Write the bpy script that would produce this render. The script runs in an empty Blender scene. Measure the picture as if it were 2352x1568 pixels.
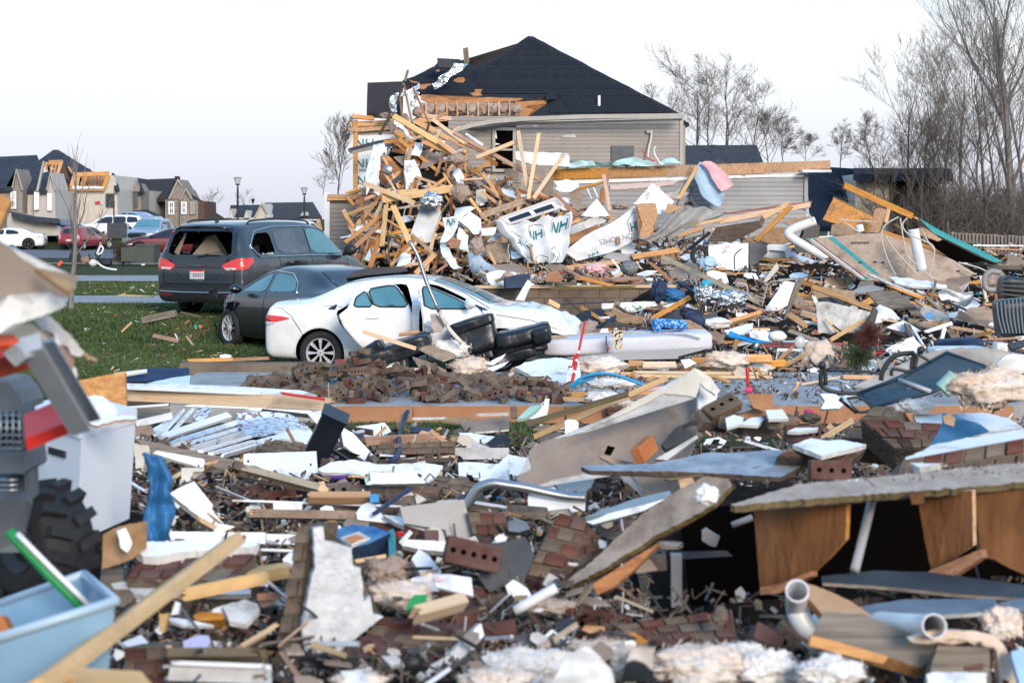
import bpy,bmesh,math,random
from mathutils import Vector,Matrix,noise
from mathutils.bvhtree import BVHTree
from mathutils.geometry import delaunay_2d_cdt
random.seed(7)
NN,Ve,BO=noise.noise,Vector,bmesh.ops
from math import cos,sin,pi
MT,MR=Matrix.Translation,Matrix.Rotation
R=random.random
def U(a,b):return a+(b-a)*R()
rad=math.radians
sc=bpy.context.scene
COL=sc.collection
CZ,FPX,YH=2.1,3920.0,500.0
cam=bpy.data.objects.new('camera',bpy.data.cameras.new('camera'))
COL.objects.link(cam)
cam.location=(0,0,CZ);cam.rotation_euler=(rad(90),0,0)
cam.data.sensor_width=36;cam.data.lens=60;cam.data.shift_y=-284/2352
cam.data.clip_start=.1;cam.data.clip_end=3000
cam.data.dof.use_dof=True;cam.data.dof.focus_distance=27;cam.data.dof.aperture_fstop=5.4
sc.camera=cam
w=bpy.data.worlds.new('World');sc.world=w;w.use_nodes=True
nt=w.node_tree;nt.nodes.clear()
out=nt.nodes.new('ShaderNodeOutputWorld');bg=nt.nodes.new('ShaderNodeBackground')
sky=nt.nodes.new('ShaderNodeTexSky');sky.sky_type='NISHITA';sky.sun_disc=False
SUN_EL,SUN_ROT=20.0,160.0
sky.sun_elevation=rad(SUN_EL);sky.sun_rotation=rad(SUN_ROT);sky.air_density=1.3;sky.dust_density=1.2;sky.ozone_density=1.5
mixn=nt.nodes.new('ShaderNodeMix');mixn.data_type='RGBA';mixn.inputs[0].default_value=.8
mixn.inputs[7].default_value=(9.3,9.4,11.2,1)
wtc=nt.nodes.new('ShaderNodeTexCoord');wsp=nt.nodes.new('ShaderNodeSeparateXYZ');wcr=nt.nodes.new('ShaderNodeValToRGB')
wmul=nt.nodes.new('ShaderNodeMix');wmul.data_type='RGBA';wmul.blend_type='MULTIPLY';wmul.inputs[0].default_value=1;wmul.inputs[7].default_value=(12.6,12.6,12.6,1)
nt.links.new(wtc.outputs['Generated'],wsp.inputs[0]);nt.links.new(wsp.outputs[2],wcr.inputs[0])
for i_,(p_,c_)in enumerate([(.0,(.64,.68,.82)),(.04,(.74,.78,.9)),(.1,(.92,.94,1.0)),(.3,(.48,.75,1.0)),(1.0,(.22,.5,1.0))]):
 e_=wcr.color_ramp.elements[i_]if i_<2 else wcr.color_ramp.elements.new(p_);e_.position=p_;e_.color=(*c_,1)
nt.links.new(wcr.outputs[0],wmul.inputs[6]);nt.links.new(wmul.outputs[2],mixn.inputs[7])
nt.links.new(sky.outputs[0],mixn.inputs[6]);nt.links.new(mixn.outputs[2],bg.inputs[0])
bg.inputs[1].default_value=.069
nt.links.new(bg.outputs[0],out.inputs[0])
sd=bpy.data.lights.new('sun','SUN');sd.energy=2.3;sd.angle=rad(20);sd.color=(1,.86,.73)
so=bpy.data.objects.new('sun',sd);COL.objects.link(so)
so.rotation_euler=(rad(90-SUN_EL),0,rad(180-SUN_ROT));so.location=(0,0,40)
sc.view_settings.view_transform='Standard';sc.view_settings.look='None'
sc.view_settings.exposure=.57;sc.view_settings.gamma=1
sc.render.engine='CYCLES';sc.cycles.max_bounces=5;sc.cycles.transparent_max_bounces=12
def P(x,y,d):return Ve(((x-1176)/FPX*d,d,CZ-(y-YH)/FPX*d))
def V2(p):return(1176+p[0]/p[1]*FPX,YH+(CZ-p[2])/p[1]*FPX)
FR=dict(a=(0,300),b=(350,500),c=(800,60),d=(1200,60),e=(780,300),f=(1350,380),g=(1873,380),h=(1873,0),i=(1250,760),
   j=(1873,760),k=(0,560),l=(0,900),m=(0,1242),n=(600,900),o=(600,1242),p=(1200,1100),q=(1200,1242),r=(1873,1100),s=(1873,1242))
def Q(fr,pts):
 if pts and not isinstance(pts[0],tuple):pts=list(zip(pts[::2],pts[1::2]))
 if fr=='V':return[tuple(p)for p in pts]
 k=.9322
 if fr=='t':return[(k*600+p[0]*.3369,k*600+p[1]*.3369)+tuple(p[2:])for p in pts]
 x0,y0=FR[fr]
 return[(k*x0+p[0]*.26164,k*y0+p[1]*.26164)+tuple(p[2:])for p in pts]
def LT(tab,v):
 if v<=tab[0][0]:return tab[0][1]
 for(a,x),(b,y)in zip(tab,tab[1:]):
  if v<=b:return x+(y-x)*(v-a)/(b-a)
 return tab[-1][1]
DT=[(200,47),(270,46),(450,43.6),(560,41.8),(600,40.4),(618,38),(647,35.6),(700,32.4),(723,31.2),(800,27.2),(845,23.8),(860,22.7),(900,20.4),(930,19),(985,18.4),(1020,15.2),(1060,12.2),(1100,9.9),
  (1200,7.5),(1300,6.15),(1400,5.4),(1568,4.4),(1700,3.9)]
def D(x,y):return LT([(200,47),(270,46),(450,43.6),(560,41.4),(655,40)],y)if y<655 and x<1340 and(x<1110 or y<612)else LT(DT,y)
MATS={}
NODIRT=('shingle','vinyl','vgrey','vinyl_trim','wrap','fence_wood')
def mat(name,c1,c2=None,rough=.7,scale=6.0,bump=.0,metal=.0,spec=.5,coat=.0,stretch=None,jitter=.0,detail=4,trans=.0,alpha=1.0,bscale=None,c3=None,emit=None,ctr=(.35,.65),dirt=None):
 if name in MATS:return MATS[name]
 m=bpy.data.materials.new(name);MATS[name]=m;m.use_nodes=True
 n=m.node_tree;b=n.nodes['Principled BSDF'];L=n.links.new
 b.inputs['Roughness'].default_value=rough;b.inputs['Metallic'].default_value=metal
 b.inputs['Specular IOR Level'].default_value=spec*(.25 if rough>=.85 else 1);b.inputs['Coat Weight'].default_value=coat
 b.inputs['Coat Roughness'].default_value=.05
 if trans:b.inputs['Transmission Weight'].default_value=trans
 b.inputs['Alpha'].default_value=alpha
 b.inputs['Base Color'].default_value=(*c1,1);m.diffuse_color=(*c1,1)
 tc=n.nodes.new('ShaderNodeTexCoord');mp=n.nodes.new('ShaderNodeMapping');L(tc.outputs['Object'],mp.inputs[0])
 if stretch:mp.inputs['Scale'].default_value=stretch
 col=None
 if c2:
  nz=n.nodes.new('ShaderNodeTexNoise');nz.inputs['Scale'].default_value=scale;nz.inputs['Detail'].default_value=detail
  nz.inputs['Roughness'].default_value=.65
  L(mp.outputs[0],nz.inputs['Vector'])
  cr=n.nodes.new('ShaderNodeValToRGB');cr.color_ramp.elements[0].position=ctr[0];cr.color_ramp.elements[1].position=ctr[1]
  cr.color_ramp.elements[0].color=(*c1,1);cr.color_ramp.elements[1].color=(*c2,1)
  if c3:
   e=cr.color_ramp.elements.new(.74);e.color=(*c3,1)
  L(nz.outputs[0],cr.inputs[0]);col=cr.outputs[0]
 if jitter and col:
  oi=n.nodes.new('ShaderNodeObjectInfo');hs=n.nodes.new('ShaderNodeHueSaturation')
  mr=n.nodes.new('ShaderNodeMapRange');mr.inputs[3].default_value=1-jitter;mr.inputs[4].default_value=1+jitter
  L(oi.outputs['Random'],mr.inputs[0]);L(mr.outputs[0],hs.inputs['Value']);L(col,hs.inputs['Color'])
  col=hs.outputs[0]
  m2=n.nodes.new('ShaderNodeMath');m2.operation='MULTIPLY';m2.inputs[1].default_value=91.7
  fr=n.nodes.new('ShaderNodeMath');fr.operation='FRACT';L(oi.outputs['Random'],m2.inputs[0]);L(m2.outputs[0],fr.inputs[0])
  mr2=n.nodes.new('ShaderNodeMapRange');mr2.inputs[3].default_value=.7;mr2.inputs[4].default_value=1.15
  L(fr.outputs[0],mr2.inputs[0]);L(mr2.outputs[0],hs.inputs['Saturation'])
 if dirt is None:dirt=.75 if jitter and rough>.5 and name not in NODIRT and 'fluff' not in name else 0
 if dirt and col:
  dn=n.nodes.new('ShaderNodeTexNoise');dn.inputs['Scale'].default_value=3.1;dn.inputs['Detail'].default_value=9;dn.inputs['Roughness'].default_value=.72
  vm=n.nodes.new('ShaderNodeVectorMath');vm.operation='ADD';oi2=n.nodes.new('ShaderNodeObjectInfo');L(tc.outputs['Object'],vm.inputs[0]);L(oi2.outputs['Random'],vm.inputs[1]);L(vm.outputs[0],dn.inputs['Vector'])
  dr=n.nodes.new('ShaderNodeMapRange');dr.inputs[1].default_value=.53;dr.inputs[2].default_value=.68;dr.inputs[4].default_value=dirt;L(dn.outputs[0],dr.inputs[0])
  dm=n.nodes.new('ShaderNodeMix');dm.data_type='RGBA';dm.inputs[7].default_value=(.13,.1,.08,1);L(dr.outputs[0],dm.inputs[0]);L(col,dm.inputs[6]);col=dm.outputs[2]
 if col:L(col,b.inputs['Base Color'])
 if bump:
  bn=n.nodes.new('ShaderNodeTexNoise');bn.inputs['Scale'].default_value=bscale or scale*3;bn.inputs['Detail'].default_value=5
  L(mp.outputs[0],bn.inputs['Vector'])
  bp=n.nodes.new('ShaderNodeBump');bp.inputs['Strength'].default_value=min(1,bump);bp.inputs['Distance'].default_value=.02*max(1,bump)
  L(bn.outputs[0],bp.inputs['Height']);L(bp.outputs[0],b.inputs['Normal'])
 if emit:
  b.inputs['Emission Color'].default_value=(*emit[:3],1);b.inputs['Emission Strength'].default_value=emit[3]
 return m
WST=(1.2,22,22)
M=lambda k:MATS[k]
mat('pine',(.5,.22,.07),(.68,.37,.14),.75,1.6,.25,stretch=WST,jitter=.2,dirt=.45,c3=(.33,.16,.07))
mat('ppine',(.6,.38,.18),(.72,.5,.27),.75,1.6,.2,stretch=WST,jitter=.14,dirt=.35,c3=(.48,.32,.18))
mat('rwood',(.3,.12,.05),(.47,.22,.1),.8,1.8,.3,stretch=WST,jitter=.2,c3=(.18,.08,.04))
mat('gwood',(.15,.12,.095),(.3,.25,.2),.85,1.6,.35,stretch=WST,jitter=.2)
mat('dwood',(.045,.03,.022),(.12,.08,.055),.8,1.6,.3,stretch=WST,jitter=.2)
mat('olive',(.1,.075,.028),(.2,.15,.07),.8,1.6,.3,stretch=WST,jitter=.2)
mat('osb',(.38,.16,.045),(.6,.32,.12),.8,16,.5,jitter=.15,c3=(.72,.45,.22),stretch=(1,1,2.2),bscale=30)
mat('osbd',(.26,.16,.09),(.4,.27,.17),.85,9,.3,jitter=.12,c3=(.17,.11,.07))
mat('osbf',(.34,.22,.13),(.46,.33,.23),.85,5,.15,jitter=.08,c3=(.27,.17,.1))
mat('paper',(.24,.185,.15),(.31,.245,.2),.9,2.2,.1,jitter=.12)
mat('gypsum',(.66,.66,.64),(.8,.8,.78),.9,8,.4,jitter=.08)
mat('white',(.78,.8,.82),(.86,.87,.88),.55,2.5,.05,jitter=.09,c3=(.56,.55,.54))
mat('dwhite',(.4,.39,.37),(.66,.66,.65),.8,5,.2,jitter=.12,c3=(.25,.22,.19))
mat('cream',(.55,.5,.42),(.66,.62,.55),.7,3,.1,jitter=.1)
mat('vinyl',(.255,.225,.2),(.3,.265,.235),.6,1.2,.03,jitter=.05)
mat('vinyl_trim',(.36,.33,.29),(.42,.39,.35),.6,2,jitter=.05)
mat('vgrey',(.27,.27,.275),(.33,.33,.335),.6,1.2,.03,jitter=.07)
mat('brick',(.085,.036,.03),(.15,.075,.06),.9,7,.5,jitter=.25,c3=(.17,.13,.1))
mat('dusty',(.115,.082,.062),(.19,.145,.11),.95,9,.6,jitter=.2,c3=(.11,.05,.04))
mat('brick_orange',(.42,.14,.05),(.5,.2,.08),.9,5,.3)
mat('mortar',(.13,.105,.08),(.2,.165,.13),.95,12,.8,jitter=.1)
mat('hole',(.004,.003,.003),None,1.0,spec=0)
mat('fluff',(.36,.26,.21),(.5,.39,.33),1.0,7,1.0,jitter=.1,c3=(.26,.17,.13),bscale=40)
mat('fluffc',(.66,.49,.37),(.76,.68,.6),1.0,3,.6,jitter=.06,c3=(.5,.32,.2),bscale=26)
mat('fluffw',(.68,.63,.58),(.8,.79,.77),1.0,3,.6,jitter=.06,c3=(.62,.46,.34),bscale=26)
mat('wrap',(.72,.76,.8),(.8,.83,.86),.5,3,.12,jitter=.05)
mat('teal',(.0,.19,.22),None,.6)
mat('ink',(.05,.06,.07),None,.6)
mat('foil',(.55,.58,.62),(.75,.78,.82),.22,12,.9,metal=.9)
mat('sheet_metal',(.16,.18,.2),(.22,.24,.27),.38,2,.05,metal=.6)
mat('steel',(.32,.34,.36),(.42,.44,.46),.32,4,metal=.8)
mat('black',(.01,.012,.015),(.022,.025,.03),.5,6,.1)
mat('black_leather',(.007,.009,.013),(.016,.02,.027),.33,5,.35,spec=.5)
mat('charcoal',(.03,.034,.04),(.055,.06,.07),.6,5,.1)
mat('grey_cloth',(.3,.3,.3),(.42,.41,.4),.95,4,.3)
mat('dark_grey',(.07,.075,.085),(.11,.115,.125),.6,4)
mat('blue_tarp',(.012,.1,.26),(.03,.17,.38),.6,4,.2)
mat('blue_pale',(.36,.52,.7),(.44,.6,.78),.7,3,.1)
mat('sky_sheet',(.4,.66,.72),(.5,.74,.78),.6,3,.2)
mat('blue_bright',(.0,.22,.55),(.02,.3,.62),.5,6,.1)
mat('navy',(.008,.02,.06),(.02,.045,.11),.7,5,.2)
mat('pink',(.75,.42,.46),(.8,.5,.53),.8,3,.2)
mat('pink_hot',(.75,.05,.16),None,.6)
mat('red',(.52,.015,.012),(.6,.03,.02),.45,3)
mat('orange',(.72,.07,.012),(.8,.11,.02),.5,3)
mat('red_dark',(.16,.014,.016),(.22,.02,.02),.5,4)
mat('green',(.01,.24,.06),(.03,.32,.09),.5,3)
mat('green_dark',(.012,.06,.035),(.02,.1,.06),.6,3)
mat('mint',(.3,.5,.42),(.38,.58,.5),.6,3)
mat('teal_paint',(.02,.25,.27),(.05,.34,.34),.7,5)
mat('pvc',(.72,.73,.74),(.78,.79,.8),.35,3)
mat('purple',(.1,.03,.22),None,.6)
mat('plastic_clear',(.24,.44,.62),(.34,.54,.72),.35,2,alpha=.66)
mat('plastic_grey',(.07,.085,.1),(.13,.15,.165),.55,4,.2)
mat('rubber',(.01,.011,.013),(.022,.023,.026),.75,8,.3)
mat('shingle',(.013,.018,.026),(.034,.04,.05),.9,5.5,.5,stretch=(1,6,14),jitter=.02,bscale=20)
mat('shingle_brown',(.035,.033,.034),(.06,.056,.056),.9,3.5,.3,stretch=(1,6,14))
mat('shingle_grey',(.05,.05,.055),(.075,.075,.08),.9,3,.3)
mat('concrete',(.3,.3,.3),(.42,.42,.42),.9,1.6,.15,c3=(.18,.16,.14),detail=9,dirt=.7)
mat('concrete_brown',(.15,.115,.09),(.21,.165,.13),.9,3,.3,c3=(.11,.085,.07))
mat('clay_face',(.36,.165,.085),(.44,.24,.14),.9,1.6,.2,c3=(.25,.14,.09))
mat('asphalt',(.15,.155,.165),(.19,.195,.205),.9,2,.1)
mat('soil',(.06,.038,.026),(.12,.08,.058),.95,5,.8)
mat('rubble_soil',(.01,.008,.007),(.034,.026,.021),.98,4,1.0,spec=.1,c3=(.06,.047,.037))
mat('red_clay',(.13,.04,.02),(.22,.08,.04),.95,4,.6)
mat('turf',(.028,.04,.012),(.055,.066,.024),.95,1.3,.6,c3=(.1,.075,.045),bscale=12)
mat('blade',(.045,.078,.018),(.075,.12,.034),.7,1.1,c3=(.17,.13,.07))
mat('bark',(.16,.14,.13),(.25,.22,.2),.9,5,.3)
mat('bark_pale',(.17,.155,.145),(.27,.25,.235),.9,5,.3)
mat('bark_dark',(.1,.085,.075),(.17,.145,.13),.9,5)
mat('iron',(.008,.009,.011),None,.5)
mat('lamp_glass',(.5,.52,.5),None,.2)
mat('fence_wood',(.22,.18,.15),(.3,.25,.21),.9,2,.3,stretch=(8,8,1),jitter=.15)
mat('cedar',(.13,.06,.045),(.19,.1,.075),.9,7,.3)
mat('juniper',(.03,.045,.018),(.06,.085,.035),.8,3)
mat('juniper_red',(.07,.018,.014),(.12,.035,.025),.8,3)
mat('wire',(.55,.52,.46),None,.5)
mat('wire_black',(.012,.013,.015),None,.5)
mat('utility_green',(.045,.055,.042),(.06,.07,.055),.6,2)
mat('glass_dark',(.012,.017,.024),None,.06,spec=.8)
mat('glass_sky',(.06,.19,.24),(.1,.26,.31),.07,1.2,spec=.9)  # teal base colour stands in for sky reflected in the glass
mat('win_far',(.03,.05,.07),None,.15,spec=.8)
mat('tint',(.03,.035,.04),None,.1,spec=.8)
mat('chrome',(.7,.72,.74),None,.12,metal=1.0)
mat('rim',(.55,.56,.58),(.6,.61,.63),.35,3,metal=.25)
mat('rim_dark',(.06,.062,.066),None,.35,metal=.6)
mat('tail_red',(.62,.012,.015),(.7,.03,.025),.15,3,coat=.8)
mat('lens_white',(.6,.6,.62),None,.15,coat=.8)
mat('osb_bare',(.42,.17,.06),(.52,.25,.11),.85,3,.1)
mat('pink_pale',(.62,.5,.5),None,.8)
mat('vinyl_w',(.44,.41,.37),(.5,.47,.43),.8,2);mat('stone_grey',(.2,.17,.15),(.34,.3,.27),.9,5);mat('shingle_dk',(.035,.042,.055),(.06,.068,.082),.9,2)
mat('brick_far',(.1,.055,.045),(.15,.09,.075),.9,6);mat('stucco',(.52,.48,.42),(.6,.56,.5),.9,3);mat('greenish',(.1,.12,.11),None,.9)
mat('teal_dark',(.02,.07,.09),None,.8)
mat('roof_navy',(.01,.018,.032),(.018,.028,.045),.9,4)
mat('van_glass',(.045,.06,.078),(.1,.12,.14),.14,2,spec=.8);mat('cabin_trim',(.22,.2,.17),None,.9)
mat('glass_clear',(.05,.09,.11),None,.05,spec=.8,alpha=.35)
mat('green_grey',(.05,.11,.1),(.16,.26,.25),.7,7,.4)
mat('mattress',(.62,.64,.72),(.7,.71,.78),.8,30,.3)
mat('leopard',(.66,.58,.44),(.02,.016,.013),.9,26,detail=1,ctr=(.53,.56))
mat('diamond',(.01,.13,.42),(.25,.5,.74),.8,30,detail=0,ctr=(.5,.58))
mat('hose',(.0,.3,.62),None,.4)
mat('dark_case',(.012,.018,.024),(.03,.04,.048),.4,5)
mat('rib_pale',(.18,.22,.25),None,.5)
mat('juniper_b',(.05,.038,.025),(.09,.07,.045),.9,3)
mat('mesh_net',(.012,.05,.09),(.02,.07,.12),.6,3,alpha=.72)
mat('chair_blue',(.02,.05,.08),None,.4)
mat('steel_dull',(.1,.11,.12),(.25,.27,.28),.5,20)
mat('blue_sky',(.03,.42,.62),None,.5)
mat('tray_metal',(.42,.48,.55),(.6,.65,.72),.3,6,metal=.6)
mat('plaster_rough',(.5,.52,.54),(.72,.73,.74),.95,12,.9,c3=(.36,.37,.38))
mat('carton_blue',(.01,.06,.22),(.1,.3,.5),.5,5)
mat('alloy',(.34,.37,.4),(.44,.47,.5),.55,3,metal=.2)
mat('cabinet',(.78,.8,.86),(.83,.85,.9),.5,2)
mat('plastic_rim',(.42,.56,.68),None,.4)
mat('lavender',(.48,.48,.68),None,.5)
mat('door_grey',(.36,.345,.32),(.44,.42,.4),.7,4,.1)
mat('mailbox',(.006,.009,.016),(.012,.016,.026),.35,4)
mat('slate_blue',(.085,.12,.155),(.15,.19,.23),.6,4)
mat('weathered',(.2,.24,.29),(.38,.43,.48),.85,6,.3,c3=(.14,.13,.13))
mat('weathered_tan',(.22,.165,.13),(.42,.35,.29),.85,7,.4,c3=(.14,.1,.08))
mat('osb_pale',(.34,.27,.22),(.5,.42,.35),.85,8,.4,c3=(.22,.15,.11))
mat('osb_deep',(.1,.045,.02),(.23,.105,.045),.85,9,.6,c3=(.5,.28,.13),stretch=(1,1,.28),dirt=.5,detail=8,bscale=30)
mat('navy_metal',(.02,.03,.042),(.05,.06,.07),.5,3)
mat('sky_dull',(.2,.27,.31),(.26,.33,.37),.7,3)
mat('floral',(.62,.7,.78),(.14,.18,.24),.9,16,.1,detail=1,c3=(.45,.16,.15),ctr=(.52,.6))
mat('camo',(.55,.5,.46),(.02,.025,.03),.9,9,.1,detail=1,ctr=(.47,.52))
def paint(name,c,metal=.0,dirt=None,rough=.3):
 return mat(name,c,dirt or tuple(v*.86 for v in c),rough,1.3,metal=metal,coat=.9,detail=6,ctr=(.48,.75))
paint('paint_white',(.84,.86,.88),0,(.66,.65,.63));paint('paint_grey',(.036,.05,.068),.45,(.085,.085,.088));paint('paint_black',(.003,.005,.011))
paint('paint_red',(.28,.012,.02));paint('paint_maroon',(.11,.006,.012),.3);paint('paint_blue',(.02,.06,.13),.3);paint('paint_silver',(.34,.42,.52),.4)
paint('paint_dark',(.014,.018,.024),.3);paint('paint_brown',(.24,.1,.06),.3);paint('paint_mid',(.1,.115,.13),.4)
USED={}
def tag(o,label=None,cat=None,group=None,kind=None):
 if label:o['label']=label
 if cat:o['category']=cat
 if group:o['group']=group
 if kind:o['kind']=kind
 return o
def mk(name,me,mats,parent=None,mw=None):
 if isinstance(mats,str):mats=[mats]
 for k in mats:me.materials.append(M(k))
 o=bpy.data.objects.new(name,me);COL.objects.link(o)
 if mw is not None:o.matrix_world=mw
 if parent is not None:
  o.parent=parent
  o.matrix_parent_inverse=parent.matrix_world.inverted()
 return o
def empty(name,loc,rz=.0,label=None,cat=None,group=None):
 o=bpy.data.objects.new(name,None);COL.objects.link(o);o.empty_display_size=.1
 o.matrix_world=MT(loc)@MR(rz,4,'Z')
 return tag(o,label,cat,group)
def mesh(name,vs,fs,mi=None,smooth=False):
 me=bpy.data.meshes.new(name);me.from_pydata([tuple(v)for v in vs],[],fs)
 if mi:
  me.polygons.foreach_set('material_index',mi)
 if smooth:me.polygons.foreach_set('use_smooth',[True]*len(me.polygons))
 me.update();return me
class MB:
 """collects geometry for one mesh"""
 def __init__(s):s.v,s.f,s.m=[],[],[]
 def add(s,vs,fs,mi=0):
  o=len(s.v);s.v+=[Ve(v)for v in vs];s.f+=[tuple(i+o for i in f)for f in fs];s.m+=[mi]*len(fs);return s
 def box(s,c,sz,mi=0,rot=None):
  hx,hy,hz=sz[0]/2,sz[1]/2,sz[2]/2
  vs=[Ve((x,y,z))for x in(-hx,hx)for y in(-hy,hy)for z in(-hz,hz)]
  if rot is not None:vs=[rot@v for v in vs]
  c=Ve(c);return s.add([v+c for v in vs],[(0,1,3,2),(4,6,7,5),(0,4,5,1),(2,3,7,6),(0,2,6,4),(1,5,7,3)],mi)
 def bar(s,a,b,w,t=None,mi=0,up=None):
  a,b=Ve(a),Ve(b);t=t or w;x=(b-a);L=x.length
  if L<1e-6:return s
  x.normalize();upv=Ve(up)if up else Ve((0,0,1))
  if abs(x.dot(upv))>.97:upv=Ve((0,1,0))
  y=upv.cross(x).normalized();z=x.cross(y)
  vs=[p+y*(sy*w/2)+z*(sz*t/2)for p in(a,b)for sy in(-1,1)for sz in(-1,1)]
  return s.add(vs,[(0,1,3,2),(4,6,7,5),(0,4,5,1),(2,3,7,6),(0,2,6,4),(1,5,7,3)],mi)
 def tube(s,pts,r,n=8,mi=0,cap=True):
  pts=[Ve(p)for p in pts];rs=r if isinstance(r,(list,tuple))else[r]*len(pts)
  rings=[];prev=None
  for i,p in enumerate(pts):
   t=(pts[min(i+1,len(pts)-1)]-pts[max(i-1,0)])
   if t.length<1e-9:t=Ve((0,0,1))
   t.normalize()
   a=prev if prev is not None else(Ve((0,0,1))if abs(t.z)<.9 else Ve((1,0,0)))
   u=(a-t*a.dot(t));u=u.normalized()if u.length>1e-6 else t.orthogonal().normalized()
   prev=u;vv=t.cross(u)
   rings.append([p+(u*cos(k*2*pi/n)+vv*sin(k*2*pi/n))*rs[i]for k in range(n)])
  vs=[q for r_ in rings for q in r_]
  fs=[(i*n+k,i*n+(k+1)%n,(i+1)*n+(k+1)%n,(i+1)*n+k)for i in range(len(pts)-1)for k in range(n)]
  if cap:fs+=[tuple(reversed(range(n))),tuple(range((len(pts)-1)*n,len(pts)*n))]
  return s.add(vs,fs,mi)
 def lathe(s,prof,n=24,mi=0,axis='y'):
  vs=[]
  for a,r in prof:
   for k in range(n):
    c,q=cos(k*2*pi/n)*r,sin(k*2*pi/n)*r
    vs.append((c,a,q)if axis=='y' else(c,q,a)if axis=='z' else(a,c,q))
  fs=[(i*n+k,i*n+(k+1)%n,(i+1)*n+(k+1)%n,(i+1)*n+k)for i in range(len(prof)-1)for k in range(n)]
  return s.add(vs,fs,mi)
 def build(s,name,mats,parent=None,smooth=False,local=True,mw=None):
  if mw is None and local and s.v:
   c=sum(s.v,Ve())/len(s.v);vs=[v-c for v in s.v];mw=MT(c)
   if parent is not None and getattr(parent,'type','')=='EMPTY' and 0:pass
  else:vs=s.v
  me=mesh(name,vs,s.f,s.m,smooth)
  return mk(name,me,mats,parent,mw if mw is not None else Matrix())
def SP(pts,k=6):
 pts=[Ve(p)for p in pts];o=[]
 for i in range(len(pts)-1):
  p0,p1,p2,p3=pts[max(i-1,0)],pts[i],pts[i+1],pts[min(i+2,len(pts)-1)]
  for j in range(k):
   t=j/k
   o.append(.5*((2*p1)+(p2-p0)*t+(2*p0-5*p1+4*p2-p3)*t*t+(3*p1-p0-3*p2+p3)*t**3))
 return o+[pts[-1]]
def PPt(x,y,c,n):
 ray=P(x,y,1.0)-Ve((0,0,CZ));o=Ve((0,0,CZ));q=ray.dot(n)
 d=(c-o).dot(n)/q if abs(q)>1e-5 else c.y
 d=max(c.y*.55,min(c.y*1.6,d))
 return o+ray*d
UP=Ve((0,-.12,1)).normalized();FACE=Ve((0,-1,0));LEAN=Ve((0,-1,1)).normalized()
def nv(a,b,c):return Ve((a,b,c)).normalized()
nA=nv(0,-1,.3);nB=nv(0,-1,.2);nC=nv(0,-.6,1);nD=nv(0,-.5,1);nE=nv(0,-1,.5);nF=nv(0,-.4,1);nG=nv(0,-1,.4);nH=nv(0,-.8,.6);nI=nv(0,-.3,1);nJ=nv(0,-.8,.8);nK=nv(0,-.9,.6);nL=nv(0,-1,.6);nM=nv(0,-1,.1);nN=nv(0,-.8,.7);nO=nv(0,-1,0);nP=nv(.3,-1,.2);nQ=nv(0,-.6,.9);nR=nv(.1,-1,.2);nS=nv(0,-.7,.8);nT=nv(0,-.9,.5);nU=nv(0,-.45,1);nV=nv(0,-.6,.8);nW=nv(-.2,-1,.2);nX=nv(.2,-1,.3);nY=nv(.1,-1,.1);nZ=nv(.2,-1,.1);n_26=nv(-.12,-1,.62);n_27=nv(.1,-1,.5);n_28=nv(0,-1,.15);n_29=nv(0,-1,.35);n_30=nv(0,-.2,1);n_31=nv(.2,-.8,.8);n_32=nv(.35,-1,.1);n_33=nv(.2,-1,.2);n_34=nv(-.05,-.75,.7);n_35=nv(0,-.25,1);n_36=nv(-.75,-1,0);n_37=nv(-.75,-1,.2)
def tear(pts,amp,step=9):
 o=[]
 for i,p in enumerate(pts):
  q=pts[(i+1)%len(pts)];L=math.hypot(q[0]-p[0],q[1]-p[1]);k=max(1,int(L/step))
  o.append(p[:2])
  for j in range(1,k):
   t=(j+U(-.25,.25))/k;a=amp*U(-1,1)
   o.append((p[0]+(q[0]-p[0])*t-(q[1]-p[1])/L*a,p[1]+(q[1]-p[1])*t+(q[0]-p[0])/L*a))
 return o
def SM(name,p3,n,t):
 """closed plate from a 3D outline: slots face, back, edge"""
 bm=bmesh.new();n=Ve(n).normalized()
 f=[bm.verts.new(p)for p in p3];b=[bm.verts.new(p-n*t)for p in p3];k=len(p3)
 try:F0=bm.faces.new(f);F1=bm.faces.new(list(reversed(b)))
 except ValueError:pass
 F0.material_index=0;F1.material_index=1
 F0.normal_update()
 for i in range(k):
  g=bm.faces.new([f[i],b[i],b[(i+1)%k],f[(i+1)%k]]);g.material_index=2
 BO.triangulate(bm,faces=[F0,F1],ngon_method='EAR_CLIP')
 BO.recalc_face_normals(bm,faces=bm.faces)
 me=bpy.data.meshes.new(name);bm.to_mesh(me);bm.free();return me
def sheet(name,fr,pts,d0,n,t,mats,label=None,cat=None,torn=.0,group=None,parent=None,step=9,kind=None):
 pts=Q(fr,pts)
 if torn:pts=tear(pts,torn,step)
 cx=sum(p[0]for p in pts)/len(pts);cy=sum(p[1]for p in pts)/len(pts)
 if d0 is None:d0=D(cx,cy)
 elif d0<2.0:d0=D(cx,cy)+d0
 c=P(cx,cy,d0);n=Ve(n).normalized()
 if n.dot(Ve((0,0,CZ))-c)<0:n=-n
 p3=[PPt(p[0],p[1],c,n)-c for p in pts]
 me=SM(name,p3,n,t)
 if isinstance(mats,str):mats=[mats]*3
 o=mk(name,me,mats,parent,MT(c))
 return tag(o,label,cat,group,kind)
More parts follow.
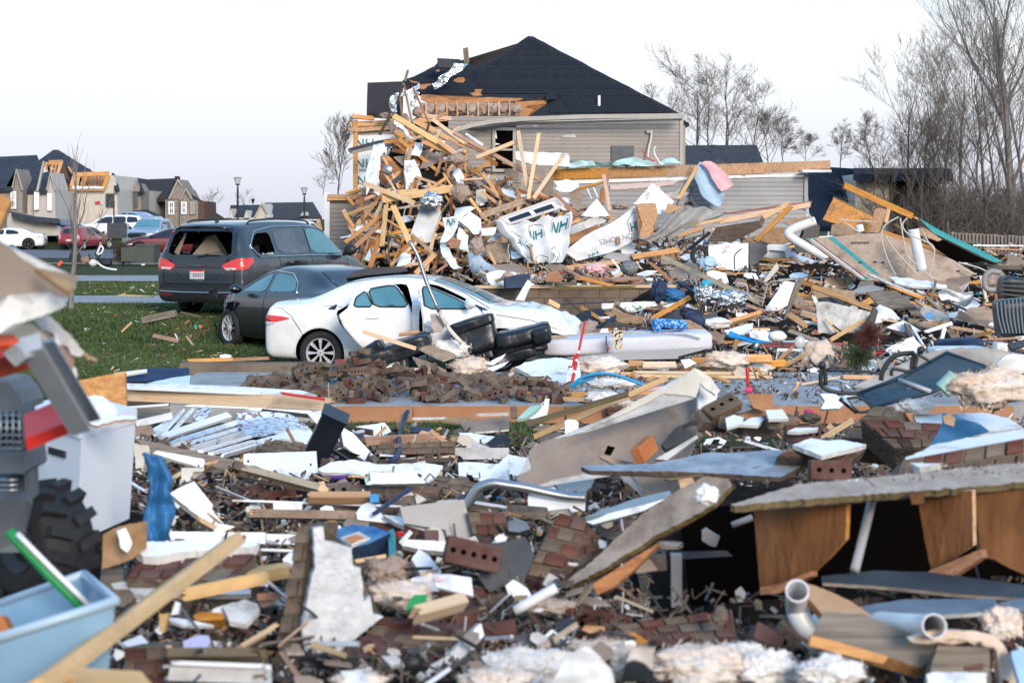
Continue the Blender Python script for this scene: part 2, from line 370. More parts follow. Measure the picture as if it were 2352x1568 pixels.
def board_mesh(name,L,w_,t_,broken=(0,0)):
 k=7;vs=[];fs=[]
 for side,x in((0,-L/2),(1,L/2)):
  for i in range(k):
   off=0
   if broken[side]:off=U(-1,0)*broken[side]*(1 if side else-1)
   for z in(-t_/2,t_/2):
    vs.append((x+off*(1 if i%2 else.3)+(U(-.1,.1)*broken[side]),-w_/2+w_*i/(k-1),z))
 n=k*2
 for i in range(k-1):
  a=i*2
  fs+=[(a+1,a+3,n+a+3,n+a+1),(a,n+a,n+a+2,a+2),(a,a+2,a+3,a+1),(n+a,n+a+1,n+a+3,n+a+2)]
 fs+=[(0,1,n+1,n),(n-2,2*n-2,2*n-1,n-1)]
 return mesh(name,vs,fs)
def B3(name,a,b,w_,t_,m,normal=None,roll=.0,label=None,cat='board',group=None,parent=None,broken=None):
 a,b=Ve(a),Ve(b);x=b-a;L=x.length;x.normalize()
 n=Ve(normal)if normal is not None else Ve((0,-1,.25))
 z=n-x*n.dot(x)
 z=z.normalized()if z.length>1e-4 else x.orthogonal().normalized()
 y=z.cross(x);Mx=Matrix((x,y,z)).transposed().to_4x4();Mx.translation=(a+b)/2
 Mx=Mx@MR(roll,4,'X')
 if broken is None:broken=tuple(U(.03,.16)*min(1,L*1.2)if R()<.5 else 0 for _ in(0,1))
 me=board_mesh(name,L,w_,t_,broken)
 return tag(mk(name,me,m,parent,Mx),label,cat if parent is None else None,group)
LAND=[]
def land(x,y,s):LAND.append((x,y,s))
SEEN={}
def AL(start,x,y,grp=None):
 cs=sorted(LAND,key=lambda q:(q[0]-x)**2+((q[1]-y)*1.6)**2)[:5];a=cs[0]
 def rel(q):
  dx,dy=x-q[0],y-q[1]
  if abs(dy)*1.6>abs(dx):return('just above' if dy<0 else 'just below')
  return 'beside'
 opts=[f'{start} {rel(a)} the {a[2]}']+[f'{start} between the {p[2]} and the {q[2]}' for i,p in enumerate(cs)for q in cs[i+1:]]+[f'{start} {rel(q)} the {q[2]}' for q in cs[1:3]]
 opts=[o for o in opts if len(o.split())<=16]or opts[:1]
 for s in opts:
  if s not in SEEN:SEEN[s]=1;return s
 return opts[0]
def boards(fr,rows,m='pine',dd=-.3,cat='board',group='loose boards in the wreckage',name='board',adj=None,thick=None,normal=None):
 """rows: x1,y1,x2,y2,width in zoom pixels [,material, label, depth shift, thickness m]"""
 for r in rows:
  r=list(r)+[None]*6;mm=r[5]or m;sh=dd if r[7]is None else r[7]
  (x1,y1),(x2,y2)=Q(fr,[(r[0],r[1]),(r[2],r[3])]);wz=r[4]*(.26164 if fr!='V' else 1)
  if sh>=2:d1=d2=sh;d1+=U(-.15,.15)
  else:
   dm=D((x1+x2)/2,(y1+y2)/2);d1=dm+.5*(D(x1,y1)-dm)+sh;d2=dm+.5*(D(x2,y2)-dm)+sh
  dm=(d1+d2)/2;w_=wz*dm/FPX
  t_=r[8]or thick or max(.018,min(.04,w_*.5))
  L=math.hypot(x2-x1,y2-y1);lab=r[6]
  if not lab:
   tone={'pine':'orange pine','ppine':'pale pine','rwood':'reddish','gwood':'weathered grey','dwood':'dark brown','osb':'orange strand','olive':'olive brown',
     'white':'white painted','pvc':'white plastic','vinyl_trim':'grey vinyl'}.get(mm,'wooden')
   ang=math.degrees(math.atan2(abs(y2-y1),abs(x2-x1)))
   po='lying level' if ang<12 else 'slanting' if ang<50 else 'steep' if ang<72 else 'upright'
   lab=AL(f"{'long' if L > 95 else 'short'} {po} {tone} {cat}",(x1+x2)/2,(y1+y2)/2)
  B3(name,P(x1,y1,d1),P(x2,y2,d2),w_,t_,mm,normal or(U(-.3,.3),-1,U(0,.7)),U(-.25,.25),lab,cat,group)
def cat_grid(ctrl,nu,nv_):
 """ctrl[r][c] vectors -> smooth grid (nv_+1)x(nu+1)"""
 rows=[SP(r,max(1,nu//(len(r)-1)))for r in ctrl]
 cols=list(zip(*rows));c2=[SP(c,max(1,nv_//(len(ctrl)-1)))for c in cols]
 return[list(r)for r in zip(*c2)]
def cloth(name,fr,ctrl,d0,mats,label,cat,amp=.02,fq=6.0,nu=24,nv_=24,group=None,parent=None,thick=.006,fold=None,holes=0):
 """ctrl rows of (x,y[,depth shift])"""
 rows=[]
 for r in ctrl:
  q=Q(fr,r);rows.append([P(p[0],p[1],(d0 if d0 and d0>=2 else D(p[0],p[1])+(d0 or 0))+(p[2]if len(p)>2 else 0))for p in q])
 g=cat_grid(rows,nu,nv_);H,W=len(g),len(g[0]);vs=[]
 sd_=Ve((U(0,50),U(0,50),U(0,50)))
 for i in range(H):
  for j in range(W):
   p=g[i][j];a=NN(p*fq+sd_)+.5*NN(p*fq*2.3+sd_)
   if fold:a+=sin(j/W*fold[0]*6.28+2*NN(p*1.5+sd_))*fold[1]
   vs.append(p+Ve((.35*a,-a,.5*a))*amp)
 fs=[];c=sum(vs,Ve())/len(vs)
 for i in range(H-1):
  for j in range(W-1):
   fs.append((i*W+j,i*W+j+1,(i+1)*W+j+1,(i+1)*W+j))
 me=mesh(name,[v-c for v in vs],fs,None,True)
 o=mk(name,me,mats,parent,MT(c));tag(o,label,cat,group)
 md=o.modifiers.new('thick','SOLIDIFY');md.thickness=thick;md.offset=0
 o['_g']=0;del o['_g']
 return o,[[vs[i*W+j]for j in range(W)]for i in range(H)]
def on_grid(g,u,v):
 H,W=len(g)-1,len(g[0])-1;x=min(max(u,0),.999)*W;y=min(max(v,0),.999)*H;i,j=int(y),int(x);a,b=x-j,y-i
 return(g[i][j]*(1-a)+g[i][j+1]*a)*(1-b)+(g[i+1][j]*(1-a)+g[i+1][j+1]*a)*b
STROKES={'N':[((0,0),(0,1)),((0,0),(.8,1)),((.8,0),(.8,1))],'H':[((0,0),(0,1)),((.8,0),(.8,1)),((0,.5),(.8,.5))]}
def strokes_on(g,org,uu,vv,strokes,w_,m,name,parent,off=.012):
 """strokes in unit letter space, mapped to the cloth grid"""
 mb=MB()
 for a,b in strokes:
  k=6;L=math.hypot(b[0]-a[0],b[1]-a[1])or 1;nx,ny=-(b[1]-a[1])/L*w_/2,(b[0]-a[0])/L*w_/2
  vs=[]
  for i in range(k+1):
   t=i/k;x=a[0]+(b[0]-a[0])*t;y=a[1]+(b[1]-a[1])*t
   for s in(-1,1):
    lx,ly=x+s*nx,y+s*ny
    u=org[0]+uu[0]*lx+vv[0]*ly;v=org[1]+uu[1]*lx+vv[1]*ly
    p=on_grid(g,u,v);vs.append(p+Ve((0,0,CZ))*0-p.normalized()*0+(Ve((0,0,CZ))-p).normalized()*off)
  mb.add(vs,[(2*i,2*i+1,2*i+3,2*i+2)for i in range(k)])
 return mb.build(name,m,parent)
def logo_on(g,org,uu,vv,parent,house=True):
 """the NH emblem printed on house wrap"""
 n=[(a,b)for a,b in STROKES['N']];h=[((a[0]+1.15,a[1]),(b[0]+1.15,b[1]))for a,b in STROKES['H']]
 strokes_on(g,org,uu,vv,n+h,.2,'teal','lettering',parent)
 if house:
  strokes_on(g,org,uu,vv,[((-.35,1.0),(-.35,-.25)),((-.35,-.25),(.95,-.8)),((.95,-.8),(2.3,-.25)),((2.3,-.25),(2.3,1.0))],.06,'ink','emblem_line',parent)
def text_obj(s,size,mw,m,name='lettering',parent=None,ext=.002,sx=1.0):
 cu=bpy.data.curves.new(name,'FONT');cu.body=s;cu.size=size;cu.align_x='CENTER';cu.align_y='CENTER';cu.extrude=ext
 t_=bpy.data.objects.new('tmp',cu);COL.objects.link(t_);bpy.context.view_layer.update()
 me=bpy.data.meshes.new_from_object(t_.evaluated_get(bpy.context.evaluated_depsgraph_get()));bpy.data.objects.remove(t_)
 me.materials.clear();me.materials.append(M(m));o=bpy.data.objects.new(name,me);COL.objects.link(o)
 o.matrix_world=mw@Matrix.Diagonal((sx,1,1,1))
 if parent is not None:o.parent=parent;o.matrix_parent_inverse=parent.matrix_world.inverted()
 return o
def face_mw(p,n=(0,-1,0),rz=.0):
 z=Ve(n).normalized();x=Ve((0,0,1)).cross(z).normalized();y=z.cross(x)
 m=Matrix((x,y,z)).transposed().to_4x4();m.translation=p;return m@MR(rz,4,'Z')
def blob(name,c,r,m,label=None,cat=None,group=None,parent=None,amp=.28,fq=3.0,sub=4,rz=.0,fine=.08):
 bm=bmesh.new();BO.create_icosphere(bm,subdivisions=sub,radius=1.0);sd_=Ve((U(0,90),U(0,90),U(0,90)))
 for v in bm.verts:
  n=v.co.normalized();a=NN(n*fq*.6+sd_)*amp*1.4+NN(n*fq*1.7+sd_)*amp*.7+NN(n*fq*5+sd_)*fine
  v.co=Ve((n.x*r[0],n.y*r[1],n.z*r[2]))*(1+a)
 if str(m).startswith('fluff'):
  sv=[(v.co.copy(),v.normal.copy())for v in random.sample(list(bm.verts),min(len(bm.verts),900))];rr=sum(r)/3
  for p,n in sv:
   t=Ve((U(-1,1),U(-1,1),U(-1,1)));L_=rr*U(.08,.28);w_=rr*.007;s_=n.cross(t).normalized()*w_;e=(n*.5+t*.7).normalized()*L_
   q=[bm.verts.new(a)for a in(p-s_,p+s_,p+e*.55+s_*.7+n*L_*.12,p+e+t*L_*.3)]
   bm.faces.new(q)
 me=bpy.data.meshes.new(name);bm.to_mesh(me);bm.free()
 me.polygons.foreach_set('use_smooth',[True]*len(me.polygons))
 return tag(mk(name,me,m,parent,MT(c)@MR(rz,4,'Y')),label,cat,group)
def fluff(fr,x,y,rx,ry,m,label,dd=-.3,amp=.35,cat='insulation',name='insulation',group=None,rz=.0,sub=4):
 (vx,vy),=Q(fr,[(x,y)]);k=.26164 if fr!='V' else 1
 d=D(vx,vy)+dd if dd<2 else dd
 return blob(name,P(vx,vy,d),(rx*k*d/FPX,max(rx,ry)*.6*k*d/FPX,ry*k*d/FPX),m,label,cat,group,None,amp,3.2,sub,rz)
def TB(name,fr,pts,r,m,label=None,cat=None,dd=-.4,group=None,parent=None,n=8,k=6,cap=True):
 q=Q(fr,pts);p3=[]
 for p in q:
  d=dd if dd>=2 else D(p[0],p[1])+dd
  p3.append(P(p[0],p[1],d+(p[2]if len(p)>2 else 0)))
 mb=MB();mb.tube(SP(p3,k),r,n,0,cap);o=mb.build(name,m,parent,True)
 return tag(o,label,cat,group)
GT=[(25.5,-.2),(28.0,-.17),(29.6,-.1),(31.2,.24),(34,.3),(47,.27),(57,.15),(62,0)]
def gz(x,y):
 t=max(0,min(1,(.8-x)/3.0));t=t*t*(3-2*t)
 far=max(0,min(1,(y-40)/22))
 return LT(GT,y)*t+(-.2*(1-far))*(1-t)if y>24 else-.2
def grid_obj(name,x0,x1,y0,y1,nx,ny,zf,m,kind='structure',parent=None):
 vs=[(x0+(x1-x0)*i/nx,y0+(y1-y0)*j/ny)for j in range(ny+1)for i in range(nx+1)]
 vs=[(a,b,zf(a,b))for a,b in vs]
 fs=[(j*(nx+1)+i,j*(nx+1)+i+1,(j+1)*(nx+1)+i+1,(j+1)*(nx+1)+i)for j in range(ny)for i in range(nx)]
 o=mk(name,mesh(name,vs,fs,None,True),m,parent);o['kind']=kind;return o
grid_obj('ground',-26,32,-4,62,116,132,gz,'turf')
def bank(x,y):
 t=max(0,min(1,(y-110)/18));return .0+1.4*t*t*(3-2*t)*max(0,min(1,(-18-x+(y-103)*.1)/10))-.01
grid_obj('lawn_bank',-190,-10,102,260,40,60,bank,'turf')
def ring_ground():
 vs=[(-26,-4),(32,-4),(32,62),(-26,62),(-1500,-300),(1500,-300),(1500,2200),(-1500,2200)]
 vs=[(a,b,-.2 if i in(0,1)else .0 if i<4 else .0)for i,(a,b)in enumerate(vs)]
 o=mk('lawn',mesh('lawn',vs,[(0,4,5,1),(1,5,6,2),(2,6,7,3),(3,7,4,0)]),'turf');o['kind']='structure'
ring_ground()
def gstrip(name,pts,m,dz,fall=None):
 """flat strip from picture points resting on the ground"""
 vs=[]
 for x,y in pts:
  d=2.1*FPX/(y-YH)
  for _ in range(6):d=(2.1-gz((x-1176)/FPX*d,d)-dz)*FPX/(y-YH)
  vs.append(P(x,y,d))
 o=mk(name,mesh(name,vs,[tuple(range(len(vs)))]),m);o['kind']='structure'
def wstrip(name,x0,x1,y0,y1,m,dz,skew=.0):
 n=24;vs=[]
 for i in range(n+1):
  x=x0+(x1-x0)*i/n
  for y in(y0,(y0+y1)/2,y1):
   yy=y+skew*(x-x1);vs.append((x,yy,gz(x,yy)+dz))
 fs=[(i*3+j,i*3+3+j,i*3+4+j,i*3+1+j)for i in range(n)for j in range(2)]
 o=mk(name,mesh(name,vs,fs,None,True),m);o['kind']='structure'
wstrip('driveway',-16,-4.9,35.6,39.4,'concrete',.03,.06)
wstrip('sidewalk',-25,-5.0,48.5,56.0,'concrete',.03,-.12)
wstrip('road',-260,60,78,106,'asphalt',.02,-.12)
wstrip('curb',-90,-3,72.6,73.6,'concrete',.1,-.12)
def grass(name,n,region,h0,seedn):
 rnd=random.Random(seedn);vs=[];fs=[]
 for _ in range(n):
  x,y=region(rnd);z=gz(x,y);h=h0*rnd.uniform(.5,1.3);a=rnd.uniform(0,6.28);w_=rnd.uniform(.006,.014)*(1+y/40)
  lx,ly=rnd.uniform(-.6,.6)*h,rnd.uniform(-.6,.6)*h;c,s=cos(a)*w_,sin(a)*w_;k=len(vs)
  vs+=[(x-c,y-s,z-.01),(x+c,y+s,z-.01),(x+lx*.4+c*.7,y+ly*.4+s*.7,z+h*.6),(x+lx,y+ly,z+h)]
  fs+=[(k,k+1,k+2),(k,k+2,k+3)]
 o=mk(name,mesh(name,vs,fs),'blade');o['kind']='stuff'
grass('lawn_grass',75000,lambda r:(r.uniform(-9.5,-1.8),24.3+11.2*r.random()**1.3),.055,3)
grass('verge_grass',16000,lambda r:(r.uniform(-13,-3),39.6+9*r.random()**1.2),.05,4)
grass('foundation_grass',9000,lambda r:(r.uniform(-2.5,.2),r.uniform(17.2,18.95)),.05,5)
for i,(x,y,r_)in enumerate([(440,775,42),(330,762,24),(230,605,55),(250,800,30),(520,815,40),(400,740,20),(215,745,16)]):
 d=2.15*FPX/(y-YH);p=P(x,y,d);rr=r_/FPX*d
 vs=[(p.x+cos(a*.3)*rr*(1+.3*sin(a*2.3)),p.y+sin(a*.3)*rr*2.4*(1+.2*cos(a*3)),0)for a in range(21)]
 vs=[(a,b,gz(a,b)+.012)for a,b,_ in vs]
 o=mk('bare_soil',mesh('bare_soil',vs,[tuple(range(21))]),'red_clay');o['kind']='structure'
def prism(name,pts,d0,d1,m,parent,fr='V',shrink=.0,mats=None):
 """outline traced at distance d0, real depth back to d1 along the view axis"""
 q=Q(fr,pts);A=[P(x,y,d0)for x,y in q];B=[Ve((a.x,d1,a.z))for a in A];n=len(A)
 bm=bmesh.new();va=[bm.verts.new(p)for p in A];vb=[bm.verts.new(p)for p in B]
 f=[bm.faces.new(va),bm.faces.new(list(reversed(vb)))]
 for i in range(n):bm.faces.new([va[i],vb[i],vb[(i+1)%n],va[(i+1)%n]])
 BO.triangulate(bm,faces=f,ngon_method='EAR_CLIP');BO.recalc_face_normals(bm,faces=bm.faces)
 c=sum(A,Ve())/n;BO.translate(bm,verts=bm.verts,vec=-c)
 me=bpy.data.meshes.new(name);bm.to_mesh(me);bm.free();return mk(name,me,m,parent,MT(c))
def plate(name,pts,t,m,parent,fr='V'):
 """plate through picture points that each carry a distance: (x, y, d)"""
 q=Q(fr,pts);A=[P(*p)for p in q];n=Ve()
 for i in range(len(A)):
  a,b=A[i],A[(i+1)%len(A)];n+=Ve(((a.y-b.y)*(a.z+b.z),(a.z-b.z)*(a.x+b.x),(a.x-b.x)*(a.y+b.y)))
 n.normalize();c=sum(A,Ve())/len(A)
 if n.dot(Ve((0,0,CZ))-c)<0:n=-n
 me=SM(name,[p-c for p in A],n,t)
 return mk(name,me,[m]*3 if isinstance(m,str)else m,parent,MT(c))
def window(fr,x0,y0,x1,y1,d,parent,frame='white',pane='win_far',bars=(1,1),sh=.0,fw=None):
 (a,b),(c,e)=Q(fr,[(x0,y0),(x1,y1)]);k=d/FPX;fw=(fw or .09)
 p0,p1=P(a,b,d),P(c,e,d);W,H=p1.x-p0.x,p0.z-p1.z;cx,cz=(p0.x+p1.x)/2,(p0.z+p1.z)/2
 mb=MB()
 for s in(-1,1):
  mb.box((cx+s*(W/2-fw/2),d-.05,cz),(fw,.1,H));mb.box((cx,d-.05,cz+s*(H/2-fw/2)),(W-2*fw,.1,fw))
 for i in range(1,bars[0]+1):mb.box((cx-W/2+W*i/(bars[0]+1),d-.045,cz),(fw*.5,.06,H-2*fw))
 for i in range(1,bars[1]+1):mb.box((cx,d-.04,cz-H/2+H*i/(bars[1]+1)),(W-2*fw,.055,fw*.6))
 f=mb.build('window',frame,parent)
 MB().box((cx,d+.0,cz),(W-fw,.03,H-fw)).build('pane',pane,f)
 return f
def laps(name,fr,x0,x1,y_top,y_bot,d,exp,m,parent,cut=None,skip=lambda x,z:False,jog=.0):
 """lap siding: every course a board of its own, leaning out at its lower edge"""
 (a,t),(b,bt)=Q(fr,[(x0,y_top),(x1,y_bot)]);X0,X1=P(a,t,d).x,P(b,t,d).x;z1,z0=P(a,t,d).z,P(a,bt,d).z
 z=z1;i=0
 while z>z0+.01:
  zb=max(z-exp,z0)
  segs=[(X0,X1)]
  if cut:
   for cx0,cx1,cz0,cz1 in cut:
    if zb<cz1 and z>cz0:
     ns=[]
     for s0,s1 in segs:
      if s0<cx0:ns.append((s0,min(s1,cx0)))
      if s1>cx1:ns.append((max(s0,cx1),s1))
     segs=[s for s in ns if s[1]-s[0]>.05]
  out_=[]
  for s0,s1 in segs:
   if s1-s0>5:
    q=s0+(s1-s0)*U(.35,.65);out_+=[(s0,q-.003),(q,s1)]
   else:out_.append((s0,s1))
  for s0,s1 in out_:
   j=U(-jog,jog)
   vs=[(s0,d,z+.012),(s1,d,z+.012),(s1,d-.022+j*.1,zb+.004),(s0,d-.022-j*.1,zb+.004),(s0,d+.004,zb+.004),(s1,d+.004,zb+.004)]
   mk('siding_plank',mesh('siding_plank',vs,[(0,3,2,1),(3,4,5,2)]),m,parent)
  z=zb
def main_house():
 d=51.0
 H=empty('house',P(1300,600,54),0,'two storey house with grey lap siding, dark hip roof and its near corner torn open','house')
 z0=P(0,640,d).z
 prism('wall',[(1052,300),(1550,270),(1570,270),(1570,640),(1052,640)],d+.03,d+9.5,'vinyl',H)
 prism('wall',[(812,292),(1052,292),(1052,640),(812,640)],d+.05,d+9.0,'vinyl',H)
 wc=(P(1130,0,d).x,P(1186,0,d).x,P(0,398,d).z,P(0,292,d).z)
 laps('wall','V',1030,1562,268,420,d,.118,'vinyl',H,[wc])
 laps('wall','V',818,905,292,312,d,.118,'vinyl',H)
 MB().box((P(1565,0,d).x,d-.01,2.7),(.1,.08,4.86)).build('corner_trim','vinyl_trim',H)
 w1=window('V',1131,293,1185,395,d-.01,H,'vinyl_trim','hole',(0,1),fw=.09)
 for fr_,pts in(('d',[(60,925),(75,915),(88,1000),(78,1005)]),('d',[(180,915),(200,912),(190,940)]),('d',[(62,1040),(120,1052),(66,1062)])):
  sheet('glass_shard',fr_,pts,d-.06,(0,-1,0),.01,'white',parent=w1)
 eY=266;roof_n=nv(0,-.6,.8)
 pts=[(1213,83),(1225,84),(1300,124),(1430,192),(1566,263),(1540,263),(1208,267),(1226,258),(1243,249),(1228,243),(1254,236),(1256,226),(1243,224),(1190,236),(1110,232),(1010,222),(968,212),
   (966,195),(946,203),(930,196),(925,184),(950,176),(985,158),(998,152),(1003,146),(1060,140),(1092,153),(1110,150),(1148,129),(1180,106)]
 base=sheet('roof','V',pts,None or 53.4,roof_n,.16,['shingle','dwood','dwood'],torn=.8,parent=H,step=14)
 pn=roof_n;c0=base.matrix_world.translation
 def onroof(nm,fr_,q,m,lift,torn=.5,t=.03):
  q=Q(fr_,q);q=tear(q,torn,7)if torn else q
  p3=[PPt(a,b,c0+pn*lift,pn)for a,b in q];c=sum(p3,Ve())/len(p3)
  return mk(nm,SM(nm,[p-c for p in p3],pn,t),[m]*3,H,MT(c))
 onroof('bare_deck','c',[(845,618),(940,615),(1010,630),(1120,665),(1250,660),(1430,640),(1560,645),(1740,650),(1700,668),(1500,680),(1300,690),(1100,690),(900,682),(842,655)],'osb_bare',.035)
 onroof('bare_deck','c',[(1670,680),(1950,668),(1945,692),(1780,712),(1750,735),(1836,745),(1800,780),(1780,806),(1690,812)],'osb_bare',.035)
 onroof('bare_deck','c',[(1275,605),(1320,595),(1315,572),(1385,570),(1365,605),(1380,620),(1310,628)],'osb_bare',.035)
 onroof('bare_deck','c',[(1125,492),(1170,468),(1220,466),(1235,490),(1215,512),(1150,508)],'osb_bare',.035)
 onroof('bare_deck','c',[(838,530),(960,520),(900,545),(885,565),(840,572)],'osb_bare',.035)
 onroof('bare_deck','c',[(738,487),(828,512),(810,518),(760,508)],'osb_bare',.035)
 onroof('bare_deck','c',[(975,405),(1010,398),(1008,414),(980,416)],'osb_bare',.035)
 def course(y,k):
  x0=LT([(83,1213),(129,1152),(152,1095),(160,985),(182,935),(263,975)],y);x1=LT([(83,1216),(124,1300),(192,1430),(263,1562)],y)
  if y>214:x0=1260 if y>222 else 1262
  q=[(x0+4,y),(x1-3,y),(x1-1,y+5.2),(x0+2,y+5.2)]
  p3=[PPt(a,b,c0+pn*.02,pn)for a,b in q[:2]]+[PPt(a,b,c0+pn*.036,pn)for a,b in q[2:]]
  c=sum(p3,Ve())/4
  mk('shingle_course',SM('s',[p-c for p in p3],pn,.02),['shingle']*3,H,MT(c))
 y=90
 while y<256:course(y,0);y+=5.4
 A=[PPt(a,b,c0,pn)for a,b in((1213,83),(1566,263))];back=Ve((A[1].x-.5,d+10.5,A[1].z));rid=A[0]+Ve((0,1.2,0))
 lb=Ve((P(860,263,d).x,d+10.5,A[1].z));lf=PPt(870,263,c0,pn)
 me=mesh('roof_back',[A[0]+Ve((0,.1,0)),A[1]+Ve((0,.1,-.03)),back,lb,rid],[(0,1,2,4),(4,2,3)])
 mk('roof',me,'shingle',H)
 onroof('shingle_flap','d',[(520,610),(560,598),(610,566),(620,640),(600,655),(520,665)],'shingle',.16,.8,.02)
 MB().tube([P(1376*1.0,232,52.6)+Ve((0,0,-.2)),P(1376,219.5,52.6)],.045,8).build('vent_pipe','white',H)
 q=[(965,236),(1180,236),(1190,266),(960,280)]
 sheet('attic_floor','V',q,52.2,(0,-1,.35),.1,'osbd',parent=H)
 for i in range(9):
  x=978+i*24.0
  B3('rafter',P(x,236,51.7),P(x+1,268,51.3),.045,.09,'pine',(0,-1,.4),parent=H,broken=(0,0))
  blob('insulation',P(x+12,252+U(-2,2),51.75),(.19+U(0,.03),.13,.17+U(-.03,.02)),'fluff',parent=H,amp=.45,sub=4)
 B3('top_plate',P(960,277,51.1),P(1090,271,51.1),.13,.09,'pine',(0,-1,.2),parent=H,broken=(0,0))
 g=[(1568,262,50.3),(1490,263,50.3),(1330,265,50.3),(1200,270,50.3),(1130,276,50.3),(1080,285,50.2),(1040,297,50.0)]
 for nm,dy,wd,m_ in(('gutter',3.5,.125,'vinyl_trim'),('fascia',9,.05,'dwhite')):
  p3=[P(x,y+dy,dd_+(.1 if nm=='fascia' else 0))for x,y,dd_ in g];mb=MB()
  for a,b in zip(p3,p3[1:]):mb.bar(a,b,.12 if nm=='gutter' else.06,wd)
  mb.build(nm,m_,H)
 sheet('soffit','V',[(1040,300),(1200,281),(1566,272),(1566,277),(1200,287),(1060,306)],50.55,(0,-.3,-1),.03,'vinyl_trim',parent=H)
 prism('wall',[(1562,318),(1568,280),(1571,318)],d+1,d+4,'vinyl',H)
 prism('side_roof','x' and[(1560,270),(1583,283),(1583,290),(1560,288)],d+.6,d+5,'shingle',H)
 prism('wall',[(1556,289),(1572,289),(1572,400),(1556,400)],d+.55,d+5,'vinyl',H)
 laps('wall','V',1568,1574,289,400,d+.54,.118,'vinyl',H)
 MB().tube(SP([P(*p)for p in Q('d',[(1445,930,50.9),(1440,1000,50.85),(1420,1090,50.8),(1410,1180,50.7)])]),.03,8).build('conduit','cream',H)
 MB().box(P(*Q('d',[(1420,940)])[0],50.9),(.14,.08,.1)).build('junction_box','vinyl_trim',H)
 for q in(Q('d',[(640,985),(700,965),(760,960),(780,985),(770,998),(700,992)]),Q('d',[(395,888),(450,884),(430,905)]),Q('d',[(1380,520+500),(1400,1022),(1390,1030)])):
  sheet('torn_siding','V',q,d-.035,(0,-1,.1),.01,'dwhite',parent=H,torn=.5,step=4)
 for i in range(22):
  x,y=U(1200,1550),U(280,370);sheet('siding_gouge','V',[(x,y),(x+U(1,4),y+U(-.5,.5)),(x+U(1,3),y+U(1,2))],d-.028,(0,-1,0),.006,'charcoal',parent=H)
 W_=sheet('house_wrap','V',[(814,311),(905,309),(915,352),(815,352)],d-.03,(0,-1,0),.02,'wrap',parent=H)
 W2=sheet('house_wrap','V',[(815,352),(922,350),(910,448),(822,452)],d-.035,(0,-1,0),.02,'wrap',parent=H)
 for(x,y)in((820,319),(820,365),(824,404)):
  for k,ss in enumerate((STROKES['N'],STROKES['H'])):
   mb=MB()
   for a,b in ss:p=[P(x+(k*1.25+q_[0])*18,y+q_[1]*19,d-.07)for q_ in(a,b)];mb.bar(p[0],p[1],.02,.05,0,(0,1,0))
   mb.build('lettering','teal',W2)
 text_obj('NASON HOMES',.12,face_mw(P(858,391,d-.07)),'ink','lettering',W2)
 text_obj('NASON HOMES',.12,face_mw(P(858,432,d-.07)),'ink','lettering',W2)
 MB().box((P(817,0,d).x,d-.08,3.2),(.14,.1,3.6)).build('corner_stud','pine',H)
 for k,(x0,y0,x1,y1)in enumerate([(806,287,905,281),(812,300,910,292),(810,268,860,272),(800,297,816,300)]):
  B3('top_plate',P(x0,y0,d-.1*k),P(x1,y1,d-.1*k),.15-.02*k,.1,'osb' if k==1 else 'pine',(0,-1,.2),parent=H)
 sheet('roof_edge','V',[(844,190),(925,187),(925,264),(842,258)],56,nV,.2,['shingle_brown','dwood','dwood'],parent=H)
 sheet('porch_roof_edge','c',[(205,1090),(470,1020),(600,1000),(560,1040),(480,1050),(240,1112)],d-1.5,nD,.1,['shingle_grey','vinyl_trim','vinyl_trim'],parent=H)
 B3('rafter',P(1069,108,52.5),P(1072,145,52.5),.16,.1,'gwood',(0,-1,0),parent=H,broken=(.12,0))
 B3('rafter',P(938,158,52.5),P(930,186,52.5),.08,.05,'gwood',(0,-1,0),parent=H,broken=(.1,0))
 B3('ridge_board',P(1004,145,53),P(1060,148,53.2),.32,.05,'black',(0,-1,.4),parent=H,broken=(.1,.1))
 return H
main_house()
land(1140,345,'broken window')
o,g=cloth('foil_duct','c',[[(1140,330),(1260,345)],[(1100,400),(1200,410)],[(1010,455),(1110,460)],[(990,490),(1060,520)],[(940,530),(960,575)]],52.3,'foil','crumpled foil duct sleeve lying over the broken roof edge','duct',.09,5)
o,g=cloth('foil_duct','c',[[(830,520),(835,560)],[(700,590),(760,620)],[(600,610),(660,640)],[(565,680),(635,700)],[(585,770),(630,780)]],50.2,'foil','foil duct sleeve bent down over the torn eave beside the rafters','duct',.07,5)
o,g=cloth('foil_duct','c',[[(790,590),(835,600)],[(760,650),(810,660)],[(750,720),(780,730)]],50.0,'foil','small shredded foil sleeve hanging under the bent duct sleeve','duct',.07,7)
def stub():
 d=47.0
 H=empty('wall_stub',P(790,600,d),0,'single storey grey sided wall stub behind the grey minivan bonnet','wall')
 prism('wall',[(752,455),(905,452),(905,640),(752,640)],d+.03,d+.2,'vinyl',H)
 laps('wall','V',758,905,470,640,d,.118,'vinyl',H,jog=.03)
 MB().box((P(752,0,d).x,d-.04,P(0,530,d).z),(.14,.1,2.1)).build('corner_trim','white',H)
 for k,(x0,y0,x1,y1,w_)in enumerate([(752,452,880,449,.1),(752,458,835,457,.09),(800,446,850,432,.07)]):
  B3('top_plate',P(x0,y0,d-.1),P(x1,y1,d-.1),w_,.1,'pine',(0,-1,.3),parent=H)
 return H
stub();land(775,540,'grey wall stub')
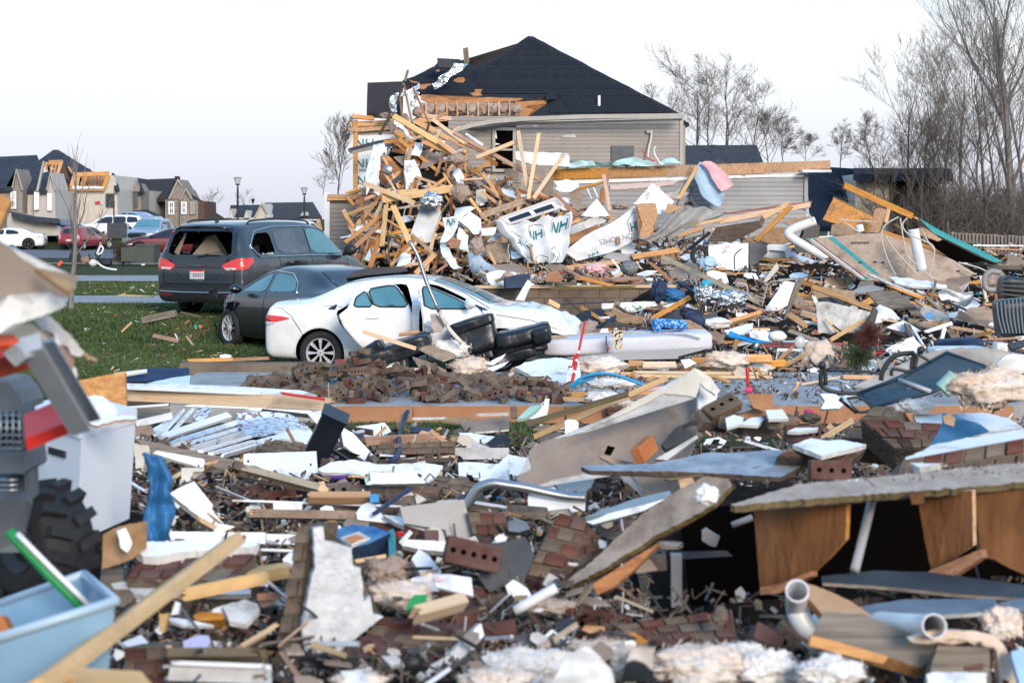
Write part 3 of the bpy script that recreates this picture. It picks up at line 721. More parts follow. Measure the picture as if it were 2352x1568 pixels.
def garage():
 d=46.0
 H=empty('garage',P(1600,600,d+3),0,'single storey garage wall with orange strand board band over grey siding, roof gone','garage')
 prism('wall',[(1262,432),(1852,405),(1852,640),(1262,640)],d+.03,d+7,'vgrey',H)
 laps('wall','V',1262,1850,408,600,d,.122,'vgrey',H,jog=.06)
 xs=[1262,1395,1530,1650,1758,1860,1908]
 for a,b in zip(xs,xs[1:]):
  ya=lambda x:389-(x-1262)*.0315;yb=lambda x:413-(x-1262)*.03
  sheet('strand_panel','V',[(a+.6,ya(a)),(b-.6,ya(b)),(b-.6,yb(b)-(6 if a>1850 else 0)),(a+.6,yb(a)-(6 if a>1850 else 0))],d-.12,(0,-1,0),.03,'osb',parent=H)
 sheet('fascia','V',[(1262,414),(1852,397),(1852,404),(1262,424)],d-.05,(0,-1,0),.03,'white',parent=H)
 MB().box(P(1851,440,d-.03),(.1,.09,.95)).build('corner_trim','vgrey',H)
 MB().box(P(1873,393.5,d-.3),(.77,.5,.07)).build('soffit','white',H)
 sheet('torn_wrap','V',[(1400,425),(1560,414),(1545,425),(1480,432),(1402,436)],d-.05,(0,-1,0),.01,'pink_pale',parent=H,torn=1)
 sheet('torn_wrap','V',[(1500,447),(1565,440),(1590,444),(1560,456),(1505,456)],d-.05,(0,-1,0),.01,'pink_pale',parent=H,torn=1.5)
 MB().tube(SP([P(x,y,d-.1)for x,y in[(1580,412),(1572,440),(1560,460),(1548,490)]]),.012,5).build('hanging_wire','charcoal',H)
 MB().tube(SP([P(x,y,d-.1)for x,y in[(1590,430),(1583,450),(1586,462),(1572,475),(1566,492)]]),.016,5).build('hanging_wire','charcoal',H)
garage();land(1500,392,'orange strand board band');land(1760,440,'grey garage siding')
def crawl():
 H=empty('foundation_wall',P(1400,700,35),0,'low grey block foundation wall running behind the white sedan bonnet','wall')
 x=1108
 row=0
 for y0,y1 in((661,684),(684,707),(707,730)):
  x=1100+row*12
  while x<1660:
   x2=min(x+46,1660);p=P((x+x2)/2,(y0+y1)/2,35);MB().box(p,((x2-x-.7)/FPX*35,.2,(y1-y0-.7)/FPX*35)).build('block','concrete_brown',H);x=x2
  row+=1
 B3('sill_plate',P(1090,659,34.9),P(1560,657,34.9),.06,.16,'ppine',(0,-1,0),parent=H,broken=(0,0))
crawl();land(1350,690,'block foundation wall')
def slab():
 H=empty('foundation_slab',P(1250,930,20),0,'concrete foundation slab with brown clay face and brick rubble on top','foundation')
 z1,z0=.0,-.2;d0=19.1
 def fx(x):return(x-1176)/FPX*d0
 MB().box(((fx(300)+fx(2500))/2,21.2,-.103),(fx(2500)-fx(300),4.1,.2)).build('slab_top','concrete',H)
 x=770
 for x2,off in((948,0),(1300,.12),(1560,.0),(1830,.1),(2330,.05)):
  MB().box(((fx(x)+fx(x2))/2,d0+.0+off*.5,-.105),(fx(x2)-fx(x)-.01,.06,.19)).build('clay_panel','clay_face',H);x=x2
 MB().box(((fx(430)*1.2+fx(700)*1.2)/2,23.6,-.03),(2.0,.25,.26)).build('rear_kerb','concrete_brown',H)
slab();land(1000,950,'clay slab edge')
def street_lamp(x,ytop,d,hgt,label,glass=True):
 k=FPX/d;s=hgt/4.6
 top=P(x,ytop,d);H=empty('street_lamp',Ve((top.x,d,max(0,top.z-hgt))),0,label,'street lamp','street lamps along the road')
 z=top.z
 mb=MB();mb.tube([(top.x,d,z-hgt),(top.x,d,z-hgt*.2),(top.x,d,z-.62*s)],[.09*s,.06*s,.05*s],8);mb.build('pole','iron',H)
 MB().lathe([(-.3*s,.05*s),(-.22*s,.13*s),(0,.16*s),(.04*s,.03*s)],10,0,'z').build('base','iron',H,mw=MT((top.x,d,z-hgt+.3*s)))
 MB().lathe([(-.36*s,.12*s),(.0,.235*s)],6,0,'z').build('lantern','lamp_glass' if glass else 'iron',H,mw=MT((top.x,d,z-.12*s)))
 MB().lathe([(-.14*s,.03*s),(-.07*s,.13*s),(.0,.12*s)],8,0,'z').build('lamp_cup','iron',H,mw=MT((top.x,d,z-.46*s)))
 MB().lathe([(0,.25*s),(.03*s,.24*s),(.12*s,.02*s)]if not glass else[(0,.25*s),(.03*s,.2*s),(.04*s,.01)],6,0,'z').build('cap','iron',H,mw=MT((top.x,d,z-.12*s)))
street_lamp(546,404,105,4.8,'tall black street lamp with square lantern standing behind the grey minivan')
street_lamp(699,428,118,4.8,'black street lamp between the minivan roof and the wrecked wall')
street_lamp(581,456,190,4.2,'small distant black lamp above the dark gabled roof',False)
land(546,440,'tall street lamp')
def fence():
 d=62.0
 H=empty('picket_fence',P(2260,600,d),0,'weathered grey wooden fence along the bare woods','fence')
 x=2120;i=0
 while x<2400:
  w_=7.6+U(-.3,.3);yt=533+(x-2180)*.055+U(-1.2,1.2);dd_=d-(x-2180)*.012
  p0,p1=P(x,yt,dd_),P(x+w_,605,dd_)
  MB().box(((p0.x+p1.x)/2,dd_+U(-.01,.01),(p0.z+p1.z)/2),(p1.x-p0.x,.02,p0.z-p1.z)).build('picket','fence_wood',H);x+=w_+.5;i+=1
 MB().bar(P(2120,552,d+.4),P(2400,562,d-2.1),.05,.09).build('rail','fence_wood',H)
fence();land(2260,545,'wooden fence')
def tree_obj(name,x,ybase,d,hpx,spread,label,seedn,m='bark_dark',levels=4,trunk_r=None,kids=4,lean=.0,group=None,up=.35,first=.25,rmin=.006,ratio=(.45,.75)):
 rnd=random.Random(seedn);base=P(x,ybase,d);h=hpx/FPX*d;tr=trunk_r or h*.02
 H=empty(name,base,0,label,'tree',group);T=MB();C=MB()
 def grow(p,dr,L,r,lv,mb):
  n=5 if lv==levels else 4 if lv==levels-1 else 3;pts=[p];rs=[r];d_=dr.copy()
  wob=.07 if lv==levels else.14
  for i in range(n):
   d_=(d_+Ve((rnd.gauss(0,wob),rnd.gauss(0,wob),rnd.gauss(0,wob*.6)+up*.12))).normalized()
   pts.append(pts[-1]+d_*(L/n));rs.append(max(rmin*.5,r*(1-.7*(i+1)/n)))
  mb.tube(pts,rs,6 if lv==levels else(4 if lv==levels-1 else 3),0,False)
  if lv<=0:return
  k=(kids+3 if lv==levels else kids if lv>1 else kids-1)+rnd.randint(0,1)
  for j in range(k):
   t=(first+(1-first)*(j+rnd.random())/k)if lv==levels else rnd.uniform(.15,.98);q=t*n;a=min(int(q),n-1);pp=pts[a].lerp(pts[a+1],q-a)
   loc=(pts[a+1]-pts[a]).normalized();ax=rnd.uniform(0,6.28);side=Ve((cos(ax),sin(ax),rnd.uniform(-.3,.3)))
   side=(side-loc*side.dot(loc)).normalized();nd=(loc+side*spread*rnd.uniform(.7,1.5)+Ve((0,0,up*.35))).normalized()
   grow(pp,nd,L*rnd.uniform(*ratio)*(1.05-.4*t),max(rmin,r*(1-.6*t)*rnd.uniform(.4,.6)),lv-1,C)
 grow(base,Ve((lean,0,1)).normalized(),h*.78,tr,levels,T)
 for mb,nm in((T,'trunk'),(C,'crown')):
  if mb.v:mb.build(nm,m,H,False)
 return H
G='bare trees of the thicket at the edge of the lot'
spec=[(2330,560,66,640,.5,'tall pale trunked bare tree rising beside the fence end',11,'bark_pale',4,.24),
  (2362,560,68,600,.55,'pale bare tree with upswept limbs cut by the frame edge',12,'bark_pale',4,.13),
  (2262,560,64,470,.6,'broad bare tree with dense dark twigs behind the pickets',13,'bark_dark',4,.12),
  (2205,560,66,430,.6,'dark bare tree forking low just behind the fence start',14,'bark',4,.12),
  (2140,560,68,400,.6,'spreading brown bare tree beyond the leaning strand board',15,'bark',4,.11),
  (2085,555,72,370,.65,'wide low bare tree at the near edge of the thicket',16,'bark_dark',4,.1),
  (2300,560,70,500,.5,'slim dark bare tree inside the thicket above the pickets',17,'bark_dark',4,.1),
  (2230,560,75,420,.6,'tangled bare tree deep inside the thicket',18,'bark_dark',4,.1),
  (2165,560,78,360,.7,'low tangled bare tree with a forked trunk in the thicket',19,'bark_dark',4,.1),
  (2110,560,76,330,.7,'leaning brown bare tree above the cream neighbouring wall',20,'bark',4,.09),
  (2180,560,62,300,.7,'short bushy bare tree pressed against the picket fence',30,'bark_dark',4,.08),
  (2050,555,74,250,.75,'small bare tree in front of the dark neighbouring roof',35,'bark_dark',4,.08)]
for x,y,d_,h,sp,lab,sd_,m_,lv,tr in spec:
 tree_obj('bare_tree',x,y,d_ if x>2195 or d_<70 else 63.5,h*1.05,sp,lab,sd_,m_,lv,tr*(.62 if tr<.2 else.8),5,U(-.08,.08),G,rmin=.0055,first=.1,up=.5,ratio=(.4,.82))
GB='bare trees behind the damaged house'
for x,y,d_,h,sp,lab,sd_,lv in[(1600,400,120,225,.62,'tall bare tree rising just beyond the damaged house corner',21,6),(1665,400,125,215,.66,'bare round crowned tree with double trunk behind the dark hip roof',22,6),
  (1722,400,130,160,.75,'smaller bare tree beside the double trunked tree',23,6),(1540,300,128,110,.6,'bare treetop showing over the roof slope',24,5),(1500,260,128,60,.6,'thin bare treetop just over the hip roof edge',27,5),
  (1635,400,134,190,.7,'thin bare tree between the two tall ones behind the dark hip roof',36,6),(1765,400,138,120,.85,'low bare tree between the double trunked tree and the bushy one',37,6),(1800,385,150,95,.9,'low bushy dark bare tree behind the garage band',25,6),(1850,385,155,70,.9,'low dark bare tree next to the bushy one',28,6),(1930,390,140,95,.75,'crooked bare tree above the end of the garage band',26,6),
  (2000,395,130,110,.75,'crooked bare tree above the dark far roof',29,6),(776,460,95,150,.42,'bare tree with straight trunk between the lamp and the wrecked house',31,6),(742,450,120,60,.8,'low bare tree beside the straight trunked tree',32,5),
  (495,500,170,55,.8,'faint small bare tree beyond the brown roofed house',33,5),(566,495,230,50,.8,'faint bare tree behind the dark gabled roof',34,5)]:
 tree_obj('bare_tree',x,y,d_,h*1.12,sp,lab,sd_,'bark_dark',4 if lv==6 else 3,h/FPX*d_*.014,5,0,GB,rmin=.0095,first=.12,up=.3,ratio=(.45,.85))
land(2250,420,'bare thicket')
tree_obj('young_tree',163,712,33.5,345,.36,'thin young tree with bare twigs growing beside the driveway',41,'bark_pale',2,.06,5,.05,first=.3,up=.6,rmin=.006)
land(165,560,'thin young tree')
def thicket():
 rnd=random.Random(5);mb=MB()
 for _ in range(8500):
  x=rnd.uniform(1990,2420);d_=rnd.uniform(62.5,80);b=P(x,0,d_);z=rnd.uniform(0,2.6)
  a=Ve((b.x,d_,z));L=rnd.uniform(.6,2.4);v=Ve((rnd.gauss(0,.6),rnd.gauss(0,.4),abs(rnd.gauss(.8,.5)))).normalized()
  mid=a+v*L*.5+Ve((rnd.gauss(0,.1),0,rnd.gauss(0,.1)));r=rnd.uniform(.005,.014)
  mb.tube([a,mid,mid+(v+Ve((rnd.gauss(0,.4),0,rnd.gauss(0,.3)))).normalized()*L*.5],[r,r*.8,r*.4],3,0,False)
 o=mb.build('undergrowth','bark_dark',None,0,0);o['kind']='stuff';o['label']='tangled brush filling the thicket behind the fence'
thicket()
def far_house(label,d,parts,group='houses across the road'):
 """parts: (kind, frame a points, d0, d1, material)"""
 q=Q('a',[parts[0][1][0]])[0];H=empty('house',P(q[0],530,d),0,label,'house',group)
 for p in parts:
  k=p[0]
  if k=='win':window('a',*p[1],p[2],H,p[3]if len(p)>3 else 'white','win_far',p[4]if len(p)>4 else(1,1),fw=.12)
  elif k=='plate':plate(p[4]if len(p)>4 else 'roof',p[1],.25,p[3],H,'a')
  else:prism(k,[(a,b if b<855 else b+70)for a,b in p[1]],p[2],p[3],p[4],H,'a')
 return H
d=118
far_house('grey sided house with two steep front gables at the frame edge',d,[
 ('wall',[(-200,590),(485,600),(490,860),(-200,860)],d,d+9,'vinyl_w'),
 ('plate',[(-250,350,d+7),(325,330,d+7),(370,345,d+6),(380,340,d+6),(320,600,d-.3),(-250,600,d-.3)],.25,'shingle_dk'),
 ('plate',[(-250,318,d+9.5),(325,292,d+9.5),(340,330,d+8),(-250,348,d+8)],.25,'shingle_dk'),
 ('gable',[(-30,590),(45,588),(100,588),(140,415),(200,600),(195,860),(-30,860)],d-1.2,d+2,'stone_grey'),
 ('plate',[(-90,450,d+3),(140,412,d+3),(103,582,d-1.6),(-60,590,d-1.6)],.25,'shingle_dk'),
 ('bargeboard',[(100,585),(140,412),(200,600),(190,600),(141,440),(108,588)],d-1.5,d-1.2,'vinyl_trim'),
 ('bargeboard',[(315,610),(375,345),(388,350),(335,612)],d-.9,d-.6,'vinyl_trim'),
 ('gable',[(300,610),(350,605),(410,605),(440,445),(480,590),(490,860),(300,860)],d-.6,d+3,'vinyl_w'),
 ('plate',[(370,450,d+3),(438,432,d+3),(405,602,d-1),(345,605,d-1)],.25,'shingle_dk'),
 ('bargeboard',[(403,602),(440,435),(490,600),(480,602),(441,465),(412,604)],d-.9,d-.7,'vinyl_trim'),
 ('plate',[(80,785,d-1),(300,830,d-1),(520,850,d-1),(528,862,d-3.5),(330,850,d-3.5),(120,800,d-3.5)],.25,'shingle_dk'),
 ('wall',[(60,800),(150,808),(330,852),(520,860),(530,930),(60,930)],d-2.5,d,'vinyl_w'),
 ('win',(95,610,145,765),d-1.3),('win',(303,620,345,775),d-.8),('win',(418,630,458,780),d-.8)])
d=128
H2=far_house('brown brick house with its front roof ripped open to the trusses',d,[
 ('plate',[(345,335,d+1),(470,245,d+6),(515,248,d+6),(830,445,d+1),(900,520,d-.5),(640,520,d-.5),(575,390,d+.8),(380,345,d+.8)],.25,'shingle_dk'),
 ('wall',[(480,600),(530,385),(560,385),(600,470),(640,560),(700,900),(520,900)],d,d+8,'brick_far'),
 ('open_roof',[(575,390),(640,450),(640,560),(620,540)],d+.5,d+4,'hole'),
 ('win',(540,582,580,725),d-.1)])
def trusses(H,rows,d_,m='pine',w_=.16):
 for x0,y0,x1,y1 in rows:
  a,b=Q('a',[(x0,y0),(x1,y1)]);B3('truss',P(*a,d_),P(*b,d_),w_,.1,m,parent=H,broken=(0,0))
trusses(H2,[(430,350,550,345),(395,365,545,372),(470,350,440,470),(500,350,470,480),(535,350,490,500),(550,345,480,550),(400,370,410,430),(440,400,470,420),(600,395,640,450)],d-.5)
sheet('attic_deck','a',[(395,365),(550,345),(545,385),(400,395)],d+.3,(0,-1,.3),.1,'osb_bare',parent=H2)
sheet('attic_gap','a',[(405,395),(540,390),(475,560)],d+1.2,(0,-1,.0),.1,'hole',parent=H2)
sheet('shutter','a',[(578,650),(600,640),(605,785),(585,790)],d-.15,(0,-1,0),.05,'red_dark',parent=H2)
d=124
H3=far_house('cream house with open roof framing and one grey shuttered window',d,[
 ('wall',[(635,600),(920,590),(950,480),(1000,470),(1030,590),(1030,920),(780,920),(680,880)],d,d+8,'stucco'),
 ('plate',[(985,445,d+2),(1010,460,d+2),(1050,590,d-.6),(1010,590,d-.6),(975,480,d+1.5)],.25,'shingle_dk'),
 ('wall',[(880,780),(1030,775),(1040,930),(880,930)],d-1,d,'stucco'),
 ('win',(932,630,1005,750),d-.1,'charcoal',(1,1))])
trusses(H3,[(640,465,960,455),(630,560,660,465),(690,465,670,560),(760,460,720,560),(625,600,645,540),(640,590,920,590),(910,585,950,470)],d-.4,w_=.3)
sheet('attic_deck','a',[(690,470),(950,462),(910,570),(800,565)],d+2.5,(0,-1,.5),.1,'osb_bare',parent=H3)
for i in range(9):
 q=Q('a',[(720+i*26,472,),(760+i*19,562)]);B3('rafter',P(*q[0],d+2),P(*q[1],d+.5),.08,.1,'rwood',parent=H3,broken=(0,0))
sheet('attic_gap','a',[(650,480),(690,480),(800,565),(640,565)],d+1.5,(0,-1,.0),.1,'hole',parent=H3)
sheet('torn_wrap','a',[(630,565),(850,565),(915,572),(900,585),(640,590)],d-.6,(0,-1,.2),.05,'white',parent=H3,torn=1)
sheet('notice','a',[(832,695),(905,685),(903,725),(835,728)],d-.1,(0,-1,0),.03,'lens_white',parent=H3)
sheet('notice_panel','a',[(834,700),(880,695),(878,723),(836,725)],d-.14,(0,-1,0),.03,'tail_red',parent=H3)
d=130
far_house('grey house with dark hip roof between the cream and the brown roofed house',d,[
 ('wall',[(1020,610),(1240,600),(1240,930),(1020,930)],d,d+8,'vinyl_w'),
 ('gable',[(1150,600),(1205,540),(1240,600),(1240,780),(1150,780)],d-.8,d+2,'stone_grey'),
 ('plate',[(1020,498,d+5),(1160,488,d+6),(1220,492,d+5),(1262,615,d-1),(1005,622,d-1)],.25,'shingle_dk'),
 ('plate',[(1205,500,d+1),(1215,495,d+1),(1262,610,d-1.5),(1235,620,d-1.5)],.2,'shingle_dk'),
 ('plate',[(1070,770,d-.5),(1290,770,d-.5),(1420,825,d-4),(1060,835,d-4)],.25,'shingle_dk'),
 ('wall',[(1070,830),(1220,830),(1220,940),(1070,940)],d-3.5,d,'stucco'),
 ('win',(1172,625,1208,755),d-.9,'dark_grey')])
d=136
far_house('brown roofed house with twin gables and pale windows',d,[
 ('plate',[(1215,495,d+6),(1300,506,d+6),(1555,495,d+6),(1480,675,d-.5),(1235,680,d-.5)],.25,'shingle_brown'),
 ('plate',[(1555,495,d+6),(1640,590,d+1),(1700,650,d),(1790,700,d-.3),(1480,690,d-.5)],.25,'shingle_brown'),
 ('gable',[(1480,675),(1560,505),(1640,640),(1640,690)],d-.4,d+4,'stone_grey'),
 ('bargeboard',[(1475,678),(1560,500),(1600,570),(1592,572),(1560,520),(1492,676)],d-.6,d-.4,'vinyl_trim'),
 ('gable',[(1580,690),(1630,590),(1680,680),(1735,700),(1735,880),(1580,880)],d-1,d+3,'stone_grey'),
 ('bargeboard',[(1578,685),(1630,582),(1686,678),(1676,680),(1630,600),(1590,684)],d-1.3,d-1,'vinyl_trim'),
 ('wall',[(1450,685),(1580,685),(1580,880),(1450,880)],d-.5,d+4,'stone_grey'),
 ('wall',[(1240,690),(1450,690),(1450,860),(1240,860)],d+1,d+6,'greenish'),
 ('wall',[(1735,695),(1790,700),(1800,870),(1735,880)],d-.5,d+5,'brick_far'),
 ('chimney',[(1533,478),(1560,478),(1560,505),(1533,505)],d+3,d+4,'shingle_brown'),
 ('win',(1480,700,1532,815),d-.6),('win',(1592,702,1640,812),d-1.1),('win',(1672,708,1712,812),d-1.1,'vinyl_trim')])
d=170
far_house('low dark roofed house glimpsed behind the brown roofed one',d,[
 ('plate',[(1790,770,d+4),(1850,770,d+4),(1965,840,d),(1800,845,d)],.25,'shingle_brown'),
 ('wall',[(1790,845),(1960,845),(1960,900),(1790,900)],d,d+5,'brick_far')])
def houses_mid():
 d=180
 H=empty('house',P(620,520,d),0,'dark roofed house with small pale gables behind the minivan roof','house','houses across the road')
 plate('roof',[(775,20,d+6),(1035,16,d+6),(1000,130,d),(760,132,d)],.25,'shingle_dk',H,'b')
 prism('wall',[(745,130),(780,50),(800,130),(1000,128),(1000,160),(745,160)],d-.5,d+6,'stucco',H,'b')
 prism('gable',[(893,132),(912,65),(940,132)],d-1.2,d+3,'stucco',H,'b')
 H=empty('house',P(690,520,165),0,'grey roofed house with cream gable between the street lamps','house','houses across the road');d=165
 plate('roof',[(1075,-2,d+8),(1500,-8,d+8),(1580,125,d),(1110,128,d)],.25,'shingle_grey',H,'b')
 prism('gable',[(985,130),(1050,5),(1120,128),(1120,160),(985,160)],d-1,d+6,'stucco',H,'b')
 prism('bargeboard',[(980,128),(1050,-5),(1128,128),(1112,128),(1050,18),(994,130)],d-1.3,d-1,'vinyl_trim',H,'b')
 prism('gable',[(1090,128),(1100,95),(1125,128)],d-2,d+2,'stucco',H,'b');prism('gable',[(1390,110),(1412,78),(1432,112)],d-2,d+2,'stucco',H,'b')
houses_mid()
def houses_right():
 d=85
 H=empty('house',P(1660,420,d),0,'grey shingled low house roof behind the garage band','house','houses behind the lot')
 plate('roof',[(1571,334,d+5),(1738,333,d+5),(1758,385,d),(1571,385,d)],.25,'shingle_grey',H)
 prism('gable',[(1625,385),(1655,366),(1685,385)],d-1,d+3,'charcoal',H)
 prism('wall',[(1571,384),(1758,384),(1758,520),(1571,520)],d+.2,d+5,'vinyl',H)
 MB().tube([P(1640,340,d+3),P(1640,333,d+3)],.15,8).build('roof_vent','charcoal',H)
 d=66
 H=empty('house',P(1950,480,d),0,'dark roofed neighbouring house with cream wall behind the thicket','house','houses behind the lot')
 plate('roof',[(1855,388,d+1.5),(1910,384,d+1.5),(2006,390,d+1.5),(2006,520,d-1.5),(1862,520,d-1.5)],.25,'roof_navy',H)
 prism('wall',[(1965,400),(2042,400),(2042,560),(1965,560)],d-1.6,d+4,'cream',H)
 plate('roof',[(1960,386,d+1),(2180,386,d+1),(2190,402,d-2.5),(1960,400,d-2.5)],.25,'roof_navy',H)
 prism('wall',[(2042,402),(2160,402),(2160,560),(2042,560)],d-1.0,d+4,'shingle_brown',H)
houses_right()
def chaikin(p,n=2):
 for _ in range(n):
  q=[p[0]]
  for a,b in zip(p,p[1:]):q+=[(a[0]*.75+b[0]*.25,a[1]*.75+b[1]*.25),(a[0]*.25+b[0]*.75,a[1]*.25+b[1]*.75)]
  p=q+[p[-1]]
 return p
def inpoly(x,y,poly):
 c=False;j=len(poly)-1
 for i in range(len(poly)):
  if(poly[i][1]>y)!=(poly[j][1]>y)and x<(poly[j][0]-poly[i][0])*(y-poly[i][1])/(poly[j][1]-poly[i][1])+poly[i][0]:c=not c
  j=i
 return c
def rp(p,n=1):
 """round a closed outline"""
 for _ in range(n):
  q=[]
  for i in range(len(p)):
   a,b=p[i],p[(i+1)%len(p)];q+=[(a[0]*.85+b[0]*.15,a[1]*.85+b[1]*.15),(a[0]*.15+b[0]*.85,a[1]*.15+b[1]*.85)]
  p=q
 return p
class Car:
 """x forward from the rear bumper, y left, z up from the road; stations x, zb, zbelt, ztop, w, wt"""
 def __init__(s,st,L,wheels,rw,root,pm,nx=110,dent=None):
  s.root,s.L,s.pm,s.dent=root,L,pm,dent;s.wheels,s.rw=wheels,rw
  xs=[a[0]for a in st];V=[];F=[]
  def ev(x,k):
   i=max(0,min(len(st)-2,next((j for j in range(len(st)-1)if x<=xs[j+1]),len(st)-2)))
   p0,p1,p2,p3=st[max(i-1,0)],st[i],st[i+1],st[min(i+2,len(st)-1)]
   t=(x-p1[0])/(p2[0]-p1[0]);t=max(0,min(1,t))
   m1=(p2[k]-p0[k])/max(1e-6,p2[0]-p0[0])*(p2[0]-p1[0]);m2=(p3[k]-p1[k])/max(1e-6,p3[0]-p1[0])*(p2[0]-p1[0])
   dl=p2[k]-p1[k]
   lim=3*abs(dl);m1=max(-lim,min(lim,m1));m2=max(-lim,min(lim,m2))
   h=2*t**3-3*t*t+1
   return h*p1[k]+(t**3-2*t*t+t)*m1+(1-h)*p2[k]+(t**3-t*t)*m2
  rings=[]
  for i in range(nx+1):
   x=xs[0]+(xs[-1]-xs[0])*(.5-.5*cos(pi*i/nx))*.35+(xs[-1]-xs[0])*i/nx*.65
   zb,zl,zt,w_,wt=(ev(x,k)for k in range(1,6));zt=max(zt,zl+.012);g=zt-zl
   c=[(0,zb),(w_*.7,zb),(w_*.95,zb+.02),(w_*.995,zb+(zl-zb)*.25),(w_,zb+(zl-zb)*.6),(w_*.985,zl-(zl-zb)*.12),(w_*.945,zl),
     (wt+(w_*.93-wt)*.55,zl+g*.45),(wt+(w_*.93-wt)*.12,zt-g*.14),(wt*.88,zt-g*.03),(wt*.55,zt),(0,zt+.0)]
   c=chaikin(c,2);rings.append([(x,y,z)for y,z in c])
  s.n=len(rings[0]);n=s.n
  for r_ in rings:V+=r_+[(x,-y,z)for x,y,z in r_]
  W=2*n
  for i in range(len(rings)-1):
   for j in range(n-1):
    a=i*W+j;F.append((a,a+W,a+W+1,a+1));b=i*W+n+j;F.append((b,b+1,b+W+1,b+W))
  for i,o in((0,0),((len(rings)-1)*W,1)):
   for j in range(n-1):
    f=(i+j,i+j+1,i+n+j+1,i+n+j);F.append(f if o==0 else tuple(reversed(f)))
  V=[Ve(v)for v in V]
  if dent:V=[dent(v)for v in V]
  bm=bmesh.new();bv=[bm.verts.new(v)for v in V]
  for f in F:
   if len({tuple(round(q,5)for q in V[i])for i in f})>=3:
    try:bm.faces.new([bv[i]for i in f])
    except ValueError:pass
  BO.remove_doubles(bm,verts=bm.verts,dist=.0008);BO.recalc_face_normals(bm,faces=bm.faces);bm.verts.index_update()
  V=[v.co.copy()for v in bm.verts];F=[tuple(v.index for v in f.verts)for f in bm.faces];bm.free()
  s.V,s.F=V,F;s.bvh=BVHTree.FromPolygons(V,F);s.cuts=[]
 def hit(s,a,b,axis,side):
  if axis=='y':o,d=Ve((a,4*side,b)),Ve((0,-side,0))
  elif axis=='x':o,d=Ve((-3 if side<0 else s.L+3,a,b)),Ve((-side,0,0))if side>0 else Ve((1,0,0))
  else:o,d=Ve((a,b,5)),Ve((0,0,-1))
  h=s.bvh.ray_cast(o,d)
  return(h[0],h[1]if h[1]is None or h[1].dot(d)<0 else-h[1])if h[0]is not None else None
 def dc(s,name,poly,axis='y',side=1,m='glass_sky',off=.005,cell=.06,parent=None,mw=None,thick=None,hole=None):
  pts=[];k=len(poly)
  for i in range(k):
   a,b=poly[i],poly[(i+1)%k];L=math.hypot(b[0]-a[0],b[1]-a[1]);q=max(1,int(L/cell))
   pts+=[(a[0]+(b[0]-a[0])*j/q,a[1]+(b[1]-a[1])*j/q)for j in range(q)]
  nb=len(pts);xs=[p[0]for p in pts];ys=[p[1]for p in pts];x=min(xs)+cell*.5
  while x<max(xs):
   y=min(ys)+cell*.5
   while y<max(ys):
    if inpoly(x,y,poly)and min((x-p[0])**2+(y-p[1])**2 for p in pts[:nb])>(cell*.45)**2:pts.append((x,y))
    y+=cell
   x+=cell
  vs,_,fs,_,_,_=delaunay_2d_cdt([Ve(p)for p in pts],[(i,(i+1)%nb)for i in range(nb)],[],0,1e-5)
  out_=[];ok=[]
  for v in vs:
   h=s.hit(v[0],v[1],axis,side)
   if h is None:out_.append(Ve());ok.append(False)
   else:out_.append(h[0]+h[1]*off);ok.append(True)
  ff=[]
  for f in fs:
   cx=sum(vs[i][0]for i in f)/len(f);cy=sum(vs[i][1]for i in f)/len(f)
   if inpoly(cx,cy,poly)and all(ok[i]for i in f)and not(hole and inpoly(cx,cy,hole)):ff.append(tuple(f))
  me=mesh(name,out_,ff,None,True);o=mk(name,me,m,None);bm=bmesh.new();bm.from_mesh(me);BO.delete(bm,geom=[v for v in bm.verts if not v.link_faces],context='VERTS');bm.to_mesh(me);bm.free()
  s.put(o,parent,mw)
  if thick:md=o.modifiers.new('t','SOLIDIFY');md.thickness=thick;md.offset=-1
  return o
 def put(s,o,parent=None,mw=None):
  o.matrix_world=s.root.matrix_world@(mw if mw is not None else Matrix())@o.matrix_world
  p=parent or s.root;o.parent=p;o.matrix_parent_inverse=p.matrix_world.inverted();return o
 def line(s,name,pts,axis='y',side=1,r=.006,m='hole',off=.0,closed=False,step=.07,parent=None):
  q=[]
  if closed:pts=pts+[pts[0]]
  for a,b in zip(pts,pts[1:]):
   k=max(1,int(math.hypot(b[0]-a[0],b[1]-a[1])/step));q+=[(a[0]+(b[0]-a[0])*j/k,a[1]+(b[1]-a[1])*j/k)for j in range(k)]
  q.append(pts[-1]);p3=[]
  for a,b in q:
   h=s.hit(a,b,axis,side)
   if h:p3.append(h[0]+h[1]*off)
  if len(p3)<2:return
  mb=MB();mb.tube(p3,r,5);o=mb.build(name,m,None,1,0);return s.put(o,parent)
 def cut(s,poly,axis='y',side=1):s.cuts.append((poly,axis,side))
 def body(s,cavity=None):
  me=mesh('body',s.V,s.F,None,True);o=mk('body',me,[s.pm,'hole']);wv=max(abs(v.y)for v in s.V);ra=s.rw*1.13
  prisms=[]
  for xw in s.wheels:
   circ=[(xw+cos(a*pi/18)*ra,s.rw+sin(a*pi/18)*ra)for a in range(36)]
   for q in(-1,1):prisms.append([Ve((a,yy,b))for yy in(q*(wv+.3),q*(wv-.36))for a,b in circ])
  for poly,axis,side in s.cuts:
   if axis=='y':prisms.append([Ve((a,yy,b))for yy in(side*(wv+.3),side*(wv-(.42 if not cavity else.3)))for a,b in poly])
   elif axis=='x':prisms.append([Ve((xx,a,b))for xx in((-.3,.6)if side<0 else(s.L+.3,s.L-.6))for a,b in poly])
   else:prisms.append([Ve((a,b,zz))for zz in(2.6,.9)for a,b in poly])
  if cavity:x0,x1,y1,z0,z1=cavity;prisms.append([Ve((x,y,z))for x in(x0,x1)for y,z in((-y1,z0),(y1,z0),(y1*.93,z0+(z1-z0)*.6),(y1*.72,z1),(-y1*.72,z1),(-y1*.93,z0+(z1-z0)*.6))])
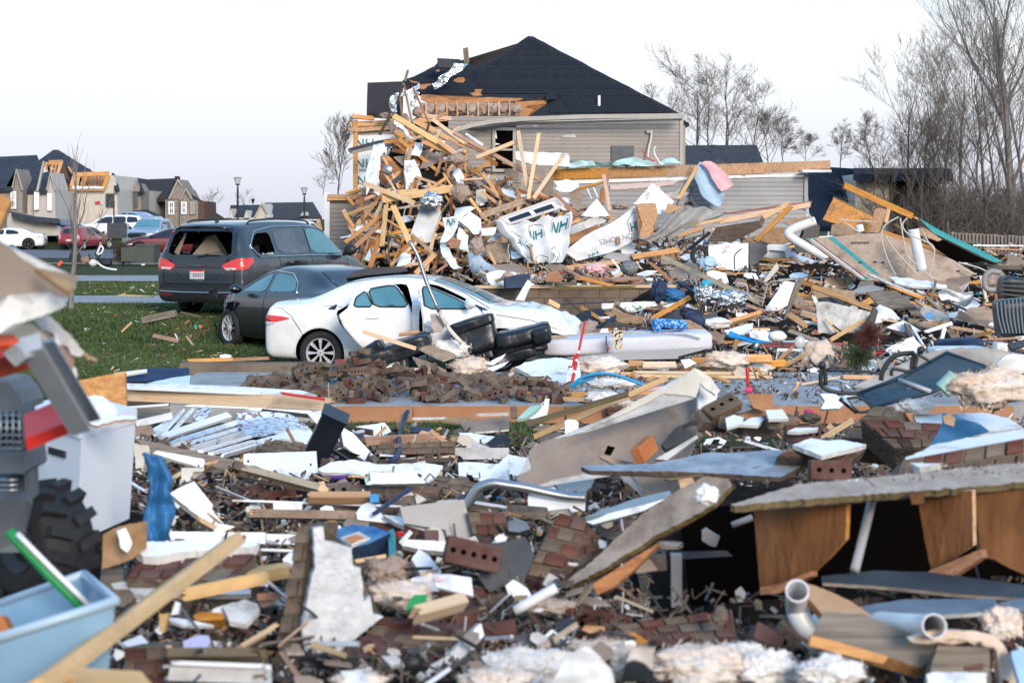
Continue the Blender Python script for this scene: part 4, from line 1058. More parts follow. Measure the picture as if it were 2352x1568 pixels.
  for pr in prisms:
   n=len(pr)//2;bm=bmesh.new();v=[bm.verts.new(p)for p in pr]
   bm.faces.new(v[:n]);bm.faces.new(list(reversed(v[n:])))
   for i in range(n):bm.faces.new([v[i],v[n+i],v[n+(i+1)%n],v[(i+1)%n]])
   BO.recalc_face_normals(bm,faces=bm.faces)
   for f in bm.faces:f.material_index=1
   cm=bpy.data.meshes.new('c');bm.to_mesh(cm);bm.free();cm.materials.append(M(s.pm));cm.materials.append(M('hole'))
   co=bpy.data.objects.new('c',cm);COL.objects.link(co)
   md=o.modifiers.new('b','BOOLEAN');md.operation='DIFFERENCE';md.object=co;md.solver='EXACT'
  bpy.context.view_layer.update();dg=bpy.context.evaluated_depsgraph_get()
  nm=bpy.data.meshes.new_from_object(o.evaluated_get(dg));cs=[m_.object for m_ in o.modifiers];o.modifiers.clear();o.data=nm
  for c_ in cs:bpy.data.objects.remove(c_)
  nm.polygons.foreach_set('use_smooth',[True]*len(nm.polygons));nm.set_sharp_from_angle(angle=rad(38))
  if len(nm.polygons)<50:print('BOOLEAN FAILED',s.root.name,len(nm.polygons))
  s.put(o)
 def wheel(s,x,side,style='spoke',n=8,rim='rim',steer=.0,wid=.2):
  r=s.rw;wv=max(abs(v.y)for v in s.V)-.03;y=side*(wv-wid/2)
  mw=MT((x,y,r))@MR(steer,4,'Z')
  h=wid/2;W_=MB().lathe([(-h*.8,r*.66),(-h,r*.72),(-h,r*.9),(-h*.8,r*.985),(-h*.4,r),(h*.4,r),(h*.8,r*.985),(h,r*.9),(h,r*.72),(h*.8,r*.66),(-h*.8,r*.66)],32).build('wheel','rubber',None,1,0)
  s.put(W_,None,mw)
  k=side
  rm=MB().lathe([(k*h*.82,r*.68),(k*h*.9,r*.66),(k*h*.8,r*.62),(-k*h*.3,r*.6)],32)
  rm.lathe([(k*h*.2,r*.6),(k*h*.15,.02)],24,1)
  for i in range(n):
   a=i*2*pi/n
   def pt(rr,da,yy):return(cos(a+da)*rr,yy,sin(a+da)*rr)
   if style=='spoke':wa,wb,yo=.5,.26,k*h*.78
   else:wa,wb,yo=.35,.1,k*h*.7
   w1,w2=wa*1.2/n*2.2,wb*3.0/n*2.2
   vs=[pt(r*.14,-w1,yo),pt(r*.14,w1,yo),pt(r*.64,w2*.62,k*h*.82),pt(r*.64,-w2*.62,k*h*.82)]
   vs+=[(v[0],v[1]-k*.03,v[2])for v in vs]
   rm.add(vs,[(0,1,2,3),(4,7,6,5),(0,3,7,4),(1,5,6,2),(0,4,5,1),(3,2,6,7)],0)
  rm.lathe([(k*h*.5,r*.17),(k*h*.88,r*.15),(k*h*.9,.01)],16)
  ro=rm.build('rim',[rim,'hole'],None,False,local=False);s.put(ro,W_,mw)
  return W_
SED=[(.0,.42,.6,.63,.7,.5),(.02,.32,.78,.82,.78,.54),(.06,.27,.93,.97,.83,.57),(.12,.24,1.0,1.055,.86,.58),(.22,.23,1.02,1.075,.875,.585),(.4,.22,1.025,1.085,.885,.59),(.7,.2,1.02,1.13,.89,.6),(1.25,.19,1.0,1.36,.89,.57),(1.7,.18,.975,1.425,.89,.56),
  (2.1,.17,.965,1.435,.89,.56),(2.5,.17,.955,1.39,.89,.57),(3.0,.17,.945,1.21,.89,.63),(3.4,.18,.94,1.03,.89,.7),(3.8,.19,.92,.99,.885,.72),(4.15,.2,.86,.93,.87,.68),(4.4,.2,.76,.83,.82,.58),(4.55,.22,.64,.7,.73,.46),(4.61,.26,.55,.59,.62,.38),(4.63,.34,.46,.5,.52,.3)]
def scale_st(st,kx=1,kz=1,kw=1):return[(a*kx,b*kz,c*kz,d_*kz,e*kw,f*kw)for a,b,c,d_,e,f in st]
def car_root(name,x,y,d,zg,heading,L,label,cat='car',group=None,roll=0,pitch=0,anchor=None):
 """heading: compass of the nose in the ground plane (0 = right, 90 = away)"""
 p=P(x,0,d);p.z=zg if zg is not None else bank(p.x,d);a=rad(heading)
 o=bpy.data.objects.new(name,None);COL.objects.link(o)
 o.matrix_world=MT(p)@MR(a,4,'Z')@MR(rad(pitch),4,'Y')@MR(rad(roll),4,'X')@MT((-anchor[0],-anchor[1],0)if anchor else(-L/2,0,0))
 return tag(o,label,cat,group)
def white_sedan():
 root=car_root('white_sedan',736,0,25.0,-.205,-9,4.63,'white sedan with two doors ajar and crumpled nose, wedged against the black sedan',anchor=(.87,-.85),pitch=-.6)
 def dent(v):
  if v.x>3.7:v=v+Ve((0,0,NN(v*3)*.2*(v.x-3.7)+NN(v*9)*.03))
  return v
 c=Car(SED,4.63,(.87,3.55),.325,root,'paint_white',dent=dent)
 sd_=-1
 rear=rp([(1.12,.93),(1.28,1.02),(1.38,1.17),(1.62,1.29),(2.02,1.325),(2.14,1.31),(2.26,1.0),(2.26,.4),(1.98,.27),(1.62,.3),(1.35,.55),(1.18,.75)])
 front=rp([(2.36,1.0),(2.42,1.33),(2.62,1.29),(2.98,1.13),(3.3,.96),(3.34,.55),(3.26,.3),(2.42,.27),(2.36,.45)])
 def doorpart(poly,hx,ang,win,handle,nm):
  mw=MT((hx,sd_*.88,0))@MR(rad(ang),4,'Z')@MT((-hx,-sd_*.88,0))
  dr=c.dc('door',poly,'y',sd_,'paint_white',.004,.05,None,mw,.05)
  for w_ in win:
   c.dc('window',w_,'y',sd_,'glass_sky',.012,.05,dr,mw)
   c_=[]
   for a,b in w_+[w_[0]]:
    h=c.hit(a,b,'y',sd_)
    if h:c_.append(h[0]+h[1]*.012)
   o=MB().tube(c_,.013,5).build('window_frame','black',None,1,0);c.put(o,dr,mw)
  h=c.hit(handle[0],handle[1],'y',sd_)
  o=MB().tube([h[0]+Ve((-.1,0,0)),h[0]+Ve((-.08,sd_*.03,.005)),h[0]+Ve((.08,sd_*.03,.005)),h[0]+Ve((.1,0,0))],.014,6).build('door_handle','paint_white',None,1,0)
  c.put(o,dr,mw);return dr,mw
 rw1=rp([(1.36,1.02),(1.44,1.15),(1.62,1.24),(1.66,1.01)]);rw2=rp([(1.68,1.01),(1.66,1.255),(1.98,1.3),(2.11,1.29),(2.25,.99)])
 doorpart(rear,2.26,38,[rw1,rw2],(1.62,.86),'r')
 fw=rp([(2.4,.99),(2.45,1.3),(2.62,1.265),(2.96,1.11),(3.1,1.02),(3.12,.965)])
 fd,fmw=doorpart(front,3.34,37,[fw],(2.58,.83),'f')
 o=MB().tube([(3.02,sd_*.9,1.0),(3.02,sd_*1.0,1.02)],.03,6).build('mirror_arm','black',None,0,0);c.put(o,fd,fmw)
 b=blob('wing_mirror',(0,0,0),(.07,.125,.085),'paint_white',amp=.0,fine=0,sub=2);b.matrix_world=MT((3.0,sd_*1.06,1.06));c.put(b,fd,fmw)
 for poly in(rear,front):c.cut(poly,'y',sd_)
 for w_ in(rw1,rw2,fw):c.dc('window',w_,'y',1,'glass_sky',.006)
 c.body()
 for(x,y)in((1.75,-.35),(1.75,.35),(2.75,-.36),(2.75,.36)):
  mb=MB();mb.box((x,y,.52),(.5,.48,.16));mb.box((x-.27,y,.82),(.14,.48,.55),rot=MR(-.2,3,'Y'));c.put(mb.build('seat','black',None,0,0))
 c.put(MB().box((2.4,0,.32),(2.6,1.5,.06)).build('cabin_floor','black',None,0,0))
 c.put(MB().box((2.3,sd_*.84,.66),(.09,.06,.72)).build('pillar','paint_white',None,0,0))
 c.put(MB().box((3.3,0,.75),(.25,1.4,.35)).build('dashboard','black',None,0,0))
 c.dc('windscreen',[(2.52,-.5),(2.52,.5),(3.36,.64),(3.42,0),(3.36,-.64)],'z',1,'glass_sky',.008,.07)
 c.dc('rear_window',[(.62,-.5),(1.25,-.48),(1.25,.48),(.62,.5)],'z',1,'glass_sky',.008,.07)
 c.dc('quarter_panel',rp([(.98,.965),(1.13,1.045),(1.11,.955)]),'y',sd_,'glass_dark',.006)
 c.dc('wing_panel',rp([(3.1,.96),(3.13,1.04),(3.4,.935)]),'y',sd_,'glass_dark',.006)
 t=c.dc('tail_light',rp([(.02,.8),(.06,.885),(.3,.865),(.44,.835),(.3,.8),(.16,.78)]),'y',sd_,'tail_red',.012,.04)
 c.dc('tail_light_lens',[(.04,.77),(.16,.785),(.2,.76),(.06,.725)],'y',sd_,'lens_white',.014,.03)
 c.line('seam',[(.46,.84),(.62,.6),(.56,.5)],'y',sd_,.005);c.line('seam',[(.1,1.0),(.3,.98),(.46,.85)],'y',sd_,.004)
 c.line('seam',[(3.36,.93),(3.4,.6),(3.32,.3)],'y',sd_,.004);c.line('seam',[(3.5,.88),(4.0,.8),(4.4,.66)],'y',sd_,.005)
 c.line('roof_seam',[(1.25,1.34),(1.7,1.41),(2.1,1.42),(2.45,1.385),(3.0,1.18),(3.38,.97)],'y',sd_,.007,'black')
 c.line('crease',[(.9,1.02),(1.2,1.0)],'y',sd_,.004)
 c.dc('headlight',rp([(4.12,.66),(4.42,.6),(4.5,.52),(4.3,.56),(4.14,.6)]),'y',sd_,'glass_dark',.012,.04)
 c.dc('fog_grille',rp([(4.4,.26),(4.6,.3),(4.6,.5),(4.5,.5)]),'y',sd_,'black',.014,.04)
 c.dc('grille',[(-.55,.26),(.55,.26),(.42,.46),(-.42,.46)],'x',1,'black',.01,.08)
 o=plate_local=sheet('torn_wing','c',[(0,0),(1,0),(1,1)],30,FACE,.01,'paint_white');bpy.data.objects.remove(o)
 pts3=[Ve((3.62,sd_*.9,.7)),Ve((3.95,sd_*.97,.74)),Ve((4.22,sd_*.93,.55)),Ve((4.0,sd_*.96,.6)),Ve((3.9,sd_*.93,.5)),Ve((3.8,sd_*.95,.64))]
 cc=sum(pts3,Ve())/6;o=mk('torn_wing',SM('t',[p-cc for p in pts3],(0,sd_,.15),.012),['paint_white']*3,None,MT(cc));c.put(o)
 for x in(.87,3.55):
  for q in(-1,1):c.wheel(x,q,'spoke',8)
 c.line('wheel_arch',[(x_,z_)for x_,z_ in[(.87+cos(a*.16)*.385,.325+sin(a*.16)*.385)for a in range(-1,21)]],'y',sd_,.008,'paint_white',0)
 return root
white_sedan();land(960,720,'white sedan');land(740,810,'white sedan rear wheel');land(1290,740,'crumpled white bumper')
def black_sedan():
 root=car_root('black_sedan',538,0,29.5,-.13,128,4.7,'black sedan with smashed front wing squeezed between the minivan and the white sedan',anchor=(3.58,.8))
 def dent(v):
  k=max(0,v.x-3.45);j=NN(v*2.6)*.22*min(1,k)+NN(v*8)*.12*min(1,k)
  return v+Ve((-max(0,v.x-3.75)*.62,(-.1 if v.y>0 else-.05)*min(1,k)+j*.5,j*.5-.05*k))
 c=Car(scale_st(SED,1.015,1.0,1.02),4.7,(.9,3.58),.335,root,'paint_black',dent=dent)
 c.body()
 for q in(1,-1):
  c.dc('window',rp([(2.44,.985),(2.47,1.3),(2.66,1.265),(3.0,1.12),(3.26,.975)]),'y',q,'glass_sky',.006)
  c.dc('window',rp([(1.48,1.02),(1.62,1.19),(1.84,1.27),(2.36,1.3),(2.34,.99)]),'y',q,'glass_sky',.006)
  c.line('window_trim',[(1.4,1.0),(1.55,1.17),(1.82,1.3),(2.4,1.335),(2.72,1.28),(3.08,1.12),(3.36,.97)],'y',q,.012,'chrome',.006)
  c.line('seam',[(2.4,1.0),(2.42,.3)],'y',q,.005)
 c.dc('windscreen',[(2.56,-.5),(2.56,.5),(3.38,.62),(3.42,0),(3.38,-.62)],'z',1,'glass_sky',.008,.07)
 c.dc('rear_window',[(.62,-.5),(1.25,-.48),(1.25,.48),(.62,.5)],'z',1,'glass_dark',.008,.07)
 for x,st in((.9,0),(3.58,0)):
  for q in(-1,1):c.wheel(x,q,'thin',10,'rim',steer=0,wid=.22)
 b=blob('wing_mirror',(0,0,0),(.07,.12,.08),'paint_black',amp=0,fine=0,sub=2);b.matrix_world=MT((3.12,1.02,1.02));c.put(b)
 for i in range(26):
  p=Ve((U(3.3,4.25),U(.3,.98),U(.2,.92)));q=[p+Ve((U(-.13,.13),U(-.08,.08),U(-.13,.13)))for _ in range(4)]
  n=(q[1]-q[0]).cross(q[2]-q[0])
  if n.length<1e-5:continue
  cc=sum(q,Ve())/4;c.put(mk('torn_panel',mesh('torn_panel',[v-cc for v in q],[(0,1,2),(0,2,3),(0,3,1)]),'paint_black' if i%3 else 'black',None,MT(cc)))
black_sedan();land(660,700,'black sedan');land(538,745,'black sedan front wheel')
VAN=[(.0,.42,.86,.92,.8,.62),(.03,.3,1.02,1.1,.9,.68),(.1,.25,1.1,1.34,.955,.73),(.24,.24,1.13,1.62,.985,.72),(.4,.24,1.13,1.7,.99,.715),(.9,.22,1.12,1.75,1.0,.72),(1.8,.2,1.1,1.765,1.0,.73),(2.7,.19,1.08,1.745,1.0,.73),(3.3,.19,1.06,1.64,1.0,.73),
  (3.8,.2,1.04,1.36,.995,.74),(4.25,.21,1.0,1.1,.98,.74),(4.7,.22,.9,.99,.94,.68),(5.0,.24,.74,.83,.82,.55),(5.14,.28,.55,.62,.64,.4),(5.17,.36,.46,.5,.5,.3)]
def minivan():
 yaw=66
 root=car_root('minivan',456,0,31.3,.29,yaw,5.17,'dusty grey minivan with smashed rear window and dented side, parked on the lawn edge','minivan',anchor=(0,0))
 def dent(v):
  if v.y<-.3 and.9<v.x<3.2 and.35<v.z<.95:
   v=v+Ve((0,.1*math.exp(-((v.x-1.75)/.3)**2-((v.z-.75)/.2)**2)+.03*NN(v*3.2),0))
  return v
 c=Car(scale_st(VAN,.95),4.91,(1.0,3.9),.36,root,'paint_grey',dent=dent,nx=130)
 rwp=rp([(-.7,1.17),(-.6,1.12),(.6,1.12),(.7,1.17),(.64,1.5),(.56,1.56),(-.56,1.56),(-.64,1.5)])
 qw=rp([(.42,1.3),(.58,1.14),(1.16,1.14),(1.12,1.54),(.66,1.52)])
 c.cut(rwp,'x',-1);c.cut(qw,'y',-1);c.cut(qw,'y',1)
 c.cut([(3.35,-.55),(3.35,.55),(4.0,.62),(4.0,-.62)],'z',1);c.cut(rp([(2.48,1.15),(2.48,1.56),(2.9,1.54),(3.3,1.42),(3.6,1.2)]),'y',1)
 c.body((.22,3.7,.82,.5,1.62))
 for q in(-1,1):
  mid=rp([(1.26,1.14),(1.24,1.58),(2.34,1.6),(2.38,1.13)]);fr_=rp([(2.48,1.13),(2.44,1.6),(2.9,1.585),(3.35,1.44),(3.72,1.22),(3.76,1.1)])
  c.dc('window',mid,'y',q,'van_glass',.006);c.dc('window',fr_,'y',q,'glass_sky' if q<0 else 'glass_clear',.006)
  c.line('window_trim',[(.36,1.28),(.55,1.09),(1.2,1.085),(2.4,1.085),(3.8,1.055)],'y',q,.013,'chrome',.008)
  c.line('window_trim',[(.36,1.28),(.62,1.555),(1.2,1.635),(2.4,1.65),(2.95,1.62),(3.4,1.48),(3.82,1.21)],'y',q,.012,'chrome',.008)
  for pl in([(1.22,1.08),(1.3,.75),(1.42,.3)],[(2.42,1.62),(2.44,.26)],[(3.84,1.06),(3.8,.6),(3.66,.3)],[(1.3,.27),(3.6,.26)]):c.line('seam',pl,'y',q,.006)
  c.line('side_rail',[(.5,.9),(2.2,.88),(3.7,.86)],'y',q,.008,'paint_grey')
  for hx in(2.28,2.6):
   h=c.hit(hx,.93,'y',q)
   c.put(MB().bar(h[0]+Ve((-.1,q*.03,0)),h[0]+Ve((.1,q*.03,0)),.025,.03).build('door_handle','chrome',None,0,0))
 c.dc('windscreen',[(3.25,-.62),(3.25,.62),(4.1,.72),(4.2,0),(4.1,-.72)],'z',1,'glass_clear',.008,.08)
 c.dc('lower_glass_band',rp([(-.78,.98),(.78,.98),(.74,1.13),(-.74,1.13)]),'x',-1,'glass_dark',.008)
 for q in(-1,1):
  c.dc('window_surround',[(q*.7,1.12),(q*.8,1.12),(q*.73,1.52),(q*.62,1.58)],'x',-1,'glass_dark',.008)
 c.dc('window_surround',[(-.62,1.555),(.62,1.555),(.58,1.6),(-.58,1.6)],'x',-1,'glass_dark',.008)
 for q in(-1,1):
  t=c.dc('tail_light',rp([(q*.97,.99),(q*.97,.87),(q*.6,.84),(q*.5,.93),(q*.62,1.0),(q*.8,1.06),(q*.93,1.08)]),'x',-1,'tail_red',.014,.05)
  c.dc('tail_light_lens',[(q*.56,.9),(q*.62,.855),(q*.8,.862),(q*.82,.9),(q*.7,.895)],'x',-1,'lens_white',.02,.04,t)
  c.dc('tail_light',rp([(.0,.88),(.02,1.06),(.36,1.08),(.3,.98),(.16,.9)]),'y',q,'tail_red',.012,.05)
  c.dc('reflector',[(q*.58,.385),(q*.84,.39),(q*.84,.42),(q*.58,.415)],'x',-1,'red_dark',.012)
 c.dc('light_band',[(-.5,.885),(.5,.885),(.55,.965),(-.55,.965)],'x',-1,'paint_dark',.012)
 h=c.hit(0,.935,'x',-1)[0]
 c.put(MB().tube([h+Ve((-.03,-.24,.01)),h+Ve((-.04,0,-.005)),h+Ve((-.03,.24,.01))],[.006,.017,.006],6).build('emblem','chrome',None,0,0))
 c.line('bumper_strip',[(-.86,.455),(-.4,.44),(.4,.44),(.86,.455)],'x',-1,.014,'chrome',.008)
 c.dc('bumper_lower',[(-.8,.27),(.8,.27),(.86,.43),(-.86,.43)],'x',-1,'black',.006)
 c.dc('bumper_step',[(-.86,.52),(.86,.52),(.84,.6),(-.84,.6)],'x',-1,'paint_dark',.004)
 for q in(-1,1):c.line('tailgate_seam',[(q*.76,.6),(q*.78,.88)],'x',-1,.006)
 c.line('tailgate_seam',[(-.76,.6),(.76,.6)],'x',-1,.006)
 c.line('plate_recess',[(-.52,.83),(-.36,.69),(.36,.69),(.52,.83)],'x',-1,.008,'paint_dark')
 h=c.hit(.02,.765,'x',-1)[0]
 pl=c.put(MB().box((h.x-.02,.02,.765),(.012,.31,.16)).build('licence_plate','lens_white',None,0,0))
 c.put(MB().box((h.x-.0275,.02,.835),(.004,.29,.02)).build('plate_band','tail_red',None,0,0),pl)
 mwp=root.matrix_world@MT((h.x-.03,-.01,.755))@Matrix(((0,0,-1,0),(-1,0,0,0),(0,1,0,0),(0,0,0,1)))
 text_obj('35421',.095,mwp,'navy','lettering',pl,.001)
 c.put(MB().lathe([(0,.032),(-.004,.03)],10,0,'x').build('plate_seal','charcoal',None,mw=MT((h.x-.028,.135,.755))),pl)
 c.put(MB().bar(c.hit(-.1,.655,'x',-1)[0]+Ve((-.01,0,0)),c.hit(.1,.655,'x',-1)[0]+Ve((-.01,0,0)),.03,.02).build('gate_handle','chrome',None,0,0))
 h=c.hit(.52,.64,'x',-1)[0]
 c.put(MB().tube([(.14,-.58,1.6),(.07,-.45,1.635),(.05,0,1.65),(.07,.45,1.635),(.14,.58,1.6)],.03,6).build('spoiler','paint_dark',None,1,0))
 c.put(MB().tube([(.0,.05,1.08),(-.01,-.2,1.13),(-.0,-.45,1.12)],.01,5).build('rear_wiper','black',None,0,0))
 for q in(-1,1):
  p=[c.hit(x,q*.66,'z',1)[0]+Ve((0,0,z))for x,z in((.6,0),(.75,.05),(1.6,.055),(2.6,.05),(2.8,0))];c.put(MB().tube(SP(p,4),.018,6).build('roof_rail','black',None,1,0))
 h=c.hit(.62,0,'z',1)[0];c.put(MB().add([h+Ve(v)for v in((-.08,-.02,0),(-.08,.02,0),(.08,0,0),(-.06,0,.06))],[(0,1,3),(1,2,3),(2,0,3)]).build('aerial_fin','black',None,0,0))
 for k in range(14):
  a=U(0,6.28);y,z=cos(a)*.66,1.34+sin(a)*.21
  c.put(MB().add([(.16+U(-.05,.03),y,z),(.14,y+U(-.05,.05),z+U(-.04,.04)),(.15,y*.93,z+(1.34-z)*.14)],[(0,1,2)]).build('glass_shard','glass_dark',None,0,0))
 for k in range(9):
  x=U(.62,1.12);c.put(MB().add([(x,-.985,1.13),(x+.06,-.985,1.13),(x+.02,-.97,1.13+U(.02,.05))],[(0,1,2)]).build('glass_shard','lens_white',None,0,0))
 for x in(1.25,2.1,3.0):
  for y in(-.45,.45)if x>1.5 else(-.42,.42):
   mb=MB();mb.box((x,y,.78),(.5,.5,.16));mb.box((x-.28,y,1.08),(.14,.5,.5),rot=MR(-.2,3,'Y'));c.put(mb.build('seat','black',None,0,0))
   hd=blob('headrest',(0,0,0),(.06,.14,.1),'charcoal',amp=.02,fine=0,sub=2);hd.matrix_world=MT((x-.34,y,1.4));c.put(hd)
 c.put(MB().box((2.4,0,.5),(3.6,1.6,.06)).build('cabin_floor','black',None,0,0))
 for q in(-1,1):c.put(MB().bar((.35,q*.8,1.0),(.52,q*.66,1.6),.09,.1).build('trim_pillar','cabin_trim',None,0,0))
 cl=c.put(MB().add([(.55,-.3,1.05),(.9,.0,1.2),(.8,.35,1.45),(.5,.5,1.1),(.7,.1,1.5)],[(0,1,4),(1,2,4),(2,3,1),(0,3,1)]).build('torn_lining','cabin_trim',None,0,0))
 b=blob('wing_mirror',(0,0,0),(.1,.14,.12),'black',amp=0,fine=0,sub=2);b.matrix_world=MT((3.62,-1.14,1.17));c.put(b)
 c.put(MB().tube([(3.66,-.96,1.08),(3.62,-1.1,1.12)],.04,6).build('mirror_arm','black',None,0,0))
 b=blob('wing_mirror',(0,0,0),(.1,.14,.12),'black',amp=0,fine=0,sub=2);b.matrix_world=MT((3.62,1.14,1.17));c.put(b)
 for x in(1.02,4.08):
  for q in(-1,1):c.wheel(x,q,'spoke',5,'rim_dark',wid=.23)
minivan();land(450,620,'grey minivan');land(640,550,'minivan side window')
GP='vehicles parked along the far street'
def far_car(name,x,d,zg,head,L,st,pm,label,rw=.33,wh=(.9,3.6),side=1,tails=None,heads=None,wins=None,rim='rim',cat='car',glass='glass_dark',ws=None,extra=None,group=GP):
 root=car_root(name,x,0,d,zg,head,L,label,cat,group);c=Car(st,L,wh,rw,root,pm,nx=60);c.body()
 for q in(-1,1):
  for w_ in wins or[]:c.dc('window',rp(w_),'y',q,glass,.008,.15)
  for t in tails or[]:c.dc('tail_light',rp(t),'y',q,'tail_red',.02,.1)
  for x_ in wh:c.wheel(x_,q,'spoke',5,rim,wid=.24)
  b=blob('wing_mirror',(0,0,0),(.08,.12,.08),pm if 'white' in pm else 'black',amp=0,fine=0,sub=2)
  xm=wins[0][-1][0]if wins else L*.65;b.matrix_world=MT((xm,q*(max(v.y for v in c.V)+.08),wins[0][-1][1]+.06 if wins else 1));c.put(b)
 if ws:
  for nm,p,gl in ws:c.dc(nm,p,'z',1,gl,.012,.12)
 if extra:extra(c)
 return c
sw=[[(2.36,.99),(2.38,1.31),(2.66,1.265),(3.0,1.12),(3.24,.965)],[(1.42,1.02),(1.62,1.21),(1.84,1.27),(2.26,1.3),(2.26,.99)]]
kz=lambda w_,kx,kzz:[[(a*kx,b*kzz)for a,b in q]for q in w_]
far_car('white_fastback',16,112,.02,187,5.0,scale_st(SED,1.08,1.0,1.08),'paint_white','white fastback car with black wheels parked at the frame edge',.37,(.98,3.9),wins=kz(sw,1.08,1.0),tails=[[(.03,.82),(.3,.86),(.5,.83),(.25,.77)]],rim='rim_dark',glass='glass_dark')
SUVS=[(.0,.45,.85,.9,.72,.55),(.05,.36,1.05,1.15,.86,.62),(.18,.32,1.1,1.55,.92,.66),(.5,.3,1.1,1.7,.94,.68),(1.4,.28,1.08,1.75,.95,.69),(2.5,.27,1.06,1.72,.95,.69),(3.1,.28,1.04,1.45,.95,.7),(3.5,.3,1.02,1.14,.94,.72),(4.2,.32,.95,1.03,.9,.66),(4.6,.36,.78,.84,.78,.5),(4.7,.42,.6,.65,.6,.35)]
vw=[[(2.05,1.1),(2.05,1.6),(2.5,1.58),(2.98,1.36),(3.2,1.1)],[(1.15,1.12),(1.15,1.6),(1.98,1.6),(1.98,1.1)],[(.3,1.2),(.42,1.56),(1.08,1.6),(1.08,1.13)]]
far_car('dark_suv',78,121,None,165,4.7,scale_st(SUVS,1,1.0,1),'paint_dark','dark estate car with red tail lamps behind the white fastback',.36,(.9,3.7),wins=vw,tails=[[(.05,1.0),(.1,1.2),(.25,1.2),(.25,1.0)]])
far_car('blue_sedan',118,118,None,150,4.6,SED,'paint_blue','blue sedan parked between the white fastback and the red hatchback',wins=sw,tails=[[(.05,.8),(.1,.9),(.3,.88),(.3,.8)]])
HAT=[(.0,.4,.7,.8,.62,.48),(.08,.3,.88,1.05,.76,.55),(.25,.26,.95,1.33,.8,.56),(.6,.24,.97,1.48,.81,.56),(1.3,.22,.96,1.5,.81,.56),(1.9,.22,.95,1.42,.81,.58),(2.5,.22,.93,1.1,.81,.6),(2.9,.24,.86,.95,.78,.56),(3.3,.26,.72,.8,.68,.45),(3.54,.32,.5,.55,.5,.3)]
def fiat(c):
 c.dc('rear_window',rp([(-.48,1.05),(.48,1.05),(.42,1.34),(-.42,1.34)]),'x',-1,'glass_dark',.012,.12)
 for q in(-1,1):
  c.dc('tail_light',rp([(q*.55,.72),(q*.66,.72),(q*.66,.95),(q*.55,.95)]),'x',-1,'pink',.02,.08)
 c.put(MB().box((-.02,0,.62),(.02,.36,.12)).build('licence_plate','lens_white',None,0,0))
 c.dc('bumper_lower',[(-.6,.3),(.6,.3),(.6,.42),(-.6,.42)],'x',-1,'black',.012,.15)
far_car('red_hatchback',187,110,.05,78,3.55,HAT,'paint_red','small red hatchback seen from behind, beyond the thin young tree',.31,(.62,2.92),wins=[[(1.3,.99),(1.2,1.38),(1.9,1.33),(2.35,1.02)]],extra=fiat)
far_car('brown_hatchback',205,113,.05,60,3.9,HAT,'paint_brown','orange brown car half hidden by the small red hatchback',.31,(.62,3.0),wins=[[(1.3,.99),(1.2,1.38),(1.9,1.33),(2.35,1.02)]])
far_car('white_suv',252,119,None,186,4.7,scale_st(SUVS,1,.93,1),'paint_white','white crossover parked nose away between the red hatchback and the pickup',.35,(.9,3.7),wins=kz(vw,1,.93),glass='glass_dark')
far_car('grey_suv',300,123,None,175,4.5,SED,'paint_silver','silver car tail beside the white crossover',wins=sw)
PICK=[(.0,.5,1.2,1.28,.8,.7),(.1,.45,1.3,1.36,.98,.8),(1.7,.42,1.3,1.38,1.0,.8),(1.9,.42,1.3,1.85,1.0,.74),(2.4,.4,1.28,1.94,1.0,.76),(3.4,.4,1.27,1.92,1.0,.76),(3.9,.4,1.26,1.62,1.0,.8),(4.3,.4,1.25,1.36,1.0,.84),(5.2,.42,1.18,1.28,.98,.8),(5.6,.45,1.02,1.12,.94,.7),(5.75,.5,.85,.9,.85,.6)]
def pick(c):
 c.dc('grille',rp([(-.52,.78),(.52,.78),(.58,1.1),(-.58,1.1)]),'x',1,'black',.02,.12)
 c.put(MB().box((5.79,0,.95),(.05,1.1,.07)).build('grille_bar','chrome',None,0,0));c.put(MB().box((5.78,0,.62),(.12,1.75,.2)).build('bumper','chrome',None,0,0))
 for q in(-1,1):c.dc('headlight',rp([(q*.62,.92),(q*.9,.94),(q*.9,1.08),(q*.62,1.06)]),'x',1,'lens_white',.03,.08)
 for q in(-1,1):c.put(MB().box((4.15,q*1.2,1.45),(.12,.26,.3)).build('tow_mirror','paint_silver',None,0,0))
far_car('pickup_truck',352,104,.1,262,5.8,PICK,'paint_silver','pale blue silver pickup truck facing us behind the minivan roof',.42,(1.2,4.7),wins=[[(2.95,1.3),(2.95,1.8),(3.5,1.74),(4.0,1.36)],[(2.1,1.3),(2.1,1.8),(2.85,1.8),(2.85,1.3)]],cat='pickup',ws=[('windscreen',[(3.45,-.68),(3.45,.68),(4.15,.8),(4.15,-.8)],'glass_sky')],extra=pick)
def red3(c):
 c.dc('headlight',rp([(4.5,.7),(4.75,.66),(4.82,.56),(4.5,.6)]),'y',1,'lens_white',.02,.08)
far_car('maroon_sedan',395,92,.05,187,5.0,scale_st(SED,1.08,1.04,1.06),'paint_maroon','maroon sedan with bright multi spoke wheel behind the minivan tail',.37,(.98,4.15),wins=kz(sw,1.08,1.04),extra=red3)
def rack(c):
 for y in(-.7,.7):c.put(MB().bar((.6,y,1.98),(3.4,y,1.98),.06).build('ladder_rail','white',None,0,0))
 for i in range(7):c.put(MB().bar((.7+i*.42,-.7,1.99),(.7+i*.42,.7,1.99),.04).build('rung','white',None,0,0))
far_car('white_work_van',690,95,.0,70,5.2,scale_st(SUVS,1.1,1.12,1.05),'paint_white','white work vehicle with ladder rack showing above the minivan roof',.38,(1.0,4.1),wins=kz(vw,1.1,1.12),cat='van',extra=rack)
for x,y,s in((30,540,'white fastback'),(180,545,'red hatchback'),(350,520,'pickup truck'),(240,530,'white crossover'),(380,550,'maroon sedan')):land(x,y,s)
